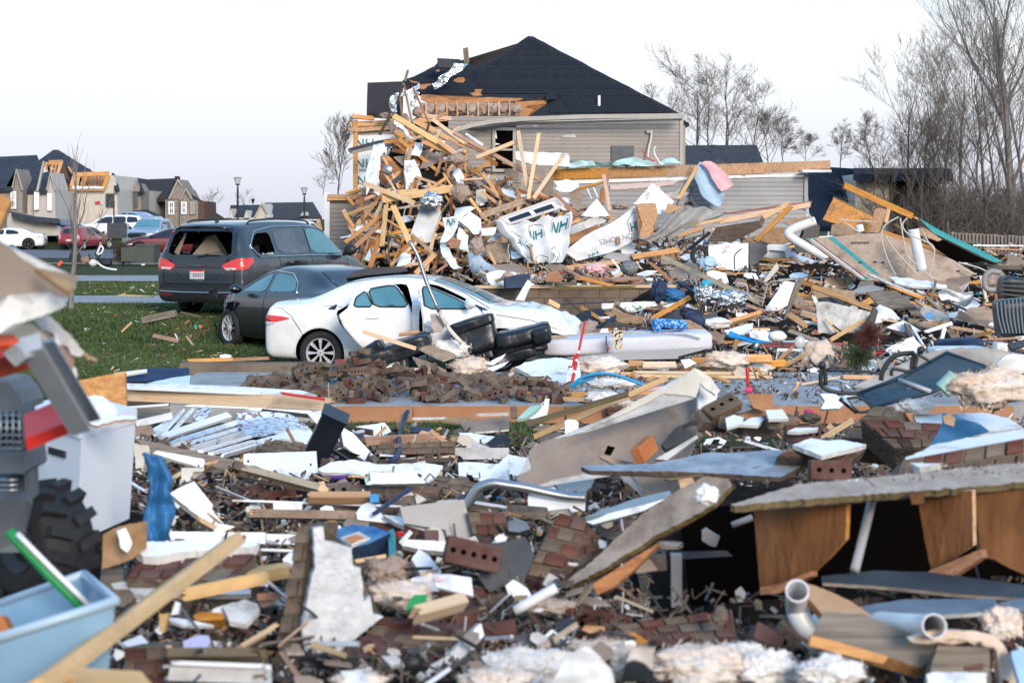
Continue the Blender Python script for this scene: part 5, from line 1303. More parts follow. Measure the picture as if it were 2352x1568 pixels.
def zmound(d):return LT([(1.5,.8),(4.35,.8),(6.1,.74),(7.5,.62),(9.8,.46),(12.2,.2),(15,.03),(16.4,-.11),(17.6,-.26),(60,-.3)],d)
def near_z(x,y):
 n=NN(Ve((x*1.1,y*1.1,3)))*.16+NN(Ve((x*3.3,y*3.3,5)))*.06
 z=zmound(y)+n*min(1,max(0,(17.4-y)/3))
 vx,vy=(x/y*FPX+1176,0)if y>.1 else(0,0)
 if vx>1350:z-=.55*min(1,(vx-1350)/220)*max(0,min(1,(y-5.1)/.6))*max(0,min(1,(8.6-y)/1.0))
 return z
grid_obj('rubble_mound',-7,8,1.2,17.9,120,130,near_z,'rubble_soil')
def mid_z(x,y):
 vx=1176+x/y*FPX;k=max(0,min(1,(vx-1330)/160))
 z=LT([(23.2,-.34),(25,-.22),(27,-.1),(29,.12),(32,.28),(36,.75),(38,.95),(41,1.05),(44,.9)],y)
 if y>35.25:k=max(k,max(0,min(1,(vx-1090)/60)))
 z=-.35+(z+.35)*k+NN(Ve((x*.9,y*.9,1)))*.22*k+NN(Ve((x*2.7,y*2.7,1)))*.1*k
 return z
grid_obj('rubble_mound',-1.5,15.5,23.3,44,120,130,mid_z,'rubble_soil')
def heap():
 top=[(770,640),(800,560),(830,470),(860,400),(900,335),(960,310),(1010,330),(1080,385),(1150,430),(1250,470),(1400,520),(1560,560),(1720,600),(1900,615),(2050,620)]
 vs=[];W=60;Hh=26
 for j in range(Hh+1):
  for i in range(W+1):
   x=770+(2050-770)*i/W;yt=LT(top,x)+14;yb=655;t=j/Hh;y=yb+(yt-yb)*t
   d_=40.5+4.6*t-.8*sin(pi*t);p=P(x,y,d_);n=NN(p*.8)*.35+NN(p*2.3)*.16
   vs.append(p+Ve((0,-n,n*.5)))
 k=len(vs)
 for i in range(W+1):
  x=770+(2050-770)*i/W;yt=LT(top,x)+14;p=P(x,yt,45.1);vs.append(Ve((p.x,47.5,min(p.z,1.0))))
 fs=[(j*(W+1)+i,j*(W+1)+i+1,(j+1)*(W+1)+i+1,(j+1)*(W+1)+i)for j in range(Hh+1)for i in range(W)]
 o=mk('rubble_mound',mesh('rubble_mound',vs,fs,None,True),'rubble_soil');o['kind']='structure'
heap()
for q in[('e',960,850,'grey metal duct'),('e',1960,1060,'hanging printed wrap'),('e',1900,770,'white window frame'),('e',1340,860,'white dented hood'),('e',1270,600,'brown fluff tuft'),('e',430,1050,'fan of splintered boards'),
   ('e',630,420,'round tin'),('e',540,350,'torn white sheeting'),('e',1860,500,'crossed upright boards'),('f',1460,220,'pink and blue blanket'),('f',880,560,'torn strand board'),('f',620,600,'leaning printed panel'),
   ('f',1600,880,'white appliance shell'),('f',1000,1330,'rolled printed wrap'),('f',1600,1270,'crumpled foil'),('f',1080,1480,'blue diamond cushion'),('g',1300,880,'large brown floor panel'),
   ('g',350,680,'bent white pipe'),('g',1390,880,'hanging white pipe'),('g',760,510,'upright strand board'),('g',720,1430,'pale square panel'),('g',1150,1270,'leaning drawer front'),('g',1700,1270,'bent metal tray'),('g',2200,1400,'ribbed black radiator'),
   ('i',900,300,'white mattress'),('i',620,400,'red and white pole'),('i',960,270,'leopard print cloth'),('i',850,600,'blue hose'),('i',820,480,'cream fluff roll'),('i',1700,560,'peaked paper board'),('i',900,1150,'big brown paper board'),('i',1210,1230,'orange brick'),
   ('i',570,1060,'white plastic cup'),('j',880,430,'green juniper'),('j',950,250,'red brown shrub'),('j',1400,650,'mesh garden chair'),('j',1960,700,'big cream fluff'),('j',1720,1080,'blue cloth'),('j',500,400,'hanging shaggy fluff'),('i',100,100,'black armchair'),
   ('l',940,1000,'white cabinet'),('l',1400,1100,'blue garment'),('l',1800,650,'fanned white slats'),('l',2200,530,'flowered cloth'),('l',1650,290,'long pale beam'),('l',900,250,'orange board end'),('l',500,300,'orange ladder'),('l',500,1300,'knobby black tyre'),('m',600,1100,'clear plastic bin'),('m',1200,900,'blurred pale stud'),
   ('n',730,620,'black mailbox'),('n',1380,640,'reddish split log'),('n',700,230,'brick heap'),('n',1500,1250,'pale door panel'),('n',1900,1250,'curved grey tube'),('n',1300,950,'broken white sheet'),('o',750,800,'standing white plaster slab'),('o',950,330,'blue printed box'),('o',1500,1250,'brick faced slab'),('o',1000,1400,'black cloth'),('o',2000,450,'five hole brick'),
   ('p',700,900,'tumbled brick chunk'),('p',1400,700,'long leaning deck sheet'),('p',1500,450,'white window sill'),('p',1950,780,'white plastic comb'),('q',900,1450,'white plastic bag'),('q',1900,1400,'cream fluff bundle'),('r',600,850,'brown joist'),('r',1600,800,'hanging joist end'),('r',330,1400,'white pipe elbow'),('r',1700,120,'snow white slab'),('s',900,1100,'grey brown timber')]:
 (x,y),=Q(q[0],[q[1:3]]);land(x,y,q[3])
def S(fr,rows):
 """name, points, dd, normal, thickness, materials, label, category, torn"""
 for r in rows:
  nm,pts,dd,n,t,m,lab,ct=r[:8];ct=ct or nm.split('_')[-1];tr=r[8]if len(r)>8 else.8
  q=Q(fr,pts);cy=sum(p[1]for p in q)/len(q);cx=sum(p[0]for p in q)/len(q)
  if lab is None or lab.startswith('~'):lab=AL((lab or '~')[1:]or nm.replace('_',' '),cx,cy)
  sheet(nm,'V',q,dd if dd>2 else D(cx,cy)+dd,n,t,m,lab,ct,tr)
DRY=['paper','gypsum','gypsum'];DRYW=['white','paper','gypsum'];WH=['white','white','dwhite']
GR='torn sheets in the wreckage'
S('e',[
 ('metal_duct',[935,690,1095,790,1000,1055,960,1065,818,1000],-1.5,nv(.1,-1,.25),.3,['sheet_metal','sheet_metal','steel'],'long grey sheet metal duct hanging with crumpled foil on its upper end','',0),
 ('house_wrap_sheet',[770,340,860,330,930,500,850,570,780,605],-.9,nW,.02,WH,'white ragged sheet below the crossed beams at the heap peak','',2.5),
 ('drywall',[1120,190,1160,150,1230,190,1240,250,1120,240],-.6,nX,.03,DRY,'~small brown drywall piece','',1),
 ('drywall',[1640,410,1780,420,1770,530,1690,510],-.6,nP,.03,DRY,'~square brown drywall piece','',1),
 ('drywall',[1860,440,1930,370,2000,420,2010,490,1900,500],-.7,nR,.03,DRY,'~angular brown drywall piece','',1),
 ('drywall',[1930,600,2040,470,2090,540,2070,640,1980,680],-.7,nv(-.2,-1,.3),.03,DRY,'~large grey brown drywall piece','',1.2),
 ('drywall',[1400,600,1480,590,1500,700,1420,740,1395,700],-.5,nW,.03,['cream','paper','gypsum'],'~pale standing drywall piece','',1),
 ('wall_panel',[1620,580,1740,610,1840,650,1740,670,1640,640],-.8,nD,.03,WH,'~curved white panel','',1.2),
 ('wall_panel',[2090,530,2200,505,2300,540,2290,610,2150,610],-.8,nJ,.03,WH,'~broad white panel','',1.2),
 ('window_sash',[1600,850,2100,672,2170,740,1680,900],-1.6,nK,.05,'white',None,'window',0),
 ('foam_board',[1745,262,2215,275,2220,395,1900,380,1750,330],45.2,nB,.06,['white','white','sky_sheet'],'pale foam insulation board standing on the garage band below the window','foam board'),
 ('wall_panel',[1440,935,1580,925,1560,1000,1450,1000],-1.5,nH,.03,WH,'~flat white panel','',1),
 ('osb_panel',[1150,1040,1200,1010,1270,1040,1250,1110,1170,1110],-1.5,nB,.03,'rwood','~broken orange board scrap','board',1.2),
 ('plywood',[1480,1080,1700,1050,1780,1250,1560,1240,1500,1180],-1.2,nv(.1,-1,.3),.03,'osbd','wide dull brown plywood sheet under the hanging printed wrap','',1.2),
 ('drywall',[1520,1255,1740,1240,1880,1320,1660,1330],-1.3,nC,.03,DRY,'flat grey brown drywall sheet below the hanging printed wrap','',1),
 ('siding_piece',[1500,1040,1570,975,1640,985,1580,1050],-1.8,nX,.03,'vgrey','~grey vinyl siding piece','siding',.6),
 ('bath_panel',[1250,870,1350,790,1440,850,1450,980,1380,990,1330,930],-1.7,nP,.12,['white','white','vgrey'],'white faceted plastic box lid with a slot, upside down in the heap','box',.3),
 ('open_grate',[590,570,720,470,750,490,620,590],-1.0,nG,.05,'charcoal','dark slotted return grille lying on the heap below the round tin','grille',0),
 ('osb_panel',[560,380,640,330,760,470,600,560,555,540],-.5,nB,.03,'rwood','brown panel behind the round tin',''),
 ('orange_sheet',[0,870,28,850,50,940,40,1010,0,1000],45.5,nB,.04,'osb','torn orange strand board scrap at the edge of the grey wall stub','board',1.2),
 ('orange_board',[2180,1270,2316,1240,2316,1300,2200,1310],-1,nA,.05,'pine','~thick orange board','',.5),
])
def sash():
 q=Q('e',[1600,850,2100,672,2170,740,1680,900]);root=next(o for o in COL.objects if o.name.startswith('window_sash'))
 root['label']='white framed window sash leaning above the hanging printed wrap'
 for a,b in(((1680,850),(1860,785)),((1900,775),(2060,720))):
  w2=[(a[0],a[1]),(b[0],b[1]),(b[0]+40,b[1]+42),(a[0]+40,a[1]+42)]
  cx=1176;pts=Q('e',w2);c=root.matrix_world.translation+nK*.02;n=nK;p3=[PPt(x,y,c,n)for x,y in pts];cc=sum(p3,Ve())/4
  mk('pane',SM('p',[p-cc for p in p3],n,.012),['glass_dark']*3,root,MT(cc))
 pts=Q('e',[1600,850,2100,672,2170,740,1680,900]);c=root.matrix_world.translation+nK*.03;n=nK;p3=[PPt(x,y,c,n)for x,y in pts]
 for i in range(4):MB().bar(p3[i],p3[(i+1)%4],.05,.06).build('frame','lens_white',root)
sash()
def wraps():
 o,g=cloth('house_wrap_sheet','e',[[(1560,860),(1750,900),(1980,850),(2230,800)],[(1650,980),(1800,1010),(2000,960),(2215,930)],[(1740,1100),(1850,1120),(2020,1100),(2200,1090)],[(1800,1200),(1880,1250),(2040,1230),(2160,1220)],[(1860,1270),(1910,1290),(2060,1280),(2120,1260)]],
     39.4,'wrap','large white house wrap with teal printed emblems hanging in folds over the heap','house wrap',.1,3.5,36,36,fold=(3.4,1.0))
 for org,uu,vv in[((.8,.1),(.07,.01),(-.01,.16)),((.5,.16),(.065,.02),(-.02,.15)),((.2,.2),(.06,.03),(-.02,.14)),((.72,.62),(.075,.0),(-.0,.14)),((.48,.68),(.07,.01),(-.01,.13)),((.2,.72),(.07,.02),(-.01,.12)),((.34,.42),(.05,.0),(0,.1))]:logo_on(g,org,uu,vv,o)
 o,g=cloth('house_wrap_sheet','e',[[(1105,840),(1230,830),(1215,780)],[(1120,910),(1190,920),(1240,900)],[(1120,960),(1160,980),(1230,940)],[(1080,1060),(1130,1060),(1200,1000)]],39.8,'wrap','small strip of printed house wrap bunched beside the grey metal duct','house wrap',.06,5,20,20)
 logo_on(g,(.2,.1),(.22,0),(0,.2),o,False)
 o,g=cloth('house_wrap_sheet','f',[[(150,850),(350,700),(560,600),(740,470),(800,450)],[(160,870),(330,780),(560,700),(760,600),(850,560)],[(240,930),(380,850),(560,790),(760,700),(840,700)],[(240,940),(400,900),(560,860),(700,790),(760,740)]],
     39.6,'wrap','leaning white wall panel with torn house wrap and teal emblem beside the strand board','house wrap',.05,3,32,24)
 logo_on(g,(.83,.34),(-.07,-.02),(.015,.26),o);logo_on(g,(.2,.78),(.06,-.02),(.0,.16),o,False)
 strokes_on(g,(.8,.62),(-.09,.06),(0,.22),[((0,0),(0,.7)),((0,.7),(.7,.7))],.2,'teal','lettering',o)
 m=face_mw(P(*Q('f',[650,730])[0],39.2),(.1,-1,.2),rad(-168));text_obj('NASON HOMES',.17,m,'ink','lettering',o,.001,.9)
 o,g=cloth('house_wrap_sheet','f',[[(470,1310),(700,1300),(900,1290),(1170,1290)],[(480,1360),(700,1330),(900,1325),(1140,1320)],[(560,1350),(750,1360),(900,1350),(1090,1345)],[(600,1400),(750,1400),(900,1400),(1000,1400)]],33.2,'wrap','roll of white house wrap with green print lying across the lower debris','house wrap',.05,5,28,18)
 strokes_on(g,(.4,.3),(.1,.0),(0,.35),[((0,0),(0,1)),((0,1),(.9,.9)),((.9,.3),(.9,.9))],.22,'green','lettering',o)
 strokes_on(g,(.62,.35),(.03,0),(0,.2),[((0,0),(0,1)),((.8,0),(.8,1)),((0,.5),(.8,.5)),((1.6,0),(1.6,1)),((1.6,0),(2.4,1)),((2.4,0),(2.4,1))],.12,'ink','lettering',o)
 strokes_on(g,(.8,.0),(.18,0),(0,.2),[((0,.3),(1,.2))],.4,'green','lettering',o)
 cloth('grey_membrane','f',[[(1190,470),(1300,465),(1450,475),(1560,520)],[(1060,560),(1200,540),(1350,560),(1500,550)],[(930,700),(1080,650),(1200,640),(1330,600)],[(780,750),(900,760),(1050,720),(1200,660)]],39.2,'grey_cloth','grey fabric sheet swept down in folds from the strand board','fabric sheet',.07,3,30,26,fold=(2.5,.8))
 for pts,lab in([[(500,200),(590,190)],[(440,420),(600,260)],[(430,520),(560,300)],[(440,640),(560,420)]],'torn white sheeting trailing down the left slope of the heap'),([[(490,240),(560,300)],[(495,450),(550,460)],[(500,620),(555,640)]],'narrow white strip of sheeting hanging beside the round tin'),\
  ([[(860,180),(940,190)],[(850,240),(930,250)],[(800,300),(900,310)]],'small white sheeting rag under the crossed beams'),([[(1250,400),(1300,480)],[(1200,450),(1290,560)],[(1240,530),(1330,700)]],'white wrap rag behind the brown fluff tuft'),([[(1080,1050),(1120,1040)],[(1090,1150),(1180,1150)],[(1180,1280),(1280,1290)]],'shaggy white strip falling beneath the grey metal duct'),\
  ([[(1330,1150),(1420,1170)],[(1350,1300),(1560,1290)],[(1440,1380),(1620,1360)]],'pale blue printed wrap trailing onto the white sedan windscreen'),([[(700,30),(760,30)],[(760,90),(830,120)],[(800,130),(880,160)]],'white curled sheeting on the heap peak'),([[(1240,930),(1330,990)],[(1230,1030),(1330,1090)],[(1250,1110),(1340,1160)]],'stringy white fabric hanging in the heap middle'),\
  ([[(1700,1130),(1780,1150)],[(1720,1200),(1800,1200)]],'small white rag on the dull plywood'),([[(745,1150),(830,1160)],[(700,1270),(820,1250)]],'white cloth bundle just over the white sedan roof'),([[(1240,740),(1400,760)],[(1200,850),(1290,830)],[(1230,900),(1270,880)]],'white crumpled liner around the faceted box lid'):
  cloth('white_sheeting','e',[[(a,b)for a,b in r]for r in pts],-1.3,'white',lab,'sheeting',.09,4,12,16)
wraps()
S('f',[
 ('strand_board',[770,440,945,425,965,520,905,735,800,730,830,600],39.3,nB,.03,'osb','torn orange strand board piece standing beside the leaning printed panel','',1.5),
 ('strand_board',[1050,430,1180,465,1120,500,1030,530],39.6,nB,.03,'osb','small orange strand board triangle above the grey fabric sheet','',1),
 ('wall_panel',[750,440,920,255,1110,415,1010,540,950,520,940,430],40.0,nR,.04,WH,'white pointed panel rising above the torn strand board','',.6),
 ('wall_panel',[290,540,430,390,540,540,400,550],40.0,nB,.03,WH,'white pointed panel between the window sash and the upright board','',.6),
 ('wall_panel',[60,300,180,220,280,280,200,330,100,330],-1,nH,.03,WH,'~broken white panel','',1),
 ('drywall',[190,310,260,300,330,370,240,410,190,370],-.8,nA,.03,DRY,'~torn brown drywall piece','',1.5),
 ('drywall',[180,400,260,400,330,460,250,490],-.8,nE,.03,DRY,'~grey brown drywall piece','',1.5),
 ('drywall',[190,640,420,545,520,580,330,690,190,700],-.8,nH,.03,['cream','paper','gypsum'],'long grey drywall panel leaning under the white pointed panel','',1),
 ('osb_panel',[190,710,370,650,440,610,440,680,230,770,180,800],-.9,nG,.03,'rwood','~reddish strand board piece','board',1.3),
 ('drywall',[1840,740,1960,650,2120,650,2160,770,1960,790],-1.2,nL,.03,['osbd','paper','gypsum'],'wide brown panel standing beside the bent white pipe','panel',1),
 ('ceiling_panel',[2060,590,2316,540,2316,650,2160,650],38.5,nA,.03,['osbf','paper','gypsum'],'tan panel under the long roof edge beam','',.6),
 ('ceiling_panel',[1480,640,1850,580,1880,640,1620,770,1400,760],38.6,nB,.03,'dwood','dark underside panel below the long roof edge beam','',.6),
 ('dark_frame',[1190,430,1270,385,1310,455,1285,462,1255,410,1200,440],44.5,nM,.04,'charcoal','dark picture frame leaning on the garage siding below the blanket','',0),
 ('dark_gutter',[1060,380,1210,250,1230,270,1120,385],44.6,nM,.04,'vgrey','grey siding strip leaning against the garage wall','siding',.4),
 ('appliance_shell',[1410,800,1640,780,1760,780,1760,1000,1480,1000,1410,900],37.8,nY,.5,['white','white','dark_grey'],'white appliance back shell with moulded ridges in the middle debris','appliance',.4),
 ('white_arch',[1870,905,1890,830,1940,790,2080,790,2130,830,2120,910,2090,910,2080,850,1940,840,1930,905],38.4,nM,.12,'white','white curved plastic frame beside the grey appliance side','plastic frame',0),
 ('blue_disc',[1960,905,2000,850,2080,830,2160,860,2200,910],38.6,nA,.05,'blue_pale','light blue rounded panel under the white curved frame','panel',0),
 ('appliance_side',[1765,780,1920,790,1930,860,1840,960,1770,980],38,nZ,.4,'dark_grey','dark grey appliance side next to the white shell','appliance',.6),
 ('wall_panel',[1390,1010,1560,1040,1590,1130,1520,1150,1400,1060],-.8,nS,.03,WH,'~slanted white panel','',1),
 ('wall_panel',[1800,1240,1990,980,2010,950,2030,1000,1900,1150],-1.1,nP,.03,['cream','cream','gypsum'],'~narrow pale leaning panel',''),
 ('wall_panel',[1900,1370,2080,1110,2190,1130,2100,1330,1960,1400],-1.1,nv(.1,-1,.4),.04,WH,'white shelf board leaning against the stack of board ends','shelf',.4),
 ('side_panel',[2180,1120,2240,1080,2250,1100,2110,1400,2090,1460,2060,1568,2040,1568,2085,1400],-1.4,nv(.3,-1,.1),.04,'gwood','tall dark board edge next to the white shelf board','board',0),
 ('white_door_piece',[750,870,900,800,905,820,860,850,760,870],-1.1,nG,.03,'dwood','~dark brown wood scrap','board',.5),
 ('white_bowl',[580,840,640,750,700,745,750,790,760,870,700,880,650,880,640,840],-1.5,nB,.15,'white','white moulded plastic bowl piece in front of the leaning printed panel','plastic piece',0),
 ('carpet_piece',[480,900,560,860,720,880,735,930,600,945],-1.3,nv(0,-.8,.5),.04,'grey_cloth','grey carpet scrap lying on the orange beam','carpet',1.2),
 ('wall_panel',[1110,1420,1250,1330,1320,1350,1200,1450],-.9,nH,.03,['cream','cream','gypsum'],'~small cream panel',''),
 ('plywood',[490,1390,580,1380,860,1430,860,1490,640,1480],-.7,nJ,.03,'osbd','orange brown plywood under the rolled printed wrap','',1),
 ('brown_panel',[590,1280,640,1300,600,1420,560,1390],-.6,nA,.03,'osbd','~brown fibre board piece','board',1),
 ('white_lid',[1540,1560,1800,1480,1790,1540,1700,1568,1600,1568],-1.1,nD,.03,WH,'~flat white sheet','sheet',1),
 ('door_half',[480,1080,800,1075,850,1080,780,1100,600,1105],-1.0,nF,.04,'rwood','~thin reddish panel edge','board',.5),
])
S('g',[
 ('strand_board',[550,575,645,385,1000,555,955,690,870,690,700,620],37.5,nR,.04,'osb','upright orange strand board square framed by a beam','',.4),
 ('strand_board',[630,620,700,600,850,680,830,720,620,710],37.3,nB,.04,'osbd','dull strand board piece under the upright square one','',1),
 ('strand_board',[955,680,1010,480,1060,470,1110,490,1070,620,1040,690],36.9,nv(-.2,-1,.1),.04,'osb','narrow orange strand board piece standing beside the black pipe mouth','',.6),
 ('floor_panel',[400,740,1060,690,1420,820,1700,930,1880,1040,1720,1170,1200,1120,890,1105],34.5,n_26,.04,['osbf','dwood','pine'],'large brown subfloor panel with teal painted edge leaning on the debris','floor panel',.5),
 ('roof_panel',[1390,560,1600,680,1850,800,2140,945,2060,950,1990,920,1520,690],36.8,n_27,.06,['teal_paint','osb','osb'],'long leaning roof panel edge with teal felt above the black hollow','roof panel',.4),
 ('hollow_shade_board',[1560,700,1990,930,2080,960,1700,930,1450,760],37.6,nB,.04,'hole','black sheet standing in for shade beneath the leaning roof panel','',.4),  # black plate paints the shade of the hollow, no real board
 ('osb_panel',[1380,650,1440,640,1600,750,1560,765,1400,710],36.5,nB,.04,'osb','small orange panel tucked under the roof panel edge','board',.6),
 ('drywall',[1115,1070,1300,1085,1640,1145,1640,1175,1330,1165,1190,1130],33.3,nD,.03,WH,'torn white drywall strip lying along the foot of the floor panel','',1.6),
 ('drywall',[1640,1090,1830,1060,1850,1110,1750,1170,1780,1210,1600,1180],33.4,nJ,.03,DRY,'~grey crumpled drywall','',1.5),
 ('roof_tin',[780,1215,870,1165,1000,1150,1095,1180,1060,1195,900,1215],-1.2,nC,.03,'vgrey','~grey buckled sheet','sheet',1.2),
 ('cardboard',[450,1215,520,1160,830,1200,840,1310,600,1270,470,1270],-1.0,n_27,.03,'osbd','open brown carton panel above the pale square panel','carton',.5),
 ('pale_panel',[490,1300,590,1292,970,1385,945,1500,920,1568,510,1568],-1.6,n_28,.04,['dwhite','white','white'],'pale dirty square panel standing in front of the cut board stack','',.3),
 ('drawer_front',[930,1205,1200,1200,1380,1350,1100,1350,1050,1340],-1.5,nv(-.15,-1,.7),.05,['gwood','dwood','pine'],'worn brown drawer front leaning beside the pale square panel','drawer front',.2),
 ('long_panel_edge',[1100,1150,1180,1165,1620,1310,1830,1370,1760,1380,1500,1310],33.0,nG,.05,['pine','dwood','pine'],'long orange panel edge running under the torn drywall strip','board',.6),
 ('white_shelf',[940,1050,1000,1060,1420,1240,1600,1320,1560,1310,1320,1230],33.2,nN,.03,'dwhite','thin white lath crossing below the floor panel','lath',.5),
 ('pink_panel',[1700,1440,1850,1340,2060,1360,2060,1500,1920,1480],-1.0,nC,.03,['osbf','paper','gypsum'],'pinkish tan panel lying beside the ribbed black radiator','',.6),
 ('navy_board',[385,640,490,590,525,640,510,740,420,860,330,860,300,830,380,700],37.6,nM,.1,'black','black felt sheet hanging behind the bent white pipe','felt sheet',.6),
 ('white_tray',[1650,1390,1740,1380,1720,1440,1660,1430],-1.1,nH,.04,'white','~small white tray','',.3),
 ('blue_scrap',[1450,1400,1500,1385,1520,1440,1460,1440],-1.2,nA,.03,'blue_bright','bright blue plastic scrap right of the leaning drawer front','plastic scrap',1),
])
def floor_marks():
 root=next(o for o in COL.objects if o.name.startswith('floor_panel'));n=n_26;c=root.matrix_world.translation
 def on(nm,pts,m,lift=.006,t=.004):
  q=Q('g',pts);p3=[PPt(x,y,c+n*lift,n)for x,y in q];cc=sum(p3,Ve())/len(p3);mk(nm,SM('s',[p-cc for p in p3],n,t),[m]*3,root,MT(cc))
 on('painted_band',[590,728,640,725,1060,1062,985,1040],'teal_paint');on('painted_band',[410,742,480,738,500,752,430,760],'teal_paint');on('painted_band',[870,1080,940,1075,960,1100,890,1104],'teal_paint')
 on('edge_strip',[440,745,458,744,920,1090,900,1095],'lens_white',.008);on('edge_strip',[470,745,476,744,940,1088,934,1090],'red_dark',.008)
 for i in range(9):on('stamp_mark',[(800+i*18,768+(i%2)*3),(812+i*18,767),(810+i*18,790-(i%3)*4),(799+i*18,790)],'charcoal',.007)
 on('stamp_mark',[800,775,960,770,960,774,800,779],'charcoal',.008)
 for x,y in((990,940),(1060,945),(860,945),(1720,1020)):on('stamp_mark',[(x,y),(x+30,y-5),(x+34,y+12),(x+5,y+16)],'charcoal',.007)
floor_marks()
def soft():
 o,g=cloth('blanket','f',[[(1325,75),(1345,70),(1380,62)],[(1285,170),(1350,150),(1420,150)],[(1320,290),(1400,270),(1480,260)],[(1370,390),(1450,370),(1540,340)],[(1480,470),(1520,450),(1545,390)]],45.4,'blue_pale','pale blue and pink blanket hanging over the strand board band of the garage','blanket',.04,3,20,26,fold=(1.2,.6))
 o2,_=cloth('pink_side','f',[[(1335,80),(1390,60),(1430,60)],[(1400,130),(1470,120),(1500,110)],[(1450,230),(1520,200),(1580,190)],[(1520,335),(1590,300),(1628,275)]],45.25,'pink',None,None,.03,3,18,22,parent=o,fold=(1,.4))
 for rows,lab in(([[(150,80),(300,60),(400,70)],[(160,115),(300,110),(420,100)]],'crumpled pale teal membrane on the garage band, nearest the foam board'),([[(560,90),(640,45),(760,32),(880,55),(960,85)],[(580,102),(660,100),(740,100),(820,98),(950,98)]],'pale teal membrane humped along the garage band centre'),([[(970,80),(1040,38),(1120,45),(1170,75)],[(980,90),(1050,88),(1120,86),(1165,82)]],'short pale teal membrane curl beside the blanket')):
  cloth('roof_membrane','f',rows,45.6,'sky_sheet',lab,'membrane',.08,4,20,10)
 cloth('attic_wrap','f',[[(160,60),(420,70),(700,60)],[(170,110),(420,115),(800,105)]],45.9,'green_grey','dark green grey membrane strip lying on the garage band','membrane',.1,6,24,8)
soft()
MB().box(P(*Q('d',[1187,1150])[0],46.6),(.62,.5,.5)).build('condenser_unit','dark_grey');tag(COL.objects['condenser_unit'],'dark boxy cooling unit standing behind the garage band','cooling unit')
TB('red_cable','d',[(1360,1100),(1400,1160),(1440,1190),(1500,1220)],.016,'red','thin red cable sticking up from the garage band','cable',45.7)
TB('white_cable','d',[(1525,1225),(1480,1160),(1465,1100),(1485,1075)],.022,'white','thin white cable looped upward on the garage band','cable',45.7)
boards('c',[
 (605,805,1010,1045,52,'ppine','thick pale beam running down from the heap peak',-2.2),(1000,1030,1165,1148,44,'pine',None,-2.0),(770,840,1240,1085,40),(850,1020,1160,1150,45,'pine',None,-1.8),(940,830,1250,1062,32,'ppine',None,-1.9),
 (615,935,850,1030,38),(1130,950,1900,1372,36,'rwood','very long reddish beam sloping down across the heap centre',-2.0),(1180,1030,1800,1292,26,'rwood'),(1330,1172,1680,1030,38,'ppine','pale stud pointing up toward the broken window',-2.3),
 (1700,938,1782,1445,34,'ppine','upright pale stud nearest the broken window',-2.4),(1882,950,1788,1535,32,'ppine','tall upright pale stud crossing the others at its foot',-2.5),(2092,1150,1828,1535,34,'ppine','pale stud leaning toward the garage band',-2.4),
 (1010,928,835,1205,42,'ppine'),(580,1105,1105,1195,34,'rwood'),(520,1160,705,1335,62,'pine'),(690,1360,1012,1308,36,'ppine'),(780,1155,905,1465,42),(345,1393,800,1575,40,'ppine','long pale stud on the left shoulder of the heap',-2.2),(505,1535,1130,1440,66,'ppine','wide pale plank lying across the heap above the metal duct',-2.0),
 (515,1038,815,1028,34),(762,1030,735,1180,58),(1242,1140,1226,1370,26),(1135,1250,1130,1455,36),(1275,1258,1680,1545,34),(1340,1382,1505,1495,30),(985,820,1090,770,20,'rwood'),
 (692,515,768,880,18,'rwood','thin rafter leaning on the torn eave',49.5),(770,545,930,900,17,'rwood','thin slanting rafter in front of the attic insulation',49.3),(658,600,682,830,16,'rwood','short thin rafter beside the bent duct sleeve',49.6),(692,530,630,700,18,'dwood',None,49.6),(572,735,560,880,20,'dwood',None,49),(560,830,480,970,26,'dwood','dark splintered stud at the left shoulder of the heap peak',48),
 (800,500+340,980,930,30),(1100,955,1190,900,18,'ppine'),(560,860,600,960,30,'gwood'),(620,960,690,1000,28),(830,800,1120,830,40,'pine','split header beam below the attic insulation',50.0),(1150,985,1330,1080,24,'dwood'),(1400,1150,1520,1240,40,'rwood'),(1180,1210,1260,1100,30,'rwood'),
 (900,1390,1010,1250,26,'rwood'),(940,1430,1005,1385,20,'rwood'),(1560,1210,1900,1330,24,'rwood'),(1900,1290,1820,1360,24),(1240,960,1390,1060,22,'white'),(1190,1010,1250,1040,26,'dwood'),(180,1480,270,1450,18),(200,1520,250,1575,24),(240,1530,400,1490,30,'rwood'),
])
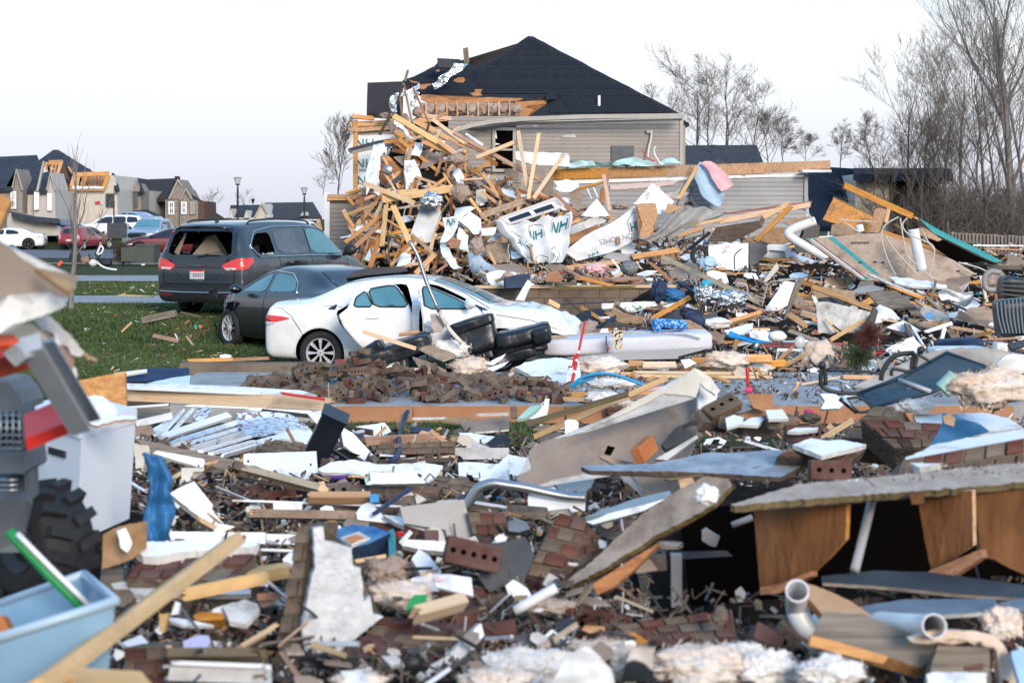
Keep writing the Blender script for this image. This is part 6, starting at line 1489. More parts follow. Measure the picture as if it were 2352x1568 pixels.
boards('e',[
 (485,640,340,725,44,'rwood'),(470,690,305,830,46,'rwood'),(520,700,345,925,46,'pine'),(590,810,250,1062,36,'pine','uppermost splintered board of the fan beside the wall stub',-2.0),(590,870,290,1142,38,'rwood','second board down in the splintered fan',-2.0),(575,930,330,1232,40,'rwood'),(570,960,385,1285,42,'pine'),(550,1030,465,1285,42,'rwood','lowest steep board in the splintered fan',-2.0),
 (612,730,575,1092,40,'ppine','upright pale stud in front of the splintered fan',-2.6),(236,770,330,990,34,'pine'),(315,980,380,1060,30),(300,1185,310,1320,32),(255,1240,345,1150,34),(560,650,690,752,60,'pine'),(670,740,830,1085,52,'ppine','long pale stud slanting down behind the grey metal duct',-2.4),(855,1035,730,1150,34,'rwood','short red ended stud hanging under the metal duct',-2.8),
 (1010,1000,905,1235,34,'pine'),(1035,1165,870,1335,46,'pine','stout orange stud just above the white sedan roof',-2.2),(1010,1232,1150,1232,28),(1040,1165,1100,1150,46),(1460,1160,1640,1245,40,'rwood'),(1500,1150,1680,1225,30,'rwood'),(1435,830,1835,688,58,'osbd','splintered reddish plank bedded in brown insulation',-2.0),(1860,690,2060,640,44,'rwood'),
 (2080,635,2310,845,44,'rwood','reddish rafter falling beside the white window sash',-1.8),(2190,900,2316,858,46,'pine'),(2170,1060,2316,1010,50,'rwood'),(1000,560,1090,520,24),(270,670,330,735,32),(640,1040,780,1025,18,'gwood'),(1330,1135,1345,1240,40,'dwood'),(690,900,720,980,46,'rwood'),
 (620,900,640,1250,14,'charcoal','thin dark upright pipe behind the splintered fan',-1.2),(560,1180,620,1250,26,'dwood'),(820,1280,880,1180,20,'white'),(960,1150,1050,990,22,'white'),(1100,1260,1190,1190,18,'dwood'),(880,1500-300,1000,1240,20,'dwood'),
])
boards('f',[
 (490,182,545,520,30,'pine','upright pine stud in front of the garage siding',-1.8),(545,515,625,790,32,'pine','lower half of the split upright stud before the printed panel',-2.6),(535,165,488,350,34,'rwood'),(250,312,492,243,26,'pine'),(485,300,470,440,40,'rwood'),(1312,112,1150,392,30,'ppine','pale stud leaning on the garage wall beside the blanket',44.5),(980,285,840,435,34,'ppine',None,-2.0),(345,300,385,390,12,'white'),(400,290,440,380,12,'white'),
 (1110,652,1540,570,32,'ppine','pale plank pointing out below the roof edge beam',-2.2),(1500,590,2316,440,44,'pine','long orange roof edge beam rising toward the felt covered heap',-1.2),(1560,522,2316,418,16,'red_dark','thin red edged strip along the top of the roof edge beam',-1.0),(1380,640,1140,722,34,'pine'),(2130,425,1890,560,44,'ppine','short weathered brace over the roof edge beam',-2.4),(2140,450,1820,765,46,'pine','diagonal brace below the roof edge beam',-2.2),(1900,530,1860,640,40,'rwood'),(1480,640,1860,585,14,'white'),
 (735,905,1165,838,54,'pine','thick orange beam under the grey carpet scrap',-1.6),(160,1008,620,945,52,'pine','thick orange beam lying below the hanging printed wrap',-1.6),(1005,900,1880,1310,44,'ppine','very long pale stud crossing the middle debris diagonally',-2.0),(1550,1160,1890,1272,34,'osbf'),(240,1085,585,1120,40,'rwood'),(0,1180,795,1165,24,'olive','thin mossy ledge board on the block foundation wall',-1.4),(590,1112,850,1130,44,'rwood'),(60,1150,235,1145,44,'olive'),
 (1245,1258,895,1455,42,'pine','curved orange board end over the rolled printed wrap',-1.6),(1880,1382,1520,1490,34,'pine',None,-1.6),(1840,935,2230,930,46,'pine'),(2050,905,2240,905,40,'rwood'),(2280,850,2260,1000,44,'pine'),(940,1020,1300,1075,26,'dwood'),(880,1055,1190,1058,16,'cream'),(1320,1000,1560,1010,26,'pine'),(1490,1000,1720,1015,22,'white'),(1590,1055,1740,1055,26,'pine'),
 (1680,1130,1740,980,26,'dwood'),(800,860,860,1060,34,'white'),(300,1060,520,905,26,'gwood'),(1850,1130,1920,1040,30,'rwood'),(1140,1120,1330,1230,40,'navy'),(1290,1080,1330,1240,12,'wire'),(1720,1240,1880,1330,36,'gwood'),(1410,1170,1570,1060,16,'gwood'),(950,1340,1230,1250,18,'rwood'),(1620,660,1620,760,12,'white'),(1210,1290,1110,1420,14,'gwood'),
 (0,1290,100,1345,50,'ppine','pale board end lying over the crumpled white bumper',26.5),
])
boards('g',[
 (730,268,1340,545,52,'pine','big splintered beam jutting up over the bare thicket',-2.2),(640,382,1000,552,26,'olive','greenish beam along the top of the strand board square',-1.6),(1050,678,1695,900,44,'pine','long stud lying on the large brown floor panel',-3.2),(1130,468,1100,602,36),(1340,545,1990,930,22,'pine','long panel edge board framing the black hollow',-1.4),(1180,620,1270,670,24,'olive'),
 (460,1165,1000,1368,42,'pine','long carton edge board above the pale square panel',-1.5),(740,1212,668,1290,50),(985,1272,880,1335,56),(690,1568,920,1450,40,'osbf'),(245,1405,410,1512,56,'pine','short stud with stamped end at the foot of the board stack',-1.9),(1010,1360,960,1540,60,'dwood','dark charred post between the pale square panel and the drawer front',-1.6),
 (330,1235,485,1275,44),(310,1285,485,1320,44),(300,1330,490,1368,44,'rwood'),(360,1390,505,1430,56),(380,1100,545,1140,48),(370,1130,540,1180,30,'rwood'),(260,1370,380,1400,36,'rwood'),
 (1990,990,2316,1000,48,'olive','yellow green timber end lying toward the ribbed radiator',-1.6),(1985,1020,2316,1028,18,'rwood'),(1820,1140,2055,1105,38,'pine'),(1410,1228,1560,1220,28,'pine'),(1440,1248,1590,1235,22,'white'),(2010,850,2130,930,22,'pine'),(0,935,160,915,46,'pine'),(180,905,370,905,38,'rwood'),(430,850,410,985,44,'pine'),(505,1010,560,920,46,'ppine'),
 (590,1010,700,960,24,'white'),(560,1030,640,950,14,'white'),(600,1100,790,1130,46,'osbd'),(0,1000,110,990,30),(150,1105,570,1080,20,'vgrey'),(1890,1225,1990,1225,14,'teal_paint'),(880,1460,1180,1400,24,'gwood'),
 (1300,1480-0,1400,1480,60,'olive'),(1400,1500,1680,1490,60,'osbd'),(1160,1550,1290,1480,40,'gwood'),(1340,1400,1520,1440,40,'osbd'),(1700,1360,1990,1345,12,'pink'),(1870,800,2316,805,12,'white'),(1970,830,2300,840,10,'pine'),
 (1420,890,2000,960,28,'wire_black','black drain pipe lying across the lower corner of the floor panel',-2.6),
])
boards('i',[
 (0,265,530,262,27,'pine','long orange board resting across the black armchair and sofa',24.2),(100,755,705,760,46,'pine'),(335,785,705,800,34,'pine'),(650,572,1270,572,30,'pine'),(1090,560,2320,572,28,'ppine','upper of two long pale boards lying on the slab edge',22.6),(1090,592,2320,604,28,'ppine','lower of two long pale boards lying on the slab edge',22.2),
 (1060,485,1190,490,60,'pine',None,23.2),(1180,498,1485,498,64,'ppine','thick short pale stud under the white mattress',23.1),(1620,455,2090,462,56,'pine','thick orange stud buried in shaggy fluff',23.1),(1480,530,2200,528,30,'rwood',None,23.0),(2090,440,2316,440,76,'pine','stout orange timber end beside the shaggy fluff',23.0),
 (1075,745,175,1012,46,'olive','dark olive bar slanting over the debris before the slab',15.2,.05),(1405,610,235,1125,50,'ppine','long tan stud slanting under the dark olive bar',15.6,.05),(1870,292,2160,300,22,'pine'),(1225,640,1290,600,30),(1060,600,1130,560,16),(640,560,660,600,30),(1070,750,1290,740,30,'pine',None,18.8),(1080,790,1250,790,30,'rwood',None,18.9),(1160,720,1400,690,26,'pink',None,19.2),
 (780,170,960,70,30,'navy','dark blue tube end beside the patio furniture frame',25.0),(1590,440,1750,380,12,'white'),(120,780-340,0,440,14,'white'),(30,560,60,530,36),(860,660,960,715,36,'osbd',None,18.6),
])
boards('j',[
 (250,195,790,392,36,'osbf','long pinkish stud sloping toward the green juniper',-1.0),(920,95,595,290,36,'ppine','pale stud rising over the shaggy fluff',-1.2),(155,530,405,398,34,'ppine',None,-1.0),(0,490,242,478,60,'pine','lower thick orange timber end beside the shaggy fluff',23.2),(700,602,1030,606,38,'pine','pine board end on the slab below the green juniper',22.0),(555,255,640,530,36,'gwood','grey split post in front of the shaggy fluff',-1.3),(920,438,1065,485,28,'rwood'),
 (640,330,790,390,34,'pine'),(350,668,700,600,18,'ppine'),(480,560,775,655,14,'white'),(1180,395,1350,270,28,'ppine'),(1300,325,1440,330,26,'pine'),(1040,210,1190,135,30,'gwood'),(1290,140,1350,310,60,'gwood'),(1660,190,1720,270,60,'osbd'),(1780,70,1520,50,44,'osbd'),(1930,210,2080,270,36,'pine'),(2080,190,2100,240,24,'pine'),
 (0,285,330,290,12,'blue_pale','thin pale blue rail above the red beam',-1.2),(0,320,770,322,44,'red_dark','long dark red beam lying behind the shaggy fluff',-.6),(150,365,640,372,30,'white'),(230,410,690,412,24,'rwood'),(1350,190,1460,370,24,'white'),(1180,210,1290,250,26,'dwood'),(1110,180,1290,230,22,'dwood'),
])
def brick_mesh(nh,broken=False,w_=.092,L=.195,h=.06):
 bm=bmesh.new();BO.create_cube(bm,size=1);BO.scale(bm,verts=bm.verts,vec=(L,w_,h))
 if broken:
  for v in bm.verts:
   if v.co.x>0:v.co.x-=U(.02,.1);v.co.y*=U(.8,1);v.co.z*=U(.7,1)
 BO.bevel(bm,geom=list(bm.edges),offset=.004,segments=1,affect='EDGES')
 me=bpy.data.meshes.new('brick');
 for side in(-1,1):
  for i in range(nh):
   x=(i-(nh-1)/2)*L/(nh+.3)
   if broken and x>-.02:continue
   r=min(.0125,L/nh*.26);k=8;c=[(x+cos(a*6.283/k)*r,sin(a*6.283/k)*r)for a in range(k)]
   v1=[bm.verts.new((a,b,side*(h/2+.0008)))for a,b in c];f=bm.faces.new(v1 if side>0 else list(reversed(v1)));f.material_index=1
 bm.to_mesh(me);bm.free();me.materials.append(M('brick'));me.materials.append(M('hole'));return me
BM={}
def brick(c,rot,m='brick',nh=5,broken=False,label=None,group='loose bricks',s=1.0,parent=None,ct='brick'):
 key=(m,nh,broken,0 if not broken else random.randint(0,3))
 if key not in BM:me=brick_mesh(nh,broken);me.materials[0]=M(m);BM[key]=me
 o=bpy.data.objects.new('brick',BM[key]);COL.objects.link(o)
 o.matrix_world=MT(c)@rot@Matrix.Scale(s,4)
 if parent is not None:o.parent=parent;o.matrix_parent_inverse=parent.matrix_world.inverted();return o
 return tag(o,label,ct,group)
def E(a,b,c):return MR(rad(c),4,'Z')@MR(rad(b),4,'Y')@MR(rad(a),4,'X')
def brick_heap():
 rnd=random.Random(3);rows=[]
 for i in range(290):
  t=rnd.random()**1.15;x=600+720*t+rnd.gauss(0,30);hh=.42*math.exp(-((x-830)/170)**2)+.08*math.exp(-((x-1130)/150)**2)
  d=rnd.uniform(19.35,22.2);z=.03+hh*max(0,1-abs(d-20.9)/1.5)*rnd.uniform(.2,1)+(.0 if rnd.random()<.7 else.03);rows.append((x,d,z))
 rows.sort(key=lambda r:-r[2]+r[1]*.1)
 for i,(x,d,z)in enumerate(rows[:180]):
  p=P(x,0,d);p.z=z;X,Y=V2(p);flat=rnd.random()<.55;dus=rnd.random()<.72;br=rnd.random()<.35;nh=rnd.choice((3,3,5));on=rnd.randint(0,1)
  brick(p,E(90*on+rnd.gauss(0,6 if flat else 25),rnd.gauss(0,6 if flat else 25),rnd.uniform(0,180)),'dusty' if dus else 'brick',nh,br,
    AL(f"{'dusty' if dus else 'reddish'} {'broken' if br else 'whole'} brick {'lying flat' if flat and not on else 'on edge' if flat else 'tilted'} {'in the brick heap' if z > .12 else 'on the slab'}",X,Y),'bricks of the heap on the slab',rnd.uniform(1.0,1.3))
 mb=MB()
 for x,d,z in rows[180:]:p=P(x,0,d);mb.box((p.x,d,z-.02),(.2,.1,.06),0,E(rnd.gauss(0,20),rnd.gauss(0,15),rnd.uniform(0,180)).to_3x3())
 tag(mb.build('brick_rubble','dusty',None,0,0),'further dusty bricks buried in the brick heap on the slab',None,None,'stuff')
brick_heap()
def near_bricks():
 rnd=random.Random(9);n=0
 zones=[((560,1000),(1060,1250),22),((300,700),(1260,1520),16),((900,1500),(1080,1260),20),((1500,2330),(960,1090),18),((1380,2000),(1480,1560),14),((1000,1500),(1270,1480),16),((1300,1900),(880,960),6),((1150,1350),(1000,1090),6)]
 for(x0,x1),(y0,y1),k in zones:
  for _ in range(k):
   x,y=rnd.uniform(x0,x1),rnd.uniform(y0,y1);d=D(x,y)+.15;p=P(x,y,d)
   if 1500<x<2330 and y>1090 and y<1400:continue
   wrd='dusty grey brown' if rnd.random()<.55 else 'dark purple brown';br=rnd.random()<.3;nh=rnd.choice((3,5))
   brick(p,E(rnd.choice((0,90))+rnd.gauss(0,18),rnd.gauss(0,16),rnd.uniform(0,180)),'dusty' if 'dusty' in wrd else 'brick',nh,br,AL(('broken ' if br else '')+wrd+' brick lying',x,y),'bricks loose in the near debris')
near_bricks()
def WC(label,fr,pts,dd,n,m='brick',white=None,courses=4,ang=.0,t=.1,wm='white',per=3):
 """mortared chunk: a core slab with bricks standing proud of it in courses across a picture quad a,b,c,d (top left, top right, bottom right, bottom left)"""
 q=Q(fr,pts);cx=sum(p[0]for p in q)/4;cy=sum(p[1]for p in q)/4;d0=dd if dd>2 else D(cx,cy)+dd;c=P(cx,cy,d0);n=Ve(n).normalized()
 H=empty('brick_chunk',c,0,label or AL('mortared brick chunk',cx,cy),'brick chunk','mortared wall chunks');p3=[PPt(x,y,c,n)for x,y in q]
 mk('mortar_core',SM('s',[p-c-n*.012 for p in p3],n,t),['mortar']*3,H,MT(c))
 def L(u,v):return(p3[0]*(1-u)+p3[1]*u)*(1-v)+(p3[3]*(1-u)+p3[2]*u)*v
 for r in range(courses):
  off=(r%2)*.5/per
  for k in range(per+(r%2)):
   u0,u1=max(0,k/per-off),min(1,(k+1)/per-off)
   if u1-u0<.08 or R()<.04:continue
   e=.015;pr=U(-.008,.008)
   a=[L(u0+e,(r+.07)/courses),L(u1-e,(r+.07)/courses),L(u1-e,(r+.93)/courses),L(u0+e,(r+.93)/courses)];a=[p+n*pr for p in a];cc=sum(a,Ve())/4
   mk('brick',SM('s',[p-cc for p in a],n,.06),[m if R()<.7 else 'dusty']*3,H,MT(cc))
 if white:
  a=[p+n*.03 for p in[PPt(x,y,c,n)for x,y in tear(Q(fr,white),1.5,8)]];cc=sum(a,Ve())/len(a);mk('painted_face',SM('s',[p-cc for p in a],n,.035),[wm]*3,H,MT(cc))
 return H
W2=['white','dwhite','dwhite']
WC('white topped slab of bricks tilted over the propped deck, snow white face up','j',[(1270,1320),(2330,1130),(2330,1400),(1180,1560)],6.1,n_29,courses=2,per=6,t=.3)
sheet('plaster_sheet','j',[1270,1310,1420,1250,1500,1200,1740,1150,2330,1050,2330,1255,1900,1310,1400,1392,1300,1350],6.3,nv(0,-.12,1),.03,W2,'snow white ragged slab lying on the brick row of the propped deck','plaster slab',1.2)
WC('brick chunk with bright white ragged top beside the propped deck','j',[(280,1210),(930,1230),(800,1330),(150,1290)],7.6,nT,courses=2,per=4,t=.12)
sheet('plaster_sheet','j',[285,1195,450,1135,600,1160,700,1150,930,1190,850,1215,740,1240,540,1290,420,1240],7.6,n_30,.02,W2,'bright white jagged plate on a brick chunk beside the long weathered sheet','plaster slab',1)
WC('mud coloured brick chunk leaning under the blue cloth','j',[(880,960),(1600,1000),(1500,1220),(1180,1220)],8.4,nv(-.2,-.7,.7),'brick',courses=3,per=4,t=.2)
WC('mud coloured wall chunk sloping down beside the blue cloth','j',[(1000,850),(1230,850),(1180,1180),(700,1130)],8.7,nv(-.5,-.7,.6),'mortar',courses=3,per=2,t=.25)
WC('tumbled brick chunk leaning on the long deck sheet','p',[(640,575),(880,640),(720,1200),(330,1130)],6.0,nv(.15,-1,.45),'brick',courses=5,per=2,t=.25)
WC('ridged brick chunk above the tumbled one','p',[(800,640),(960,730),(1010,960),(700,1110)],6.15,nv(.35,-1,.4),'brick',courses=4,per=2,t=.2)
WC('flat brick faced slab with white broken edge near the black cloth','o',[(1230,1000),(2080,1035),(1640,1420),(850,1310)],5.0,nv(.05,-.32,1),'brick',courses=5,per=3,t=.12)
WC('brick chunk with white paint beneath the blue garment','m',[(1200,490),(2250,440),(2050,640),(1110,640)],5.6,nD,'brick',courses=2,per=5,t=.14,white=[(1190,460),(1280,390),(1640,380),(2280,375),(2250,430),(1600,480),(1410,515),(1260,515)])
WC('earthy brick chunk lying under the black mailbox','n',[(280,650),(560,690),(820,840),(100,720)],13.5,nQ,'dusty',courses=3,per=4,t=.3)
WC('long row of holed bricks before the broken white sheet','n',[(930,1040),(1740,1060),(1660,1200),(920,1160)],9.0,nA,'dusty',courses=2,per=5,t=.3)
WC('rounded earthy brick chunk right of the holed brick row','n',[(1700,960),(2080,1030),(1880,1150),(1600,1090)],9.3,nH,'dusty',courses=3,per=3,t=.3)
WC('low run of bricks in front of the foam pile','q',[(1120,1080),(2150,900),(2200,1180),(1250,1180)],5.0,nv(0,-.7,.9),'brick',courses=3,per=5,t=.25)
WC('dark brick row behind the curved grey tube','n',[(1960,1280),(2300,1290),(2300,1490),(2010,1480)],7.0,nA,'brick',courses=2,per=3,t=.2)
WC('short brick row under the reddish split log','n',[(1180,690),(1860,660),(1860,770),(1150,780)],13.2,nG,'dusty',courses=2,per=5,t=.2)
WC('stack of purple bricks left of the ochre plank','m',[(1080,1260),(1480,1240),(1470,1600),(1090,1600)],4.5,nB,'brick',courses=3,per=2,t=.3)
WC('upright masonry column behind the standing white plaster slab','o',[(470,195),(620,190),(500,1600),(240,1600)],5.05,nv(-.35,-1,.1),'dusty',courses=9,per=1,t=.16)
S('o',[
 ('plaster_slab',[610,210,700,195,712,315,800,330,950,390,965,540,1030,560,1058,850,1110,800,1135,965,1230,985,1100,1080,960,1200,820,1312,545,1312,512,1080,560,850,600,620,632,560],5.0,nv(.25,-1,.12),.05,['plaster_rough','mortar','plaster_rough'],'standing white plaster slab with ragged edge in the near debris','plaster slab',1.4),
 ('edge_slab',[2085,1040,2112,1150,1880,1400,1812,1310],4.85,nv(.5,-1,.3),.03,W2,'white broken edge piece on the flat brick faced slab','plaster slab'),
 ('edge_slab',[1600,1430,1810,1320,1832,1420,1620,1570],4.8,nv(.3,-1,.3),.03,W2,'lower white edge piece on the flat brick faced slab','plaster slab'),
 ('printed_carton',[715,245,960,175,1160,195,1290,250,1100,345,945,385],6.5,nU,.1,['carton_blue','carton_blue','navy'],'blue printed carton lying open behind the standing white plaster slab','',0),
 ('carton_picture',[850,290,1010,235,1110,290,940,370],6.42,nU,.01,['dwhite','white','white'],'white framed picture printed on the blue carton','',0),
 ('carton_picture',[885,300,990,262,1070,295,950,345],6.38,nU,.01,['rwood','white','white'],'small dark scene printed on the blue carton','',.4),
 ('white_trim',[1475,480,1540,388,1620,440,1740,590,1690,650,1600,692],-.3,n_31,.03,W2,'white chipped trim board beside the five hole brick','',.6),
 ('paper_sheet',[1652,610,1800,612,2000,642,2020,805,1900,775,1690,725],-.45,nN,.01,['white','white','white'],'white paper with faint coloured crayon marks below the five hole brick','paper',.6),
 ('crayon_mark',[1690,640,1760,655,1730,675,1680,665],-.52,nN,.004,'pink','pink crayon smear on the white paper','drawing',1),
 ('green_plastic',[1440,870,1500,790,1620,785,1600,850,1540,890,1430,940],-.55,n_31,.01,'green','crumpled green plastic tucked in the cream fluff','',1.5),
 ('white_trim',[1390,360,1430,305,1880,330,1830,415,1600,400],-.3,nN,.03,W2,'~white chipped trim board','',.6),
 ('white_trim',[0,250,460,265,450,352,0,340],-.1,nG,.03,W2,'white skirting board left of the masonry column','',.5),
 ('black_felt',[2060,440,2330,350,2330,700,2160,770,2060,640],-.4,nG,.02,'charcoal','black roofing felt scrap behind the five hole brick','',1.2),
 ('toothpick_board',[0,1400,240,1405,245,1450,0,1430],-.1,nL,.03,W2,'white board end cut by the lower masonry column','trim',0),
 ('grey_sheet',[0,1450,245,1450,250,1600,0,1600],-.05,nF,.02,'dwhite','pale grey sheet at the picture bottom below the ochre plank','',.5),
 ('brown_tile',[1410,170,1780,215,1790,320,1430,295],-.1,nA,.03,'brick','flat dark brown tile under the pale door panel','',.2),
])
boards('o',[(1490,975,1930,855,105,'ppine','chunky pale block below the white paper',-.5,.05),(960,505,1240,455,34,'ppine','thin pointed splinter behind the standing white plaster slab',-.2),(0,640,385,575,105,'ppine','pale stud reaching behind the masonry column',-.35,.05),(0,1320,210,1320,84,'olive',None,-.3,.05),
 (0,1250,290,1050,40,'ppine'),(120,820,330,800,60,'rwood'),(1390,330,1460,250,40,'white'),(1300,240,1310,460,50,'teal_paint','small teal tube standing in the grey rubble',-.4),(1350,265,1400,255,40,'red'),(160,400,460,410,22,'white')])
brick(P(*Q('o',[2010,440])[0],5.6),E(78,14,8),'brick',5,False,'clean dark brick with five round holes standing on edge',None,.95)
brick(P(*Q('i',[1205,1240])[0],8.0),E(70,-14,62),'brick_orange',0,False,'single bright orange brick on the brown paper board',None,.85)
for x,y,nh,r_,s_,lb in[(1780,985,0,(40,10,40),1.5,'brown brick standing highest beside the black basket'),(1880,880,3,(30,-20,30),1.5,'reddish ridged brick behind the black basket'),(1990,1010,0,(10,5,60),1.5,'grey brick block with white top beside the black basket'),(2180,1050,0,(8,5,30),1.6,'larger grey brick block with white top next to the long weathered sheet')]:
 brick(P(*Q('i',[(x,y)])[0],8.6),E(*r_),'dusty',nh,False,lb,None,s_*.68)
for pts,lb in([(1915,960),(1990,930),(2075,955),(2060,1005),(1930,1045)],'white painted top of the smaller grey brick block'),([(2020,1015),(2150,955),(2275,950),(2200,1025)],'white painted top of the larger grey brick block'):sheet('painted_top','i',pts,8.35,nI,.015,W2,lb,'painted top',.5)
brick(P(*Q('j',[610,1420])[0],6.4),E(80,3,6),'brick',3,False,'upright brick with two dark holes on the propped deck edge',None,.8)
brick(P(*Q('j',[370,1100])[0],7.9),E(80,3,4),'brick',5,False,'brick with white paint on top, three holes toward us',None,.85);sheet('painted_top','j',[240,1075,310,1045,510,1042,500,1060,330,1080],7.8,nI,.015,W2,'white painted top of the brick with three holes','painted top',.5)
brick(P(*Q('j',[170,990])[0],8.4),E(10,0,25),'dusty',0,False,'dusty block with square white top at the slope foot',None,.85);sheet('painted_top','j',[48,890,195,882,250,965,75,970],8.3,nv(0,-.35,1),.015,W2,'square white painted top of the dusty block','painted top',.4)
S('k',[
 ('torn_board',[-140,120,0,118,80,168,180,258,320,352,600,410,690,440,640,500,662,540,590,605,540,628,430,580,300,668,180,650,90,590,0,690,-140,720],3.7,n_32,.02,['paper','gypsum','gypsum'],'large torn brown backed plasterboard jutting in at the frame edge','plasterboard',1.5),
 ('torn_gypsum',[-140,730,0,700,90,592,180,652,290,672,430,562,470,600,545,625,585,690,520,722,300,800,100,862,0,930,-140,960],3.66,n_32,.012,'gypsum','white torn gypsum edge below the large brown backed plasterboard','plasterboard',2.0),
 ('torn_strip',[300,352,330,350,600,470,645,520,600,560,560,540],3.6,nv(.1,-.5,1),.012,'osbd','folded brown paper lip on the large torn plasterboard','paper'),
 ('hanging_paper',[290,810,430,770,520,850,640,975,745,1100,705,1135,625,1115,600,1050,520,1010,500,940,380,900],4.0,nv(.5,-1,.1),.008,['dwhite','paper','gypsum'],'grey curled paper strip hanging beside the orange ladder','',1.2),
 ('hanging_paper',[480,900,530,1010,520,1090,600,1200,660,1230,680,1300,660,1410,620,1380,600,1250,540,1190,500,1130],3.95,nv(.6,-1,.1),.008,'white','white torn paper edge dangling beside the ladder','',1.4),
 ('brown_flap',[745,1100,860,1160,840,1180,740,1130],3.9,nA,.008,'osbd','small brown paper tip pointing onto the lawn','paper',.5),
 ('timber_block',[90,880,270,838,400,960,500,1075,480,1200,210,1010,0,1010,0,920],3.9,nv(-.3,-1,.4),.08,['ppine','rwood','rwood'],'broken pale timber behind the orange ladder','timber',.4),
 ('strand_board',[690,1345,1100,1262,1108,1610,1040,1620,960,1590,860,1560,700,1480],7.5,n_28,.02,'osb','orange strand board end standing behind the white cabinet','',.6),
])
sheet('timber_end','a',[-20,640,40,645,102,690,30,850,-20,960],3.6,nZ,.05,'osb','blurred orange timber end poking in at the frame edge','timber',.3)
def ladder():
 H=empty('step_ladder',P(60,950,4.0),0,'step ladder with orange rails and grey metal brace at the frame edge','ladder')
 plate('side_rail',[(-10,794,3.7),(44,790,3.75),(84,842,3.85),(-10,870,3.8)],.03,'orange',H);plate('rail_lip',[(-10,822,3.66),(66,816,3.8),(72,826,3.82),(-10,836,3.7)],.015,'red',H)
 plate('side_rail',[(54,952,4.15),(126,922,4.2),(172,962,4.1),(58,1008,4.0)],.03,'red',H)
 B3('brace',P(70,788,3.62),P(182,978,3.95),.04,.045,'alloy',(-.5,-1,.5),parent=H,broken=(0,0));B3('brace_flange',P(96,786,3.64),P(206,966,3.97),.008,.05,'steel',(-.5,-1,.5),parent=H,broken=(0,0))
 plate('top_cap',[(34,790,3.6),(94,776,3.66),(108,806,3.66),(62,822,3.6),(48,800,3.6)],.04,'alloy',H)
 MB().lathe([(0,.012),(-.012,.011)],10).build('bolt','black',H,mw=MT(P(*Q('k',[12,1115])[0],3.66)))
ladder()
def cabinet():
 H=empty('white_cabinet',P(200,1220,6.9),0,'white box cabinet with dark slot handle standing in the near debris','cabinet')
 q=Q('l',[225,610,715,640,1190,545]);A,B,C_=P(*q[0],6.9),P(*q[1],6.3),P(*q[2],6.8);zb=1.95-.93
 def col(p,z,k=1.0):return Ve((p.x,p.y,z))
 bz=P(200,1245,6.3).z;n1=(B-A);n2=(C_-B);
 A2,C2=A.copy(),C_.copy();Dd=A+(C_-B);zt=B.z
 body=[Ve((p.x,p.y,zt))for p in(A,B,C_,Dd)]+[Ve((p.x+(B.x-p.x)*.05-.02,p.y,bz))for p in(A,B,C_,Dd)]
 mk('body',mesh('body',body,[(0,1,5,4),(1,2,6,5),(2,3,7,6),(3,0,4,7),(4,5,6,7),(3,2,1,0)]),'cabinet',H)
 lid=[Ve((p.x+(.008 if p is C_ else-.008),p.y-.008,z))for z in(zt+.001,zt+.055)for p in(A,B,C_,Dd)]
 mk('lid',mesh('lid',lid,[(0,1,5,4),(1,2,6,5),(2,3,7,6),(3,0,4,7),(4,5,6,7),(3,2,1,0)]),'cabinet',H)
 f=(B-A).normalized();up=Ve((0,0,1));nrm=Ve((f.y,-f.x,0));c=A+(B-A)*.62+Ve((0,0,-.055))+nrm*.004
 v=[c+f*a+up*b for a,b in((-.1,-.01),(.1,-.022),(.1,.004),(-.1,.016))];mk('handle',mesh('handle',v+[p+nrm*.008 for p in v],[(0,1,2,3),(4,7,6,5),(0,4,5,1),(2,6,7,3),(1,5,6,2),(0,3,7,4)]),'black',H)
cabinet()
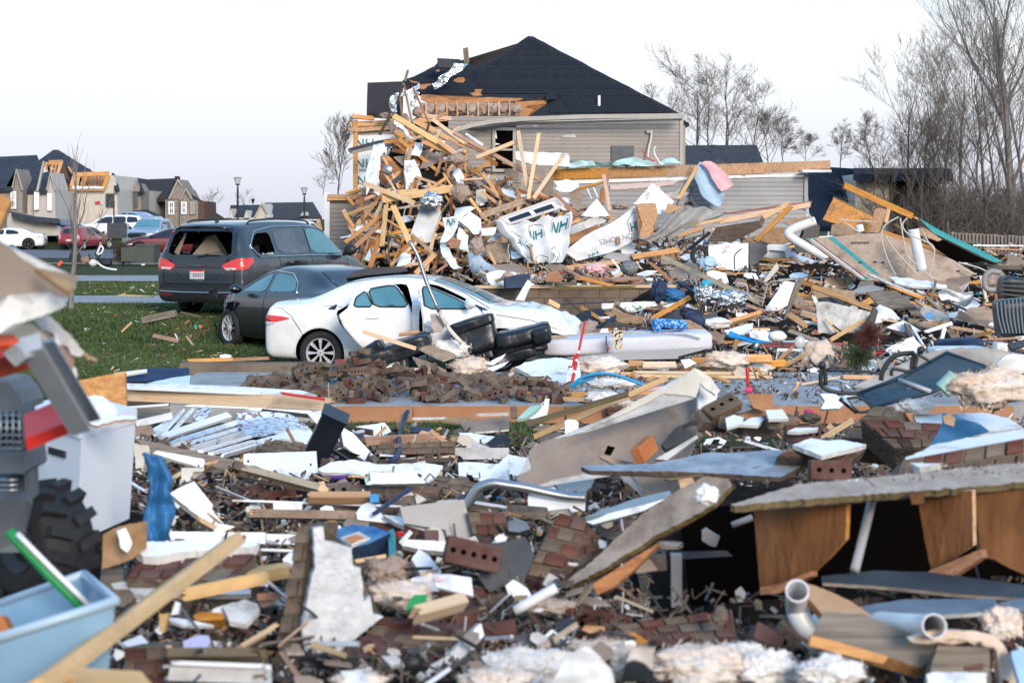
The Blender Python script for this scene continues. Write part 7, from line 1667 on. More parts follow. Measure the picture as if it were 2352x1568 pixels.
S('l',[
 ('white_sheet',[690,262,900,270,1000,350,1045,420,930,440,800,400,760,330],6.4,nD,.01,W2,'white crumpled sheet draped on top of the white cabinet','',1.5),
 ('torn_white',[735,470,760,430,900,420,1190,445,1195,470,1010,480,860,530,790,510],6.2,nD,.01,['white','white','osb'],'ragged white paper on the cabinet lid with rusty edge','sheet',1.5),
 ('plastic_panel',[1110,55,1300,20,1660,20,1670,120,1640,150,1480,130,1110,145],17.0,nI,.06,['navy','black','black'],'dark navy plastic panel lying on the slab beside the long pale beam',''),
 ('plastic_edge',[1290,155,1530,105,1670,85,1665,170],16.8,nH,.02,'blue_pale','pale underside of the dark navy panel','panel',.4),
 ('white_strip',[1000,65,1290,32,1290,52,1060,90],16.8,nC,.02,'pvc','thin white strip lying on the dark navy panel','',0),
 ('garment_black',[1180,560,1350,510,1300,640,1210,640],-.1,nD,.02,'charcoal','dark scrap between the cabinet and the white slats','scrap',1),
 ('white_panel',[1485,1120,1700,1015,1870,1220,1860,1260,1910,1330,1990,1420,1890,1430,1700,1290],-.5,nv(.15,-.7,.8),.03,W2,'white pointed panel leaning right of the blue garment','',1),
 ('sheathing',[1185,640,1310,665,2330,890,2330,1000,1800,870,1320,760],-1.2,nN,.04,['gwood','ppine','ppine'],'long grey splintered siding sheet sloping away from the cabinet','siding',1.0),
 ('white_lath',[1380,745,1790,820,1800,850,1780,900,1600,850,1340,770],-1.4,nQ,.02,W2,'short white board under the long splintered siding sheet','board',.4),
 ('white_trim',[1480,1455,2330,1465,2330,1565,1500,1530],-.4,nE,.03,W2,'long white skirting board in front of the blue garment','',.6),
 ('rusty_patch',[2190,1265,2330,1255,2330,1325,2185,1320],-.3,nA,.03,'pine','orange board end in the dark gap left of the masonry column','board',.3),
 ('fluff_scrap',[1180,680,1300,700,1330,880,1270,820,1240,960,1190,930],-1.0,nA,.02,'cream','cream torn lining hanging beside the blue garment','lining',2),
 ('fluff_scrap',[1590,900,1800,900,1780,930,1700,930,1660,1020,1590,1025],-1.0,nA,.02,'cream','cream torn lining under the splintered siding sheet','lining',2),
 ('strand_board',[905,1480,985,1435,1100,1400,1290,1365,1285,1600,1160,1700,890,1790],5.6,n_33,.04,'osbd','splintered tan strand board chunk beside the knobby tyre','',1.2),
 ('white_rag',[1025,1450,1100,1420,1160,1560,1120,1640,1060,1600],5.5,n_33,.01,'white','white torn rag caught on the strand board chunk','',1.8),
])
cloth('garment','l',[[(1250,770),(1330,790),(1440,820)],[(1300,950),(1400,960),(1510,985)],[(1310,1130),(1380,1140),(1490,1120)],[(1260,1360),(1360,1400),(1545,1250)],[(1290,1480),(1380,1500),(1480,1470)],[(1285,1640),(1380,1640),(1500,1620)]],6.1,'blue_tarp','knotted blue garment hanging in the gap beside the white cabinet','garment',.035,13,22,40,fold=(1.7,.25))
boards('l',[(1195,515,1515,440,62,'white','white slat lying beside the white cabinet',-.8),(1210,650,1480,500,40,'white'),(1300,660,1500,500,34,'white'),(1370,660,1600,400,50,'white'),(1440,660,1690,385,50,'white'),(1400,640,2005,440,66,'white','topmost slat of the white fan',-1.9),
 (1500,690,2110,500,60,'white'),(1600,710,2110,560,50,'white'),(1680,735,2150,590,50,'white',None,-1.7),(1760,755,2190,625,50,'white',None,-1.6),(1850,775,2230,665,48,'white',None,-1.5),(1950,795,2250,705,46,'white','lowest slat of the white fan',-1.4),
 (1110,370,1480,345,20,'white'),(1600,350,2330,375,26,'white'),(1110,345,1490,335,46,'dwood'),(1150,1030,1290,1110,20,'white'),(1200,400,1500,395,40,'gwood'),(1900,1070,2316,1240,14,'wire'),(2040,1185,2330,1190,18,'wire')],group='white slats and boards')
B3('beam',P(288,906,14.4),P(770,929,14.0),.105,.09,'ppine',(0,-1,.15),0,'very long pale beam lying across the debris before the brick heap','beam',None,None,(0,.1))
sheet('beam_strip','V',[288,880,420,882,560,888,690,896,728,906,718,911,600,903,440,895,288,891],14.2,nI,.012,'white','white plastic strip lying along the very long pale beam','strip',.4)
B3('trim',P(640,902,13.9),P(745,917,13.8),.02,.02,'red',(0,-1,.3),0,'thin red edge strip on the end of the very long pale beam','strip')
def toy():
 H=empty('ride_on_toy',P(60,1330,4.9),0,'grey plastic ride on toy truck with a knobby black tyre at the frame edge','toy truck')
 def pl(nm,pts,t,m):return plate(nm,pts,t,m,H,'l')
 pl('bonnet',[(-60,130,4.6),(60,140,4.6),(150,230,4.6),(205,340,4.6),(205,400,4.6),(-60,420,4.6)],.2,'plastic_grey')
 pl('fender',[(-60,760,4.55),(215,765,4.55),(235,920,4.55),(215,950,4.55),(-60,945,4.55)],.2,'plastic_grey');pl('fender',[(-60,1180,4.55),(240,1175,4.55),(285,1230,4.6),(215,1520,4.6),(190,1640,4.6),(-60,1640,4.6)],.2,'plastic_grey')
 pl('pillar',[(180,380,4.58),(215,380,4.58),(240,800,4.58),(255,1200,4.6),(225,1200,4.6),(205,800,4.58)],.1,'plastic_grey');pl('grille_back',[(-60,400,4.75),(200,400,4.75),(230,1180,4.75),(-60,1180,4.75)],.02,'hole')
 for i in range(6):MB().tube([P(*p,4.6)for p in Q('l',[(-60+k*25,440+i*58+(12 if k%2 else-12))for k in range(11)])],.004,5).build('grille_bar','steel',H,True)
 for i in range(4):MB().tube([P(*p,4.6)for p in Q('l',[(5+i*55,400),(5+i*55,760)])],.004,5).build('grille_bar','steel',H,True)
 for i in range(3):MB().tube([P(*p,4.6)for p in Q('l',[(0,1010+i*45),(160,1000+i*45)])],.006,5).build('grille_bar','steel',H,True)
 c=P(92,1245,4.95);r=.165;mw=MT(c)@MR(rad(-38),4,'Z')
 T=MB().lathe([(-.08,r*.45),(-.09,r*.75),(-.075,r*.93),(0,r*.97),(.075,r*.93),(.09,r*.75),(.08,r*.45),(-.08,r*.45)],36).build('wheel','rubber',H,True,mw=mw)
 for i in range(15):
  for q in(-1,1):
   a=(i+(.5 if q>0 else 0))*2*pi/15;b=MB().box((0,0,0),(.03,.075,.036));MB_=b.build('tread_block','rubber',T,mw=mw@MR(-a,4,'Y')@MT((0,q*.045,r*.965))@MR(q*.35,4,'Z'))
 MB().lathe([(-.085,r*.46),(-.06,r*.3),(-.07,.01)],24).build('hub','black',T,mw=mw)
toy()
def bin_():
 H=empty('storage_bin',P(100,1560,3.9),0,'clear blue plastic storage bin holding a green handle, lying open near us','storage bin')
 q=Q('m',[-330,985,740,612,1012,850,-30,1180]);dd=(4.35,4.3,3.6,3.55);rim=[P(*a,d_)for a,d_ in zip(q,dd)];c=sum(rim,Ve())/4;bot=[c+(p-c)*.84-Ve((0,0,.3))for p in rim]
 vs=rim+bot;me=mesh('wall',vs,[(0,1,5,4),(1,2,6,5),(2,3,7,6),(3,0,4,7),(4,5,6,7)]);o=mk('wall',me,'plastic_clear',H);md=o.modifiers.new('t','SOLIDIFY');md.thickness=.004
 MB().tube(rim+[rim[0],rim[1]],.011,6).build('rim','plastic_rim',H,True)
 TB('broom_handle','m',[(75,235),(420,600),(760,930)],.014,'green','green broom handle slanting down into the clear plastic bin','handle',4.15,k=2);TB('white_stripe','m',[(150,255),(480,590),(800,900)],.007,'pvc','thin pale rod beside the green broom handle','rod',4.12,k=2)
 sheet('brick_end','m',[-30,980,20,975,90,1110,60,1150,-30,1180],3.8,nA,.05,'brick_orange','reddish block lying inside the clear plastic bin','brick')
bin_()
a_,b_=Q('m',[2060,320,300,1640]);B3('stud',P(*a_,4.7),P(*b_,3.2),.052,.036,'ppine',(-.4,-1,.55),0,'large blurred pale stud rising from the picture bottom','stud',None,None,(.03,0))
B3('stud',P(*Q('m',[560,1568])[0],3.3),P(*Q('m',[1250,1600])[0],3.5),.05,.04,'ppine',(0,-1,1),0,'pale stud lying flat at the very picture bottom','stud')
S('m',[
 ('brown_block',[890,560,1080,560,1085,690,880,670],-.2,nA,.06,'gwood','small grey block under the strand board chunk','',.4),
 ('brown_block',[880,680,960,670,990,750,1140,740,1170,830,1010,970,990,830],-.3,nH,.06,'mortar','muddy lump right behind the clear plastic bin','lump',2),
 ('white_flat',[1250,620,1450,615,1460,680,1380,720,1250,690],-.2,nF,.02,W2,'~flat white chip','chip'),('white_flat',[970,690,1080,675,1400,710,1300,800,1180,780,1130,735,1000,735],-.2,nF,.02,'dwhite','~crumpled pale paper','paper',2),
 ('white_flat',[1800,745,2200,740,2200,785,1800,790],-.2,nC,.02,W2,'~white strip','strip',.5),('white_flat',[1480,985,1700,1020,1880,1060,1600,1060,1490,1020],-.2,nF,.01,W2,'~curved white sliver','strip',.5),
 ('white_flat',[1070,1215,1240,1140,1310,1225,1150,1270],-.2,nD,.02,W2,'~white wedge chip','chip',1),('lavender_piece',[1605,1200,1740,1145,1830,1150,1850,1200,1820,1250,1610,1255],-.3,nC,.02,'lavender','pale lavender rounded plastic piece near the ochre plank','plastic piece',.5),
 ('drywall',[1950,890,2150,830,2260,870,2280,920,2160,1050,2010,1020],-.3,nC,.02,['dwhite','paper','gypsum'],'~crumpled grey plasterboard lump','plasterboard',1.5),('orange_bit',[1690,980,1740,945,1960,950,1965,1010,1720,1020],-.25,nH,.05,'osb','small orange timber piece in the low rubble','timber',.5),
 ('shard',[1540,850,1580,860,1560,960,1500,970],-.4,nA,.02,'white','~small standing white shard','',1),('shard',[1400,960,1480,950,1440,1120,1395,1110],-.4,nA,.03,'ppine','~small standing pale shard','',1),
])
boards('m',[(1560,800,2330,640,108,'ppine','long pale stud right behind the blurred stud',-.45,.05),(1480,1330,2290,1325,84,'olive','ochre plank lying low at the picture bottom',-.35,.05),(1480,1392,2330,1425,40,'white','long white batten under the ochre plank',-.35),(2110,1260,2330,1130,44,'ppine'),(1490,1430+60,2330,1520,120,'dwhite','broad pale grey board at the very bottom below the white batten',-.2)])
S('n',[
 ('white_panel',[558,420,680,395,762,468,665,537],-.5,nC,.02,WH,'white square panel just above the black mailbox','',.5),('white_panel',[850,535,960,590,1195,850,1080,850,1000,790,880,700],-1.0,nv(.2,-.7,.8),.02,WH,'white tapering panel right behind the black mailbox','',.6),
 ('white_panel',[95,660,560,530,622,605,570,690,470,660,330,640,260,690,120,690],-.8,nF,.02,WH,'pale blue white panel under the flowered cloth',''),('white_panel',[35,772,640,752,655,995,430,1000,100,880,0,870,0,780],-1.2,nS,.02,['white','white','purple'],'white panel with screw holes and purple edge below the white slats','',.3),
 ('white_panel',[650,912,760,850,960,825,1200,870,1600,855,1752,880,1690,990,1600,1015,1480,940,1110,930,1060,965,830,935,690,935],-.9,nF,.02,W2,'broad broken white sheet in the middle of the near debris','',1.2),('white_panel',[1110,935,1490,942,1600,1020,1585,1035,1120,1040],-1.1,nE,.03,W2,'white front lip of the broad broken sheet','',.5),
 ('white_panel',[1885,850,1960,845,2290,870,2260,910,2090,990,1890,965],-.7,nC,.02,W2,'white window lining piece beside the window casing','',.4),('plastic_bag',[2060,1000,2120,945,2330,780,2330,1010,2200,1000,2100,1025],-1.0,nC,.02,'white','crumpled white plastic bag near the curved grey tube','plastic bag',3),
 ('window_casing',[1860,722,2330,722,2330,820,1930,825,1905,795,1855,790],-.8,nA,.05,['dwhite','charcoal','white'],'white window casing with grey channel lying in the debris','window casing',0),('grey_channel',[1910,752,2330,752,2330,790,1930,790],-.9,nA,.01,'dark_grey','grey channel of the white window casing','',0),
 ('drywall',[1898,488,2330,450,2330,560,1960,590],-.6,nI,.02,DRY,'grey plasterboard sheet lying on the grass before the clay slab','plasterboard'),('white_panel',[1890,590,1980,590,2210,625,2100,700,1960,660],-.7,nF,.02,WH,'curled white sheet under the grey plasterboard','sheet',.6),
 ('door_panel',[1375,1240,1500,1225,1935,1175,1975,1330,2022,1500,1960,1545,1790,1500,1770,1440,1410,1385],-.5,nv(.1,-1,.35),.04,['door_grey','white','white'],'pale grey door panel with white edge leaning under the curved tube','door panel',.2),
 ('black_plate',[2090,710,2230,610,2330,600,2330,720],-.8,nC,.03,'black','black plastic tray under the curled white sheet','tray',.4),('white_block',[260,1205,515,1202,515,1272,262,1275],-.3,nL,.05,W2,'small white block behind the orange brown long board','',.3),('white_block',[672,1250,720,1228,780,1235,800,1280,680,1282],-.3,nL,.05,W2,'~white lump','lump',1.4),
 ('board_tip',[990,1285,1120,1290,1230,1340,1280,1385,1000,1350],-.6,nE,.04,W2,'white painted end of the orange brown long board','board end',0),('white_triangle',[1225,1310,1380,1325,1425,1360,1410,1410,1330,1375],-.5,nD,.02,W2,'~white triangular chip','chip',.4),
 ('brown_panel',[1760,460,2000,450,1900,510,1760,490],-.4,nI,.02,'osbd','~thin orange brown sheet','sheet',.6),('purple_strip',[760,965,930,960,860,985,770,985],-.9,nC,.01,'purple','thin purple strip beside the broken white sheet','',0),('blue_tip',[1112,1125,1187,1130,1185,1200,1110,1195],-.9,nA,.05,'blue_bright','bright blue painted tip of the timber below the mailbox','timber tip',0),
 ('green_leafy',[1060,990,1105,960,1130,920,1120,990,1080,1030],-1.3,nA,.01,'mint','small pale green leaf of plastic on the broken white sheet','plastic scrap',1),
])
boards('n',[(1040,665,1740,625,74,'rwood','thick reddish split log like timber in front of the slab',-1.1,.07),(45,1300,995,1318,74,'osbd','long orange brown board with white end across the near debris',-.5,.04),(560,1160,1115,1160,68,'pine','orange timber with bright blue tip below the mailbox',-.8,.05),(0,905,700,1085,60,'ppine','long splintered pale timber sloping down below the white panel',-1.3,.05),(590,1080,705,1050,70,'ppine'),
 (0,1000,640,1110,34,'dwood'),(880,550,1130,590,50,'dwood','dark pipe like post lying on the grass strip',-.8),(1180,850,1860,830,40,'dwood'),(1520,840,1860,800,34,'ppine'),(0,380,600,410,26,'white'),(150,395,620,450,34,'black'),(480,560,600,500,50,'dwood'),
 (1150,1300,1470,1075,30,'navy','thin dark navy bar poking up behind the pale door panel',-1.2),(0,1190,1390,1240,18,'white','very long thin white lath across the dark gap',-.4),(760,980,1060,975,14,'ppine'),(2020,1200,2330,1250,26,'white'),(1480,470,1790,465,24,'dwhite'),(2030,435,2330,425,26,'dwhite'),(1200,790,1420,800,20,'white')])
for x,y,s_ in((590,870,8),(600,970,8),(40,840,8)):blob('screw_hole',P(*Q('n',[(x,y)])[0],D(0,1080)-1.1),(.008,.004,.008),'hole',None,None,None,next(o for o in COL.objects if o.get('label','').startswith('white panel with screw')),0,1,1,0,0)
def mailbox():
 p=P(*Q('n',[715,620])[0],11.6);H=empty('mailbox',p,0,'overturned black mailbox with its bracket lying among the white panels','mailbox')
 mw=MT(p)@E(14,0,0)@MR(rad(26),4,'Y');pr=[(-.085,-.1),(.085,-.1)]+[(.085*cos(a*pi/10),.02+.085*sin(a*pi/10))for a in range(11)]
 n=len(pr);vs=[(x,y,z)for z in(-.17,.17)for x,y in pr];me=mesh('body',vs,[tuple(range(n)),tuple(reversed(range(n,2*n)))]+[(i,n+i,n+(i+1)%n,(i+1)%n)for i in range(n)]);mk('body',me,'mailbox',H,mw)
 MB().box((0,0,.175),(.19,.2,.012)).build('door','mailbox',H,mw=mw)
 for a,b in(((.07,-.02,-.06),(.24,-.02,-.02)),((.24,-.02,-.02),(.25,-.02,.12)),((.25,-.02,.12),(.1,-.02,.09)),((.18,-.02,-.04),(.18,-.02,.1))):MB().bar(a,b,.022).build('bracket','mailbox',H,mw=mw@MR(rad(20),4,'Y')@MT((0,0,-.12)))
mailbox()
cloth('flowered_cloth','n',[[(-60,420),(200,405),(400,430),(470,470)],[(-60,520),(200,500),(420,500),(560,545)],[(40,640),(150,620),(330,590),(520,560)]],-1.0,'floral','flowered quilt with grey and red blossoms spilling below the long pale beam','quilt',.04,4,26,18)
cloth('flowered_cloth','l',[[(1750,370),(1830,360),(1850,400)],[(1710,420),(1770,440),(1840,430)],[(1680,490),(1720,490),(1780,480)]],-1.2,'floral','twisted end of a flowered cloth above the white slats','cloth',.03,6,14,12)
TB('curved_tube','n',[(1800,1440),(1900,1310),(1990,1180),(2060,1080),(2180,1035),(2316,1050),(2480,1075),(2680,1120),(2850,1150),(3000,1160)],.024,'steel','curved grey metal tube arching over the pale door panel','tube',8.0)
TB('strap','n',[(1440,400),(1400,520),(1365,620),(1375,740),(1310,840)],.02,'navy','dark twisted strap hanging over the reddish timber','strap',-1.4);sheet('broken_post','n',[1340,500,1400,400,1460,360,1450,440,1400,560,1350,560],-1.2,nB,.08,'osbd','broken stub of wood standing at the clay slab joint','stub',1)
TB('chain','n',[(955,610),(1000,590),(1050,580)],.02,'pvc','short white ruffled strip on the dark post','strip',-1.2);cloth('jeans','n',[[(1470,560),(1560,545),(1680,575)],[(1470,590),(1580,590),(1670,590)]],-.9,'navy','dark blue crumpled clothing behind the reddish timber','clothing',.06,7,12,8)
S('i',[
 ('paper_board',[190,1250,300,1165,420,1140,640,1095,860,980,1080,860,1380,745,1560,770,1690,790,1680,980,1640,1200,1560,1350,1100,1352,860,1400,640,1450,400,1500,230,1560,80,1500,120,1450,220,1400,200,1310],9.0,n_34,.016,['paper','gypsum','gypsum'],'big torn sheet of brown backed plasterboard leaning across the middle','plasterboard',1.2),
 ('paper_flap',[1080,860,1090,830,1280,730,1430,700,1640,520,1700,640,1650,780,1560,760,1380,745,1080,900,740,1040,660,1090,640,1085],8.8,nv(-.2,-1,.35),.014,['cream','gypsum','gypsum'],'pale peaked flap along the top of the big torn plasterboard','plasterboard',1.2),
 ('paper_flap',[1640,520,1690,540,1780,600,1870,720,1830,760,1740,700,1680,640],8.85,nv(.4,-1,.4),.014,['cream','gypsum','gypsum'],'right hand wing of the peaked plasterboard','plasterboard',1),('paper_flap',[1700,640,1850,760,1800,900,1700,960,1670,900],9.0,nv(.5,-1,.4),.014,['gypsum','paper','gypsum'],'crumbling white inside of the peaked plasterboard','plasterboard',2),
 ('slate_panel',[1830,680,1890,700,2150,880,2080,910,2000,925,1860,800],9.3,nv(.3,-1,.5),.03,'slate_blue','slate blue panel sloping down beside the peaked plasterboard','',.5),
 ('cut_hole',[880,1200,945,1215,905,1285,850,1270],8.62,n_34,.006,'hole','square socket hole cut in the big torn plasterboard','',.3),('tan_panel',[810,1300,840,1290,1000,1330,1450,1420,1620,1500,1500,1640,1380,1720,1260,1700,1100,1450],8.1,n_29,.03,['osbf','gypsum','gypsum'],'tan board standing under the long weathered sheet','board'),
 ('weathered_sheet',[650,1385,700,1378,880,1372,1250,1362,1500,1320,1750,1265,2000,1262,2330,1240,2530,1250,2760,1280,2720,1310,2400,1478,2000,1455,1500,1428,1000,1425,720,1420],7.7,nv(0,-.16,1),.02,['weathered','gwood','dwood'],'long weathered blue grey sheet lying flat over the brown plasterboard','',1.0),
 ('plastic_cup',[505,985,540,972,600,978,627,1000,620,1110,600,1150,510,1150],13.5,nM,.08,'white','white paper cup standing before the big torn plasterboard','',0),('black_basket',[1350,1190,1480,1040,1530,1018,1560,1035,1632,1112,1560,1170,1400,1240],8.5,nv(-.1,-1,.4),.08,'black','black basket like pouch with handles on the plasterboard slope','',.3),
 ('grey_pipe_board',[1300,1320,1660,1110,1680,1130,1400,1330],8.3,nE,.03,'dwhite','grey white batten slanting beside the orange brick','batten',.3),('white_pad',[60,530,150,470,480,430,640,470,640,630,480,640,240,590,100,560],22.4,n_35,.05,WH,'broad white panel lying flat on the slab near the red and white pole','panel',1),
 ('drywall_curl',[60,560,120,590,350,620,440,640,300,650,100,620],22.0,nF,.03,'cream','curled cream edge in front of the broad white panel','panel'),('white_scrap',[170,965,320,850,330,790,370,790,360,880,340,970],15.5,nH,.02,'white','white torn sheet beside the mint rag before the slab','sheet',1.5),('mint_rag',[85,970,200,860,300,845,250,900,150,960],15.3,nC,.03,'mint','mint green rag before the slab edge','',1.5),
 ('clay_block',[25,860,85,855,90,960,30,960],17.5,nB,.1,'dusty','small upright block before the clay slab edge','',.3),('white_frag',[1520,450,1600,440,1660,480,1560,525],22.6,nG,.02,WH,'white torn chip beside the thick short pale stud','chip',.6),('shingle_strip',[1060,380,1720,340,1730,360,1500,420,1500,440,700,460,500,430],23.6,nv(0,-.9,.3),.06,['vgrey','charcoal','charcoal'],'grey box spring edge beneath the white mattress','box spring',0),
 ('lattice_board',[(2100,980-230),(2330,750),(2330,900),(2250,900),(2160,870)],18.9,nM,.04,'clay_face','brown slab facing panel right of the slate panel','panel',.3),('white_plate_',[1900,190,2060,150,2160,130,2150,180,2040,230,1930,225],25.5,nF,.03,WH,'white broken panel above the blue plastic film','panel',1),('blue_film',[1940,240,1960,195,2050,240,2160,280,2316,290,2150,295,2060,265],25.2,nD,.02,'blue_bright','bright blue plastic film lying beside the mattress end','plastic film',1),
])
for i in range(3):TB('handle_cord','i',[(1540,1030+i*12),(1600,1000+i*14),(1670,985+i*10)],.005,'black',f'{("upper", "middle", "lower")[i]} thin handle cord of the black basket pouch','cord',8.3)
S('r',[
 ('deck_sheet',[-260,505,0,430,340,325,700,295,1150,250,2450,120,2450,290,1900,350,1300,395,640,440,0,492,-220,520],5.7,nv(0,-.14,1),.022,['osb_pale','dwood','olive'],'propped roof deck sheet with yellow edge carrying the brick row','deck sheet',2),
 ('deck_joist',[-60,540,200,520,560,505,760,500,745,820,600,980,440,1130,290,1200,150,1275,0,1290,-30,900],5.75,n_36,.03,['osb_deep','osb_deep','pine'],'orange brown joist web under the deck beside the dark pipe','',.4),('joist_flange',[0,1230,150,1210,440,1090,445,1135,160,1285,0,1300],5.65,n_37,.05,'rwood','bottom flange of the orange brown joist beside the dark pipe','joist',.4),
 ('deck_joist',[1310,410,1860,385,1868,870,1700,980,1500,1085,1440,800,1392,510,1330,500],5.7,n_36,.03,['osb_deep','osb_deep','pine'],'middle orange joist web hanging under the brick row','',.4),('joist_flange',[1430,1120,1500,1080,1930,900,1948,970,1600,1200,1450,1205],5.6,n_37,.05,'rwood','hanging bottom flange of the middle orange joist','joist',.6),
 ('deck_joist',[1880,385,2450,340,2450,1200,2300,1110,2180,1060,2060,990,1950,970,1900,600],5.75,nv(.3,-1,0),.03,['osb_deep','osb_deep','pine'],'broad orange joist web at the frame edge under the brick row','',.5),('joist_flange',[1310,410,1400,400,1420,500,1330,505],5.55,nv(-.5,-1,0),.04,'osb_deep','top flange stub of the middle orange joist','joist',.4),
 ('metal_sheet',[540,1135,1000,1085,1500,1100,2450,1230,2450,1340,1720,1290,1100,1225,550,1190],5.5,nI,.012,['navy_metal','navy_metal','gwood'],'dark metal sheet lying in the hollow under the deck','metal sheet',.4),('metal_sheet',[880,1400,1250,1340,2060,1330,2085,1380,2000,1450,1500,1480,1000,1490],5.0,nI,.012,['slate_blue','white','dwhite'],'slate blue metal flashing with white edge below the dark sheet','metal sheet',.6),
 ('metal_sheet',[2080,1370,2450,1300,2450,1480,2300,1440],4.9,nF,.012,'slate_blue','slate blue flashing corner at the frame edge','metal sheet',.5),('shade_backing',[-700,560,2450,400,2450,1250,1000,1180,500,1300,-600,1400],7.4,nO,.05,'hole','black sheet standing in for shade at the back of the hollow under the deck','board',1),  # last entry: added black sheet, paints the deep shade under the deck
])
TB('prop_pipe','r',[(985,465,.3),(830,1085)],.016,'vgrey','grey pipe hanging down in the dark hollow under the deck','pipe',5.5,k=2)
S('p',[
 ('deck_strip',[1900,262,2120,285,2150,330,1990,510,1750,640,1500,765,1250,930,1000,1085,750,1215,450,1370,280,1455,150,1580,130,1545,330,1390,600,1235,860,1060,1030,900,1200,740,1370,585,1540,470,1680,380],5.9,nv(-.42,-.72,.75),.022,['weathered_tan','dwood','olive'],'long splintered deck strip slanting down from the propped deck','deck strip',2),
 ('sill_board',[850,650,1000,600,1380,510,1560,455,1620,425,1380,560,1240,600,930,682],6.7,nE,.03,W2,'white window sill lying above the long deck strip','window sill',0),('sill_top',[860,615,1060,540,1300,455,1600,385,1620,425,1380,510,1000,595],6.75,nF,.02,'sky_dull','grey blue upper face of the white window sill','window sill',.2),
 ('joist_stub',[930,1200,1330,950,1500,850,1380,990,1310,1060,1100,1240,960,1300],5.5,nv(-.3,-1,.2),.05,['rwood','osb_deep','osb'],'orange ended joist stub poking out beneath the long deck strip','joist',.3),('black_felt',[-100,860,180,830,330,785,420,950,380,1060,330,1170,240,1260,60,1180,-60,1120],5.9,nE,.02,'charcoal','black roofing felt sheet left of the tumbled brick chunk','',1.4),
 ('white_sheet',[600,325,860,262,920,225,965,250,900,370,860,400,640,400],-.4,nD,.01,'cream','cream crumpled paper under the brown plasterboard','paper',1.4),('white_panel',[360,425,870,400,860,560,740,575,720,540,420,575,365,575],-.4,nJ,.02,W2,'white broken panel below the curved grey tube','',1),('white_panel',[400,345,560,315,610,370,500,410,390,385],-.5,nQ,.02,W2,'~white crumpled chip','chip',1.2),
 ('white_panel',[100,150,190,65,400,110,385,180,260,260,0,320,0,180],-.8,nQ,.02,W2,'white crumpled paper bundle beside the curved grey tube','paper',2),('dark_disc',[185,660,260,625,350,660,380,720,280,750,190,740],-.5,nE,.05,'slate_blue','slate blue round lid left of the brick chunks','lid',.2),('white_ball',[65,800,110,765,180,790,150,850,90,860],-.6,nG,.03,'white','~white rounded chip','chip'),
 ('dark_bar',[850,620,900,640,1190,790,1120,840,960,750],-.2,nA,.04,'black','black bar behind the ridged brick chunk','',.3),('white_shard',[160,1215,200,1230,235,1280,190,1310],5.4,nA,.02,W2,'~white shard',''),('white_glove',[965,860,990,810,1050,850,1040,890,980,890],-.5,nA,.03,W2,'~small white crumpled scrap','scrap',1.5),
 ('table_leg',[1615,950,1712,950,1712,1410,1620,1410],6.4,nO,.04,'vgrey','grey table leg standing in the dark hollow','table leg',0),('table_top',[1612,920,2100,910,2160,960,1712,985,1615,990],6.5,nA,.04,'charcoal','dark table edge above the grey leg in the hollow','table',0),('white_comb',[1890,740,1930,715,1960,740,2045,790,2010,880,1960,870,1890,825],6.3,nO,.02,'vinyl_trim','pale slotted plastic piece lying in the dark hollow','plastic piece',0),
 ('dark_slab',[-60,560,560,580,560,640,-60,620],-.1,nG,.06,'mortar','muddy ledge above the slate blue lid','ledge',1.2),('orange_block',[1680,290,1800,270,1830,330,1700,365],6.9,nB,.04,'osb','orange block end under the long weathered sheet','',.2),('brown_batten',[1560,280,1900,235,1900,262,1600,300],7.2,nA,.03,'olive','olive batten under the long weathered sheet','',.2),
 ('grey_prop',[1290,1000,1370,960,1420,1230,1350,1250],6.6,nO,.04,'dark_grey','dark grey board standing in the hollow near the joist stub','board',.4),('grey_prop',[815,1380,845,1240,870,1250,860,1390],5.9,nO,.02,'vgrey','thin pale strip in the hollow below the deck strip','strip',.3)])
TB('white_rail','p',[(245,1440),(440,1330),(610,1235)],.016,'pvc','short white rail lying along the low end of the long deck strip','rail',5.15,k=2);blob('plaster_knob',P(*Q('p',[1930,425])[0],5.5),(.033,.03,.03),'white','white plaster knob stuck on the splintered deck end','plaster knob',None,None,.3)
TB('grey_bar','p',[(2150,690),(2330,620)],.012,'vinyl_trim','thin pale bar crossing the hollow beneath the deck edge','bar',6.2,k=2)
def pipes():
 def pipe(fr,pts,r,d,lab,rings=(),n=14):
  q=[P(*p[:2],d+(p[2]if len(p)>2 else 0))for p in Q(fr,pts)];sp=SP(q,5);H=MB().tube(sp,r,n,0,False).build('pipe','pvc',None,True);md=H.modifiers.new('t','SOLIDIFY');md.thickness=r*.14;md.offset=1;tag(H,lab,'pipe')
  for t in rings:
   i=int(t*(len(sp)-2));MB().tube([sp[i],sp[i+1]],r*1.13,n,0,True).build('glue_ring','purple',H,True)
 pipe('f',[(2316+30,585),(2230,625),(2140,665),(2110,700),(2150,740),(2230,790),(2330,850),(2420,900)],.085,36.8,'bent white drain pipe with purple joints beside the large floor panel',(.1,.33,.5))
 pipe('g',[1345,660,1360,740,1385,860,1420,1020],.095,33.6,'white pipe hanging mouth down over the large floor panel',(.5,));pipe('g',[865,620,880,680],.08,36.6,'short white pipe stub in front of the strand board square')
 pipe('s',[(325,755,-.1),(325,880,0),(350,1000,0),(420,1100,0),(480,1090,.05),(540,1040,.1)],.03,5.0,'white pipe elbow with purple glue line standing at the hollow edge',(.3,));pipe('s',[(1040,1040,.2),(1280,1060),(1440,1070,-.1),(1530,1068,-.25)],.028,4.6,'white pipe lying mouth outward under the slate blue flashing',(.4,))
pipes()
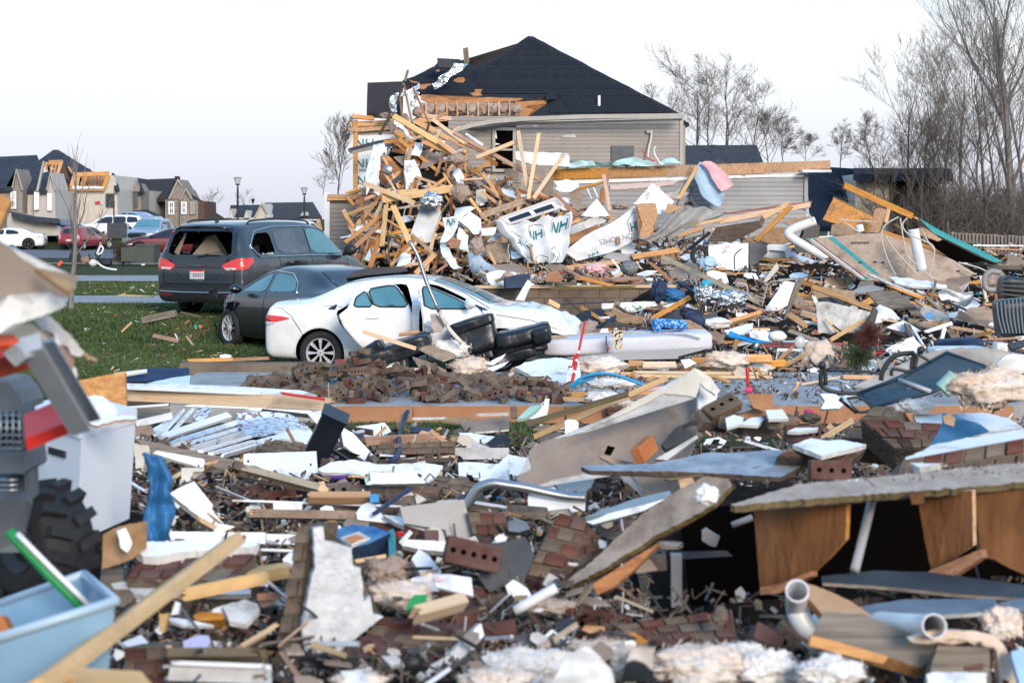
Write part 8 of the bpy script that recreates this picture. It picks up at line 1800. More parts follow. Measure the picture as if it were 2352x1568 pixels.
S('s',[
 ('timber',[400,690,560,740,800,850,1160,1090,1000,1110,580,1000,430,830],4.9,nN,.04,['osbf','gwood','pine'],'tan plank end lying behind the white pipe elbow','plank',.5),('timber',[560,935,900,965,1200,1080,1500,1240,1600,1310,1400,1430,1130,1340,700,1210,450,1150],4.5,nS,.05,['gwood','gwood','pine'],'grey brown weathered timber with raw orange side in the near corner','',.6),
 ('timber',[450,1150,700,1210,1130,1335,1080,1395,860,1350,430,1240],4.4,nB,.03,'pine','raw orange side face of the grey brown timber','',.4),('grey_block',[1560,1235,2010,1255,2030,1600,1480,1600,1500,1440],4.35,nT,.08,'gwood','grey brown mortar block at the bottom edge beside the cream flap','',1),('red_slot',[1790,1420,1960,1390,1960,1440,1800,1450],4.2,nT,.01,'brick','reddish patch on the grey brown mortar block','patch'),
 ('pale_pad',[1460,1490,1560,1465,1990,1480,1980,1620,1480,1620],4.1,nC,.03,W2,'pale slab at the very bottom below the mortar block','slab',1),('mirror_pane',[2200,1290,2400,1240,2400,1620,2290,1620],4.3,nC,.02,'blue_pale','pale blue sheet in the bottom corner','sheet',.5),('lath',[0,962,250,970,250,1000,0,990],-.1,nA,.02,'gwood','~grey lath','',.5)])
cloth('cream_flap','s',[[(1300,1170),(1560,1100),(1800,1110),(2040,1140)],[(1420,1200),(1570,1180),(1850,1190),(2150,1240)],[(2020,1230),(2060,1250),(2140,1300),(2250,1380)],[(2070,1620),(2120,1600),(2200,1600),(2300,1600)]],4.4,'fluffc','cream lining flap folded over in the near corner','lining',.03,7,26,22,thick=.02)
cloth('black_cloth','o',[[(480,1350),(700,1310),(1100,1340),(1330,1370),(1440,1305),(1500,1330)],[(500,1400),(800,1400),(1200,1410),(1400,1420),(1600,1420)][:5]+[(1590,1400)],[(530,1430),(800,1470),(1200,1475),(1400,1480),(1520,1480),(1580,1450)]],4.75,'black','black cloth crumpled at the foot of the flat brick faced slab','cloth',.025,12,30,12,thick=.015)
cloth('blue_cloth','j',[[(1590,915),(1640,930),(1700,960)],[(1600,1010),(1760,1010),(2000,1075)],[(1550,1110),(1680,1120),(1800,1130)],[(1500,1200),(1580,1190),(1720,1160)]],7.9,'blue_tarp','bright blue cloth draped over the muddy brick chunk','cloth',.04,6,18,18);sheet('tag_','j',[1600,945,1660,920,1715,960,1700,1035,1620,1010],7.7,nA,.01,'osbf','tan label patch on the bright blue cloth','patch',.3)
sheet('white_board','j',[1340,930,1650,920,1960,912,2180,960,2316,1050,2060,1075,1750,1080,1380,1010],8.6,n_30,.02,W2,'white flat board behind the blue cloth','board',.8)
for fr,x,y,rx,ry,m,dd,lb in[('q',330,1440,330,190,'fluffw',4.35,'big cream white fluff mass at the bottom beside the plastic bag'),('q',60,1560,300,120,'fluffc',4.1,'low cream fluff at the very bottom left of the big mass'),('q',1020,1270,290,90,'fluffc',4.75,'flat cream fluff strip behind the plastic bag'),('q',1850,1420,420,190,'fluffc',4.3,'large cream fluff bundle right of the plastic bag'),('q',2230,1330,200,120,'fluffw',4.5,'white fluff lump right of the large cream bundle'),
  ('s',60,1440,240,170,'fluffw',4.3,'white fluff heap below the white pipe elbow'),('s',600,1480,270,150,'fluffw',4.2,'white fluff heap below the orange sided timber'),('s',2130,1040,170,150,'fluffc',4.7,'cream fluff tuft at the end of the slate blue flashing'),('q',1230,1400,130,160,'fluffc',4.25,'shadowy fluff fold right of the plastic bag'),('o',1000,1530,230,60,'fluffc',4.25,'cream fluff tip below the black cloth'),('o',1380,790,260,120,'fluffc',-.3,'cream fluff curl holding the green plastic'),('o',1270,590,190,130,'fluff',-.2,'grey fluff lump behind the standing plaster slab'),('o',1160,300,90,60,'fluff',-.3,'grey crumpled lump on the blue carton'),
  ('j',2020,700,340,170,'fluffc',8.3,'big cream fluff roll at the frame edge beside the garden chair'),('j',1360,860,150,70,'fluffw',8.7,'white fluff lump in front of the garden chair'),('j',500,420,130,150,'fluffc',-1.0,'shaggy brown cream fluff hanging over a post'),('i',1930,450,170,80,'fluffc',22.6,'shaggy cream fluff over the thick orange stud'),('i',830,500,200,80,'fluffc',22.5,'cream fluff roll beside the red and white pole'),('i',900,660,190,50,'fluffw',18.4,'cream fluff lump under the blue hose'),('i',830,780,140,60,'fluffw',17.0,'white fluff lump just behind the dark olive bar'),('i',1010,820,80,45,'fluffc',16.0,'small cream fluff lump on the tan stud'),('i',720,190,90,90,'fluff',25.5,'grey brown rag tuft between the bumper and the patio frame'),
  ('t',1000,830,130,80,'fluffw',23.4,'cream fluff heap in front of the black armchair'),('t',1400,720,170,90,'fluffw',23.6,'white fluff mass with torn paper before the black sofa'),('t',1550,840,170,90,'fluffc',22.8,'cream fluff slope running toward the white panel'),('t',1280,570,60,60,'fluffw',23.8,'small white fluff knot by the leaning metal pole'),('t',1180,880,120,40,'fluffc',22.6,'low cream fluff on the slab before the armchair'),('t',1840,910,90,40,'fluffc',22.2,'low cream fluff beside the broad white panel'),
  ('e',1270,620,95,110,'fluff',-2.6,'round brown fluff tuft in the heap centre'),('e',1230,330,110,60,'fluff',-2.2,'brown fluff tuft below the peak beams'),('e',1410,1090,80,100,'fluff',-2.3,'hanging grey brown fluff batt in the heap middle'),('e',1680,1360,70,50,'fluff',-2.0,'grey fluff batt above the block foundation wall'),('f',940,640,40,60,'fluff',-2.4,'small fluff tuft on the torn strand board'),('f',640,460,90,40,'fluff',-1.0,'brown fluff tuft beside the upright stud'),('c',820,770,60,60,'fluff',50.2,'brown fluff roll at the torn eave'),('c',560,800,90,40,'fluff',50.4,'brown fluff on the stub wall top plate'),('c',700,830,50,60,'fluff',50,'brown fluff tuft under the thin rafters'),('g',2080,1130,110,110,'fluff',31,'grey brown fluff heap beside the black suitcase'),
  ('p',1600,870,110,40,'fluff',6.6,'grey lump heap lying in the dark hollow'),('q',2050,980,60,90,'mortar',4.9,'mortar lump on the low brick run'),('p',520,1390,200,70,'fluff',5.2,'grey rubble lump under the low end of the deck strip')]:
 fluff(fr,x,y,rx*(.78 if fr in 'ecf' else 1),ry*(.7 if fr in 'ecf' else.9),m,lb,dd,.3,sub=5 if fr in 'qs' else 4)
cloth('plastic_bag','q',[[(700,1330),(850,1260),(950,1340)],[(640,1440),(830,1360),(1080,1440)],[(560,1560),(830,1480),(1140,1560)],[(520,1700),(830,1700),(1120,1700)]],4.0,'wrap','white plastic bag crumpled between the fluff masses','plastic bag',.03,10,26,26,thick=.004);cloth('patterned_cloth','q',[[(1280,1260),(1400,1230),(1480,1210)],[(1200,1400),(1320,1380),(1460,1330)],[(1150,1570),(1300,1560),(1480,1560)]],4.15,'camo','black and white patterned cloth in the fluff bundle','cloth',.03,9,16,18)
for pts,lb,m in(([(470,1180),(570,1095),(740,1205),(700,1210),(580,1120),(500,1190)],'white corner frame piece above the plastic bag','white'),([(240,1150),(440,1120),(480,1190),(400,1240),(250,1230)],'dark stone like slab piece above the fluff mass','charcoal'),([(830,1100),(860,1060),(1030,1070),(1040,1110),(900,1130)],'orange chip on the low brick run','osb'),([(1240,1130),(1290,1120),(1420,1200),(1370,1240),(1260,1240)],'orange splinter in front of the low brick run','osb')):sheet('chip','q',pts,-.1,nE,.03,m,lb,'chip',.6)
def rbox(name,fr,cx,cy,wz,hz,dep,d,m,ang=0,label=None,cat=None,rnd_=.3,parent=None,yaw=0,wob=.0):
 (x,y),=Q(fr,[(cx,cy)]);k=.3369 if fr=='t' else.26164;W,H_=wz*k*d/FPX,hz*k*d/FPX;c=P(x,y,d)
 bm=bmesh.new();BO.create_cube(bm,size=1);BO.subdivide_edges(bm,edges=bm.edges,cuts=7,use_grid_fill=True)
 r=min(W,H_,dep)*rnd_;sd_=Ve((U(0,40),0,0))
 for v in bm.verts:
  p=Ve((v.co.x*W,v.co.y*dep,v.co.z*H_));q=Ve([max(-s/2+r,min(s/2-r,a))for a,s in zip(p,(W,dep,H_))]);dl=p-q
  v.co=q+(dl.normalized()*r if dl.length>1e-6 else dl)+Ve((0,-1,.6))*NN(p*4+sd_)*wob
 me=bpy.data.meshes.new(name);bm.to_mesh(me);bm.free();me.polygons.foreach_set('use_smooth',[True]*len(me.polygons))
 return tag(mk(name,me,m,parent,MT(c)@MR(rad(yaw),4,'Z')@MR(rad(ang),4,'Y')),label,cat)
sofa=empty('armchair',P(960,870,23.9),0,'black leather armchair tipped over in front of the white sedan door','armchair')
for nm,cx,cy,w_,h_,dp,d_,an,rn in(('seat_cushion',1030,735,520,120,.8,23.6,-17,.2),('base',950,805,380,130,.8,23.7,-5,.15),('armrest',870,735,200,90,.5,23.45,-32,.3),('backrest',1190,690,190,150,.5,23.8,-20,.25)):rbox(nm,'t',cx,cy,w_,h_,dp,d_,'black_leather',an,parent=sofa,wob=.05,rnd_=rn)
sofa=empty('sofa',P(1180,860,24.0),0,'black leather sofa lying on its side under the white sedan bonnet','sofa')
for nm,cx,cy,w_,h_,dp,d_,an,rn in(('backrest',1560,545,310,75,.5,23.9,-17,.3),('backrest',1580,650,310,200,.6,24.0,-14,.12),('base',1590,735,270,120,.6,24.05,-6,.12),('seat_cushion',1910,625,380,110,.6,23.8,-14,.3),('base',1880,700,380,110,.6,24.0,-12,.12),('base',1850,760,300,70,.5,23.9,-14,.2),('armrest',2030,620,130,120,.45,23.6,-12,.3)):rbox(nm,'t',cx,cy,w_,h_,dp,d_,'black_leather',an,parent=sofa,wob=.05,rnd_=rn)
rbox('mattress','i',1040,300,1470,165,1.0,24.6,'mattress',-2.5,'long white mattress lying flat behind the red and white pole','mattress',.35,wob=.05);rbox('box_base','i',1150,395,1150,60,.8,24.7,'charcoal',-4,'dark grey bed base under the white mattress','bed base',.2)
MB().build
TB('mattress_piping','i',[(310,250),(600,232),(1000,212),(1500,222),(1700,260)],.012,'dwhite','thin piping line along the top of the long mattress','piping',24.05)
cloth('leopard_cloth','i',[[(915,195),(965,190),(1018,195)],[(925,270),(970,270),(1012,270)],[(945,350),(970,365),(1008,345)]],23.7,'leopard','leopard print cloth hanging over the mattress edge','cloth',.01,9,10,12)
for i in range(6):TB('frame_rod','i',[(790+12*i,172-10*i),(1000,150-4*i+8),(1290,168+i*5)],.013,'black',f'{("lowest", "second lowest", "third", "fourth", "fifth", "uppermost")[i]} thin black rod of the folded frame on the mattress','rod',24.4,'rods of the folded black frame',k=3)
rbox('cushion','i',1420,130,310,75,.4,24.6,'diamond',4,'bright blue cushion with pale diamond lattice above the mattress','cushion',.45,wob=.03);rbox('cushion','i',1310,150,80,110,.3,24.5,'diamond',10,'blue lattice cushion end hanging down beside the black rods','cushion',.45);sheet('brown_lid','i',[1510,95,1600,100,1700,150,1800,230,1850,290,1740,220,1620,180,1540,150],24.8,nv(.2,-1,.6),.04,['osbd','dwood','pine'],'rust brown curved lid sloping off the mattress end','lid',.8)
rbox('dark_bag','i',1650,90,170,90,.4,25.2,'navy',28,'dark navy rounded pad behind the rust brown lid','pad',.45);TB('black_strut','i',[(1620,230),(1800,290),(1980,395)],.014,'black','black strut reaching down from the mattress end','strut',24.2,k=2);TB('hanging_cord','i',[(870,240),(868,300),(880,350),(878,385)],.008,'black','black cord with red bead hanging over the mattress','cord',23.7)
blob('red_bead',P(*Q('i',[882,348])[0],23.6),(.03,.02,.02),'red','red bead on the black cord over the mattress','bead',None,None,0,1,2)
def pole():
 H=empty('marker_pole',P(*Q('i',[600,650])[0],21.2),0,'red and white striped pole leaning before the mattress','pole');a,b=Q('i',[565,660,682,115])
 A,B=P(*a,21.0),P(*b,21.6)
 for i,(t0,t1,m)in enumerate([(0,.16,'red'),(.16,.2,'pvc'),(.2,.34,'red'),(.34,.38,'pvc'),(.38,.47,'red'),(.47,.52,'pvc'),(.52,1,'red')]):MB().tube([A.lerp(B,t0),A.lerp(B,t1)],.022 if t1<.5 else.016,7).build('band',m,H)
 MB().bar(A.lerp(B,.3)+Ve((-.03,0,0)),A.lerp(B,.45)+Ve((-.03,0,0)),.03).build('sleeve','red',H)
 for k,(p,q_)in enumerate([((515,685),(540,510)),((540,510),(575,508))]):a2,b2=Q('i',[p,q_]);MB().tube([P(*a2,21),P(*b2,21.2)],.012,6).build('leg_band',('pvc','red')[k],H)
pole()
TB('blue_hose','i',[(555,685),(640,615),(740,580),(860,570),(980,590),(1090,630),(1190,672)],.016,'hose','bright blue hose arched over the cream fluff','hose',18.0);TB('blue_hose','i',[(570,680),(660,640),(760,610)],.014,'hose','second short strand of the bright blue hose','hose',18.1);TB('red_stake','i',[(2103,520),(2110,600),(2115,690)],.02,'red','red and grey stake standing on the slab with a pink bundle','stake',19.6,k=2)
blob('pink_bundle',P(*Q('i',[2120,715])[0],19.4),(.04,.03,.035),'pink_hot','pink bundle at the foot of the red stake','bundle');blob('pink_cap',P(*Q('j',[425,905])[0],10.5),(.03,.03,.018),'pink_hot','hot pink rounded cap lying on the small lump','cap',None,None,.05);blob('stone',P(*Q('j',[440,960])[0],10.2),(.06,.05,.03),'mortar','small grey lump under the pink cap','lump')
TB('metal_pole','t',[(1130,-20),(1190,90),(1250,270),(1335,470)],.028,'steel','grey metal pole leaning on the white sedan front door','pole',23.6,k=3);TB('white_post','t',[(1335,465),(1400,580),(1490,680)],.03,'cream','cream torn strip hanging from the foot of the metal pole','strip',23.3,k=3)
sheet('torn_cover','t',[1270,480,1310,475,1380,540,1350,600,1300,600,1280,540],23.4,nA,.02,'fluff','dirty torn padding hanging beside the metal pole','padding',2);boards('t',[(808,598,1175,715,34,'ppine','pale stud lying on the black armchair',22.9),(1060,620,1200,600,30,'pine',None,23.6)])
S('t',[('white_sheet',[1850,840,2000,790,2130,775,2290,800,2300,920,2150,950,1960,900],22.0,n_35,.04,WH,'broad white board lying flat before the black sofa','board',1),('white_bagging',[230,850,320,810,420,805,500,840,510,870,380,890,170,890],23.6,nV,.1,'wrap','white plastic bag lying at the white sedan rear wheel','plastic bag',1.5),('brown_carton',[620,790,770,785,765,870,630,868],23.3,nB,.2,'red_dark','small dark red carton beside the black armchair','',.4),
 ('drywall',[1150,770,1250,800,1380,860,1400,900,1300,890,1200,840],22.6,nJ,.02,DRY,'grey plasterboard piece lying on the cream fluff heap','plasterboard',1),('drywall',[1200,720,1270,690,1440,750,1440,770,1360,800],22.9,nJ,.02,['osbd','paper','gypsum'],'brown folded piece between the white fluff masses','plasterboard',1.4),('white_shards',[1650,820,1790,750,1760,790,1700,830],22.7,nE,.02,WH,'~white pointed shard','shard'),('white_shards',[1660,850,1810,800,1780,830,1700,870],22.6,nE,.02,WH,'~white pointed shard','shard'),
 ('black_box',[1785,230,1870,210,1955,205,1950,300,1790,305],34.0,nY,.4,'navy','dark open plastic crate on the block foundation wall','crate',.3),('brown_disc',[2050,230,2090,190,2140,185,2180,240,2160,265,2060,262],34.5,nB,.06,'rwood','rust brown rounded board beside the dark open crate','board',1),('white_tent',[1855,385,1940,245,1970,275,1930,330,1915,390],33.0,nP,.03,WH,'white folded sheet standing against the block foundation wall','sheet'),
 ('tyre_cover',[700,235,760,185,860,165,1000,158,1110,162,1120,190,960,205,800,222],26.6,nA,.3,'black','black cover piece resting on the white sedan roof','',.6)])
TB('hose_grey','g',[(2110,1040),(2020,1030),(1970,1090),(1990,1180),(2090,1190)],.05,'vgrey','grey hose loop beside the black suitcase','hose',30.5)
def trunk():
 c=P(*Q('g',[2230,1170])[0],28.5);H=empty('suitcase',c,0,'dark ribbed suitcase above the ribbed black radiator','suitcase');rbox('shell','g',2230,1170,260,190,.5,28.5,'dark_case',8,parent=H,rnd_=.25)
 for i in range(4):MB().bar(P(*Q('g',[(2110,1110+i*38)])[0],28.15),P(*Q('g',[(2350,1130+i*40)])[0],28.2),.03).build('rib','charcoal',H)
 H=empty('radiator',P(*Q('g',[2200,1560])[0],21),0,'black ribbed suitcase shell with pale vertical ribs at the frame edge','suitcase');rbox('shell','g',2230,1430,330,330,.35,21.0,'dark_case',-6,parent=H,rnd_=.2)
 for i in range(9):
  x0,x1=2080+i*34,2130+i*30;p=[P(*q,20.72)for q in Q('g',[(x0,1300-i*7),(x0+12,1430),(x1,1570)])];MB().tube(SP(p,3),.01,5).build('rib','rib_pale',H)
trunk();boards('j',[(2180,345,2330,300,60,'charcoal',None,20.4)]);rbox('navy_lid','j',1740,305,380,80,.5,22.5,'navy',-4,'dark navy curved plastic lid behind the white bathtub edge','lid',.45);rbox('white_tub','j',1740,365,480,60,.5,21.5,'white',-1,'white smooth tub rim behind the grey carpet roll','tub',.45);rbox('white_box','j',2110,335,110,80,.2,21.0,'white',4,'small white appliance box beside the ribbed shell','box',.2)
def bushes():
 for lab,fr,x,y,r,m,sd_ in(('green juniper shrub uprooted on the slab edge','j',870,440,130,'juniper',1),('red brown dry shrub lying on the green juniper','j',960,250,120,'juniper_red',2),('brown conifer shrub beside the green utility box','a',1090,1160,90,'juniper_b',3)):
  rnd=random.Random(sd_);(vx,vy),=Q(fr,[(x,y)]);d=22.6 if fr=='j' else 58;c=P(vx,vy,d);R0=r*.26164*d/FPX;mb=MB()
  for _ in range(420):
   v=Ve((rnd.gauss(0,1),rnd.gauss(0,.7),rnd.gauss(.25,1))).normalized();L=R0*rnd.uniform(.6,1.25);a=c+v*R0*.1;rr=R0*.018
   b=a+v*L+Ve((0,0,rnd.gauss(0,.1)*R0));mb.tube([a,b],[rr,rr*.3],3,0,False)
   for _ in range(3):t=rnd.uniform(.4,1);p=a.lerp(b,t);mb.tube([p,p+(v+Ve((rnd.gauss(0,.7),rnd.gauss(0,.7),rnd.gauss(0,.7))))*R0*.2],[rr*.8,rr*.2],3,0,False)
  H=empty('shrub',c-Ve((0,0,R0)),0,lab,'shrub');mb.build('foliage',m,H,local=False)
  MB().tube([c-Ve((0,0,R0)),c],R0*.06,5).build('stem','bark',H)
bushes()
def chair():
 H=empty('garden_chair',P(*Q('j',[1200,800])[0],9.6),0,'overturned black mesh garden chair in the debris before the slab','chair')
 n=nv(-.35,-.75,.7)
 for nm,pts in(('seat_mesh',[860,745,1230,610,1640,388,1985,505,1500,735,1000,862]),):
  q=Q('j',pts);c=P(sum(p[0]for p in q)/6,sum(p[1]for p in q)/6,9.6);p3=[PPt(x,y,c,n)for x,y in q];cc=sum(p3,Ve())/6
  mk(nm,SM('s',[p-cc for p in p3],n,.004),['mesh_net']*3,H,MT(cc));MB().tube(p3+[p3[0]],.012,6).build('frame','chair_blue',H,True)
  a,b=[PPt(x,y,c+n*.01,n)for x,y in Q('j',[1215,625,1500,730])];MB().tube([a,b],.014,6).build('cross_bar','alloy',H,True)
 for nm,pts,r in(('leg',[545,500,530,620,560,700,700,740,860,745],.012),('leg',[570,540,575,670],.012),('armrest',[1060,630,1080,540,1150,440,1230,400,1350,390],.014),('leg',[570,540,800,545,1040,570,1060,630],.008),('leg',[1350,390,1330,480,1310,550,1170,530,1150,590],.01),('leg',[1380,400,1350,530],.012),('leg',[1380,400,1500,470],.008),('leg',[700,790,850,910],.014),('leg',[760,790,880,785,980,880,850,905,760,790],.008)):
  MB().tube(SP([P(*q,9.3)for q in Q('j',pts)],4),r,7).build(nm,'black',H,True)
 for x,y in((542,495),(1410,365)):blob('foot_cap',P(*Q('j',[(x,y)])[0],9.2),(.022,.02,.022),'black',parent=H,amp=0,fine=0,sub=2)
 sheet('side_plate','j',[590,680,680,690,770,810,800,860,720,800],9.3,nv(-.5,-1,.3),.01,'blue_pale',parent=H)
chair()
cloth('carpet','j',[[(800,700),(1200,500),(1560,370),(1900,350),(2250,370)],[(900,730),(1250,560),(1700,450),(2050,400),(2330,400)],[(900,760),(1300,680),(1800,560),(2100,520),(2330,500)]],12.5,'grey_cloth','grey carpet roll stretched out behind the garden chair','carpet',.06,5,30,14,thick=.03)
cloth('carpet','j',[[(2060,490),(2150,420),(2330,400)],[(2100,520),(2200,500),(2330,480)],[(2250,560),(2300,560),(2340,540)]],11.5,'white','pale blanket fold at the frame edge above the big cream fluff','blanket',.04,6,14,12,thick=.03)
TB('mint_duct','j',[(1600,720),(1650,670),(1720,600)],.05,'mint','mint green corrugated duct end before the garden chair','duct',9.0,k=5);sheet('white_board','j',[525,750,620,745,860,760,740,830,690,880,530,880,570,810],14.5,nK,.03,W2,'white torn board under the garden chair leg','board',.8)
for i,pts in enumerate([[(1215,550),(1100,620),(1065,720),(1110,900),(1190,1065)],[(1100,720),(1190,850),(1300,970),(1395,1070)],[(1230,560),(1260,760),(1300,900),(1385,975)],[(1420,660),(1470,760),(1530,830),(1510,960),(1480,1080)],[(1290,560),(1250,620),(1300,700),(1480,780),(1530,850)],[(1440,1020),(1500,1080),(1600,1105)],[(685,572),(830,585),(975,590)],[(735,590),(800,640),(880,690)],[(1700,950),(1850,1040),(1900,1050)],[(1740,950),(1900,990),(1990,1030)],[(410,490),(440,550),(465,590)]]):
 TB('loose_wire','g',pts,.014,'wire',['pale wire','cream wire'][i%2]+f' {("first", "second", "third", "fourth", "fifth", "sixth", "seventh", "eighth", "ninth", "tenth", "eleventh")[i]} from the left among those looping around the floor panel','wire',33.0 if i>5 or i<6 else 33,'loose wires round the floor panel')
for i,(fr,pts,m,d_,lb)in enumerate([('e',[760,860,780,760,830,730,880,740],'wire',41,'thin pale wire looping above the grey duct'),('e',[1450,1000,1440,1040,1460,1060],'wire',40,'short wire below the white panel in the heap'),('e',[1690,1070,1680,1130,1695,1190,1670,1240],'wire',39.5,'thin pale wire on the dull plywood'),('f',[1660,1130,1740,1150,1760,1230,1800,1280],'wire',31,'thin pale cable near the long diagonal stud'),('f',[1880,1340,1920,1180,1960,1120,2090,1110,2170,1080],'vinyl_trim',31.5,'bent grey metal strap around the white shelf board'),
  ('f',[160,1270,250,1350,310,1400,350,1430],'black',29,'dark toothed rail end beside the white bumper'),('f',[0,1325,250,1310,500,1300,700,1290],'navy',33.8,'dark blue pipe along the block foundation wall'),('f',[1640,1010,1640,890,1700,830],'wire_black',35.5,'dark cable over the white appliance shell'),('e',[860,0,850,60,830,110],'wire',44,'thin wire at the heap peak'),('n',[745,150,750,290],'wire',15,'very thin string rising before the brick heap')]):TB('loose_wire',fr,pts,.012 if d_>20 else.003,m,lb,'wire',d_)
blob('round_tin',P(*Q('e',[628,425])[0],41.5),(.13,.05,.13),'steel','round metal tin lid on the left slope of the heap','tin lid',None,None,.03);blob('foil_cap',P(*Q('e',[1010,690])[0],40.4),(.24,.2,.17),'foil','crumpled shiny foil on the upper end of the grey duct','foil',None,None,.4,5);blob('pink_cloth',P(*Q('f',[420,1005])[0],33.5),(.2,.15,.1),'pink','pink cloth bundle on the thick orange beam','cloth',None,None,.35)
blob('foil_heap',P(*Q('f',[1600,1270])[0],30),(.26,.2,.14),'foil','crumpled silver foil heap in the middle debris','foil',None,None,.45,5);blob('foil_heap',P(*Q('f',[1370,1230])[0],30.5),(.15,.15,.18),'foil','smaller silver foil crumple beside the dark blue clothing','foil',None,None,.45,5);blob('wire_ball',P(*Q('f',[715,1000])[0],33),(.17,.15,.14),'steel_dull','round wire basket ball beside the pink cloth','wire basket',None,None,.15,8,4)
blob('cyan_bag',P(*Q('f',[1390,1135])[0],30.5),(.1,.1,.06),'blue_sky','small cyan plastic lump on the long diagonal stud','plastic lump',None,None,.3);blob('blue_bag',P(*Q('f',[1400,960])[0],34.5),(.17,.15,.12),'blue_pale','light blue plastic bag in front of the white appliance shell','plastic bag',None,None,.35)
blob('clothing',P(*Q('f',[980,1210])[0],31),(.15,.15,.2),'navy','navy clothing heap above the rolled printed wrap','clothing',None,None,.3);blob('clothing',P(*Q('f',[1110,1240])[0],31),(.2,.15,.12),'blue_tarp','blue clothing heap beside the navy one','clothing',None,None,.3);blob('black_pad',P(*Q('f',[1290,1430])[0],29),(.27,.15,.13),'black','black padded seat lying behind the diamond lattice cushion','seat pad',None,None,.15,rz=.5)
sheet('mesh_panel','f',[1350,1410,1480,1390,1500,1440,1380,1460],28.6,nG,.03,'charcoal','dark perforated panel beside the black padded seat','panel',.3);blob('plastic_jug',P(*Q('f',[1480,1480])[0],28),(.23,.15,.09),'white','white plastic jug with black strap behind the cushion','jug',None,None,.2);blob('helmet',P(*Q('j',[150,245])[0],24),(.13,.12,.08),'white','white rounded dish beside the thin pale blue rail','dish',None,None,.03)
mb=MB();p=P(*Q('f',[1330,890])[0],35.8);mb.lathe([(-.06,.19),(-.06,.12),(.06,.12),(.06,.19),(-.06,.19)],20);tw=mb.build('toy_wheel','rubber',None,mw=MT(p)@MR(.2,4,'Z'));tag(tw,'small black spoked wheel beside the white appliance shell','wheel')
for i in range(5):MB().bar((0,-.02,0),(cos(i*1.256)*.13,-.02,sin(i*1.256)*.13),.03).build('spoke','rim_dark',tw,mw=tw.matrix_world)
cloth('metal_tray','g',[[(1560,1210),(1640,1185),(1750,1215),(1865,1205)],[(1570,1250),(1660,1230),(1780,1270),(1870,1250)],[(1590,1290),(1680,1280),(1790,1340),(1850,1300)]],29.5,'tray_metal','bent shiny metal tray lying at the foot of the floor panel','tray',.02,5,18,14);blob('lamp_disc',P(*Q('j',[348,297])[0],22.9),(.075,.04,.085),'lamp_glass','clear round glass disc on the thin pale blue rail','glass disc',None,None,.02,1,3)
def utility():
 H=empty('utility_box',P(350,612,57),0,'dark green utility box behind the grey minivan tail','utility box');p0,p1=P(*Q('a',[1205,1090])[0],57),P(*Q('a',[1350,1240])[0],57)
 MB().box(((p0.x+p1.x)/2,57.5,(p0.z+p1.z)/2),(p1.x-p0.x,1,p0.z-p1.z)).build('cabinet','utility_green',H);MB().box(((p0.x+p1.x)/2,57.5,p0.z+.02),(p1.x-p0.x+.06,1.06,.05)).build('lid','utility_green',H);MB().box((p0.x-.28,57.5,(p0.z+p1.z)/2),(.55,.9,p0.z-p1.z-.1)).build('cabinet','utility_green',H);MB().box((p0.x+.2,56.97,p0.z-.62),(.12,.02,.06)).build('plate','lens_white',H)
utility()
TB('bicycle_frame','a',[(780,1160),(800,1220),(860,1200),(900,1100),(870,1110),(840,1160),(870,1210)],.03,'wire_black','tangled dark tubular frame lying on the verge by the lamp base','frame',57);TB('white_loop','a',[(850,1160),(880,1095),(905,1110),(890,1150),(860,1165)],.03,'pvc','white tubular loop on the tangled frame by the road','frame',56.9);TB('white_cord','a',[(850,1230),(900,1270),(960,1290),(1025,1298)],.03,'pvc','white cord trailing over the verge toward the sidewalk','cord',56)
blob('white_ball',P(*Q('a',[818,1238])[0],56.5),(.14,.14,.12),'cream','cream ball shaped object on the verge','ball',None,None,.05);blob('black_bundle',P(*Q('a',[925,1235])[0],57),(.22,.2,.15),'black','black round bundle on the verge beside the conifer shrub','bundle',None,None,.15);blob('brown_bundle',P(*Q('a',[750,1215])[0],57),(.15,.15,.13),'osbd','brown rootball on the verge near the lamp base','rootball',None,None,.3)
TB('orange_pipe','a',[(510,1262),(545,1225)],.06,'orange','short orange pipe piece standing on the verge','pipe',55);TB('orange_pipe','a',[(385,1258),(410,1252)],.06,'orange','orange pipe stub lying left of the standing one','pipe',56);sheet('blue_heap','a',[80,1080,110,1078,150,1105,200,1150,130,1145,90,1110],88,nE,.1,'blue_tarp','blue tarp scrap on the far kerb','tarp',1);sheet('cones','a',[655,1205,665,1110,640,1210],90,FACE,.1,'charcoal','dark slim post at the young tree','post')
MB().lathe([(0,.28),(.5,.12),(.52,.05)],10,0,'z').build('lamp_base','iron',None,mw=MT(P(*Q('a',[658,1235])[0],60)));tag(COL.objects['lamp_base'],'dark cast lamp base cone behind the young tree trunk','lamp base');MB().box(P(*Q('a',[1000,950])[0],100),(.07,.07,3.4)).build('sign_post','iron');tag(COL.objects['sign_post'],'dark post with a small box sign in front of the white crossover','sign');MB().box(P(*Q('a',[1027,955])[0],99.9),(1.1,.3,.9)).build('post_box','charcoal',COL.objects['sign_post'])
boards('b',[(0,1035,300,970,60,'gwood','weathered grey timber lying on the lawn by the minivan bumper',28.6,.09),(100,1165,330,1215,36,'rwood','split reddish branch on the lawn',27.6),(390,1170,450,1250,18,'ppine'),(290,1150,310,1190,12,'white'),(-180,1010+120,-90,1040+5,16,'ppine','pale splinter upright on the lawn',28),(380,1385,800,1370,30,'pine','orange batten along the rear kerb',24.2),(800,1375,1130,1360,28,'rwood','reddish batten along the rear kerb',24.2),(-220,810,110,820,14,'ppine'),(340,960,520,1000,14,'gwood')],group='timber on the lawn')
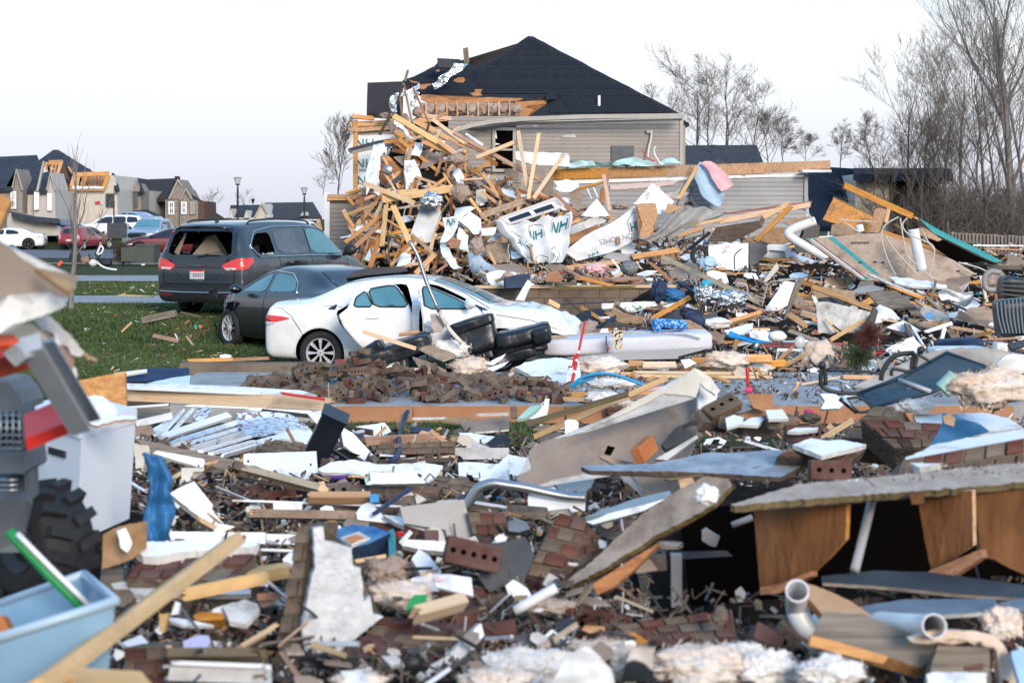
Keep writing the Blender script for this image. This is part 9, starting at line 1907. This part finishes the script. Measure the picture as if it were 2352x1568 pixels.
sheet('white_rag','b',[680,1335,730,1325,785,1335,770,1360,690,1362],24.4,nJ,.03,'white','small white rag on the orange batten','rag',1.5);sheet('teal_scrap','b',[455,1070,475,1065,485,1100,470,1110],28.4,nL,.01,'teal_paint','teal plastic scrap on the lawn','scrap',.5);sheet('rust_scrap','b',[490,1075,520,1068,535,1090,505,1098],28.3,nL,.01,'brick_orange','orange leaf like scrap on the lawn','scrap',.6)
HEAPZ=[(800,600),(800,540),(850,410),(895,325),(960,300),(1010,320),(1100,385),(1200,440),(1330,470),(1500,530),(1560,645),(1340,652),(900,640)]
MIDZ=[(1110,650),(1340,590),(1560,545),(1900,545),(2000,590),(2360,600),(2360,830),(1900,850),(1340,850),(1340,720),(1600,700),(1600,655)]
SLABZ=[(1330,850),(2360,830),(2360,900),(1900,925),(1330,900)]
NEARZ=[(290,1000),(700,985),(2360,960),(2360,1100),(1500,1120),(1480,1560),(240,1568),(240,1250),(300,1200)]
LOWZ=[(1480,1470),(2360,1440),(2360,1568),(1100,1568)]
def pick(poly,rnd):
 poly=Q('V',poly)
 xs=[p[0]for p in poly];ys=[p[1]for p in poly]
 while True:
  x,y=rnd.uniform(min(xs),max(xs)),rnd.uniform(min(ys),max(ys))
  if inpoly(x,y,poly):return x,y
def litter(name,poly,n,pal,s0,s1,spread,seedn,lab):
 rnd=random.Random(seedn);mb=MB()
 for _ in range(n):
  x,y=pick(poly,rnd);d=(D(x,y)if name!='deck_litter' else 5.45)+rnd.uniform(-spread*.25,spread);c=P(x,y,d);k=d/FPX;a=rnd.uniform(s0,s1)*k;kind=rnd.random();m=rnd.choices(range(len(pal)),[p[1]for p in pal])[0]
  rot=E(rnd.gauss(0,40),rnd.gauss(0,35),rnd.uniform(0,180)).to_3x3()
  if kind<.42:mb.box(c,(a*rnd.uniform(1.5,4),a*.22,a*.16),m,rot)
  elif kind<.62:mb.box(c,(a*.8,a*.6,a*.35),m,rot)
  else:
   t=a*.05;q=[Ve((cos(i*1.256+rnd.uniform(-.4,.4))*a*rnd.uniform(.5,1),sin(i*1.256)*a*rnd.uniform(.4,.9),rnd.uniform(-.12,.12)*a))for i in range(5)]
   mb.add([rot@v+c for v in q]+[rot@(v-Ve((0,0,t)))+c for v in q],[(0,1,2,3,4),(9,8,7,6,5)]+[(i,i+5,(i+1)%5+5,(i+1)%5)for i in range(5)],m)
 o=mb.build(name,[p[0]for p in pal],None,0,0);tag(o,lab,None,None,'stuff')
PH=[('pine',3),('ppine',1.5),('rwood',3.5),('paper',2.5),('white',1.6),('dwood',3),('fluff',.8),('vinyl',1.2),('wrap',1.2),('ppine',2)]
PM=[('white',3),('pine',2.6),('rwood',2.5),('dwood',3.5),('paper',2.2),('cream',1.6),('black',2),('gwood',2),('vgrey',1.2),('blue_tarp',.3),('red',.12),('wrap',1),('teal_paint',.12),('osb',.8)]
PN=[('dusty',4),('brick',3.5),('mortar',5),('white',.7),('dwood',3),('paper',1.2),('pine',1),('cream',.7),('black',1.2),('dwhite',1.2),('blue_tarp',.12),('gwood',1.2)]
litter('heap_litter',HEAPZ,4200,PH,5,17,.9,1,'broken wood, plaster and fluff filling the tall heap');litter('debris_litter',MIDZ,8500,PM,4,14,.7,2,'mixed broken household debris across the middle distance');litter('wall_litter',[1110,606,1500,600,1640,655,1110,655],700,PM,4,13,.6,14,'broken scraps lying behind the block foundation wall');litter('slab_litter',SLABZ,900,PN,3,12,.06,3,'small debris strewn on the slab beside the mattress')
litter('rubble_litter',NEARZ,8500,PN,4,22,.33,4,'brick crumbs, mortar and splinters filling the near debris');litter('rubble_litter',LOWZ,900,PN,7,22,.2,5,'mortar crumbs and chips along the picture bottom');litter('brick_crumbs',[590,862,900,848,1340,885,1330,915,760,925,560,880],700,[('dusty',4),('mortar',3),('brick',2)],4,9,.6,6,'brick crumbs and mortar bits around the brick heap')
def lawn_bits():
 rnd=random.Random(8);mb=MB()
 for _ in range(420):
  y=rnd.uniform(24.6,34)if rnd.random()<.7 else rnd.uniform(39.5,48);x=(rnd.uniform(180,640)-1176)/FPX*y;a=rnd.uniform(.015,.06);mb.box((x,y,gz(x,y)+.03),(a*rnd.uniform(1,5),a*.4,a*.2),rnd.randint(0,4),E(rnd.gauss(0,20),rnd.gauss(0,20),rnd.uniform(0,180)).to_3x3())
 tag(mb.build('lawn_litter',['ppine','white','gwood','rwood','dwood'],None,0,0),'small chips and twigs scattered over the lawn',None,None,'stuff')
lawn_bits()
def fill(poly,n,pal,seedn,L0,L1,grp,spread,near):
 rnd=random.Random(seedn);tone={'pine':'orange pine','ppine':'pale pine','rwood':'reddish brown','paper':'grey brown','white':'white','dwood':'dark brown','cream':'cream','black':'black','gwood':'weathered grey','vinyl':'beige grey','vgrey':'pale grey','wrap':'bluish white','osb':'orange','dwhite':'dirty white','sky_sheet':'pale teal','blue_tarp':'blue','charcoal':'charcoal','osbf':'tan'}
 for i in range(n):
  x,y=pick(poly,rnd);m=rnd.choices([p[0]for p in pal],[p[1]for p in pal])[0];d=D(x,y)-rnd.uniform(.1,spread)
  if m in('pine','ppine','rwood','dwood','gwood','osb')or rnd.random()<.25:
   L=rnd.uniform(L0,L1);a=rnd.gauss(0,22)if rnd.random()<.6 else rnd.uniform(-80,80);dx,dy=cos(rad(a))*L/2,sin(rad(a))*L/2;w_=rnd.uniform(3.5,9)*(1.5 if near else 1)
   dd_=rnd.gauss(0,.15)*(1 if near else 2);po='level' if abs(a)<12 else 'tilted' if abs(a)<45 else 'steep'
   B3('stick',P(x-dx,y-dy,d-dd_),P(x+dx,y+dy,d+dd_),w_*d/FPX,w_*.4*d/FPX,m,(rnd.gauss(0,.3),-1,rnd.uniform(0,.8)),0,AL(f"{'long' if L > (L0 + L1) / 2 else 'short'} {po} {tone[m]} stick",x,y),'stick',grp+' sticks')
  else:
   k=rnd.randint(4,7);r=rnd.uniform(L0*.35,L1*.42);sq=rnd.uniform(.3,.8);th=rnd.uniform(-.5,.5);pts=[]
   for j in range(k):a=j*6.283/k+rnd.uniform(-.3,.3);rr=r*rnd.uniform(.6,1.15);px,py=cos(a)*rr,sin(a)*rr*sq;pts.append((x+px*cos(th)-py*sin(th),y+px*sin(th)+py*cos(th)))
   sheet('scrap','V',pts,max(d,2.1),nv(rnd.gauss(0,.3),-1,rnd.uniform(.2,1.6)),.012 if near else.025,[m,'paper' if m in('white','cream')and rnd.random()<.3 else m,'gypsum' if m in('white','paper','cream')else m],AL(f"{'large' if r > L1 * .3 else 'small'} {'flat' if sq < .5 else 'angular'} {tone[m]} scrap",x,y),'scrap',.8,grp+' scraps')
fill(HEAPZ,60,[('rwood',2),('paper',2),('white',3),('vinyl',1),('wrap',1.5),('dwood',1)],21,26,80,'heap',.9,False)
def lumber():
 rnd=random.Random(31);z=HEAPZ[:9]+[(1330,600),(900,620)]
 for i in range(150):
  x,y=pick(z,rnd);L=rnd.uniform(45,130);a=rnd.choice((rnd.gauss(35,14),rnd.gauss(-55,16),rnd.gauss(-75,10),rnd.gauss(-15,12),rnd.gauss(60,12)));dx,dy=cos(rad(a))*L/2,sin(rad(a))*L/2
  if y-abs(dy)<LT([(800,520),(890,290),(960,280),(1100,350),(1200,400),(1330,450)],x):continue
  d=D(x,y)-rnd.uniform(.1,1.1);m=rnd.choices(['pine','ppine','rwood'],[5,3,3])[0];w_=rnd.uniform(4,8.5)
  B3('stud',P(x-dx,y-dy,d+rnd.gauss(0,.3)),P(x+dx,y+dy,d+rnd.gauss(0,.3)),w_*d/FPX,.035,m,(rnd.gauss(0,.4),-1,rnd.uniform(0,.7)),0,AL(f"{'long' if L > 90 else 'short'} {'steep' if abs(a) > 45 else 'sloping'} {'orange' if m == 'pine' else 'pale' if m == 'ppine' else 'reddish'} stud in the heap",x,y),'stud','splintered studs of the tall heap')
lumber()
fill(MIDZ,235,[('pine',2.4),('ppine',2),('rwood',2),('paper',1.6),('white',3.4),('cream',1.2),('black',1),('gwood',1.2),('vgrey',.8),('wrap',.8),('charcoal',.8),('osbf',.8),('dwood',1.4)],22,24,112,'middle debris',.9,False)
fill(SLABZ,44,[('pine',2),('ppine',2),('white',2),('cream',1),('gwood',1)],23,20,60,'slab',.4,False)
fill(NEARZ,225,[('white',3),('dwhite',1.5),('ppine',1.2),('pine',1),('dwood',1.8),('paper',2),('gwood',1.2),('cream',.8),('charcoal',1),('rwood',.5)],24,28,125,'near debris',.3,True)
litter('far_litter',[1950,575,2360,560,2360,610,1950,610],500,PM,4,13,1.5,9,'low debris strewn before the wooden fence')
litter('deck_litter',[1750,1105,2000,1085,2200,1060,2352,1062,2352,1085,2200,1095,1900,1115],90,PN,3,9,.02,13,'crumbs lying on the propped deck sheet')
litter('hollow_litter',[1560,1350,2352,1330,2352,1420,1450,1480,1400,1400],200,[('dwood',4),('mortar',2),('charcoal',2),('brick',1),('vgrey',.2)],8,30,.3,12,'dim rubble lying in the hollow under the deck')
RN=dict(panel='sheet',frame='rack',top='plate',side='plate',lid='cover',leg='post',knob='lump',base='stand',handle='rod',cord='string',edge='strip',door='board',face='plate',pad='slab',flap='sheet',block='chunk',tip='chunk',cap='lump',front='board',shell='casing',hood='sheet',board='board')  # swaps last words of loose objects' names; labels keep what each thing is
for o in list(COL.objects):
 if o.parent is None and 'category' in o:
  b_=o.name.split('.')[0].rstrip('_');w_=b_.split('_')
  if w_[-1]in RN and w_[-1]!=RN[w_[-1]]:o.name='_'.join(w_[:-1]+[RN[w_[-1]]])
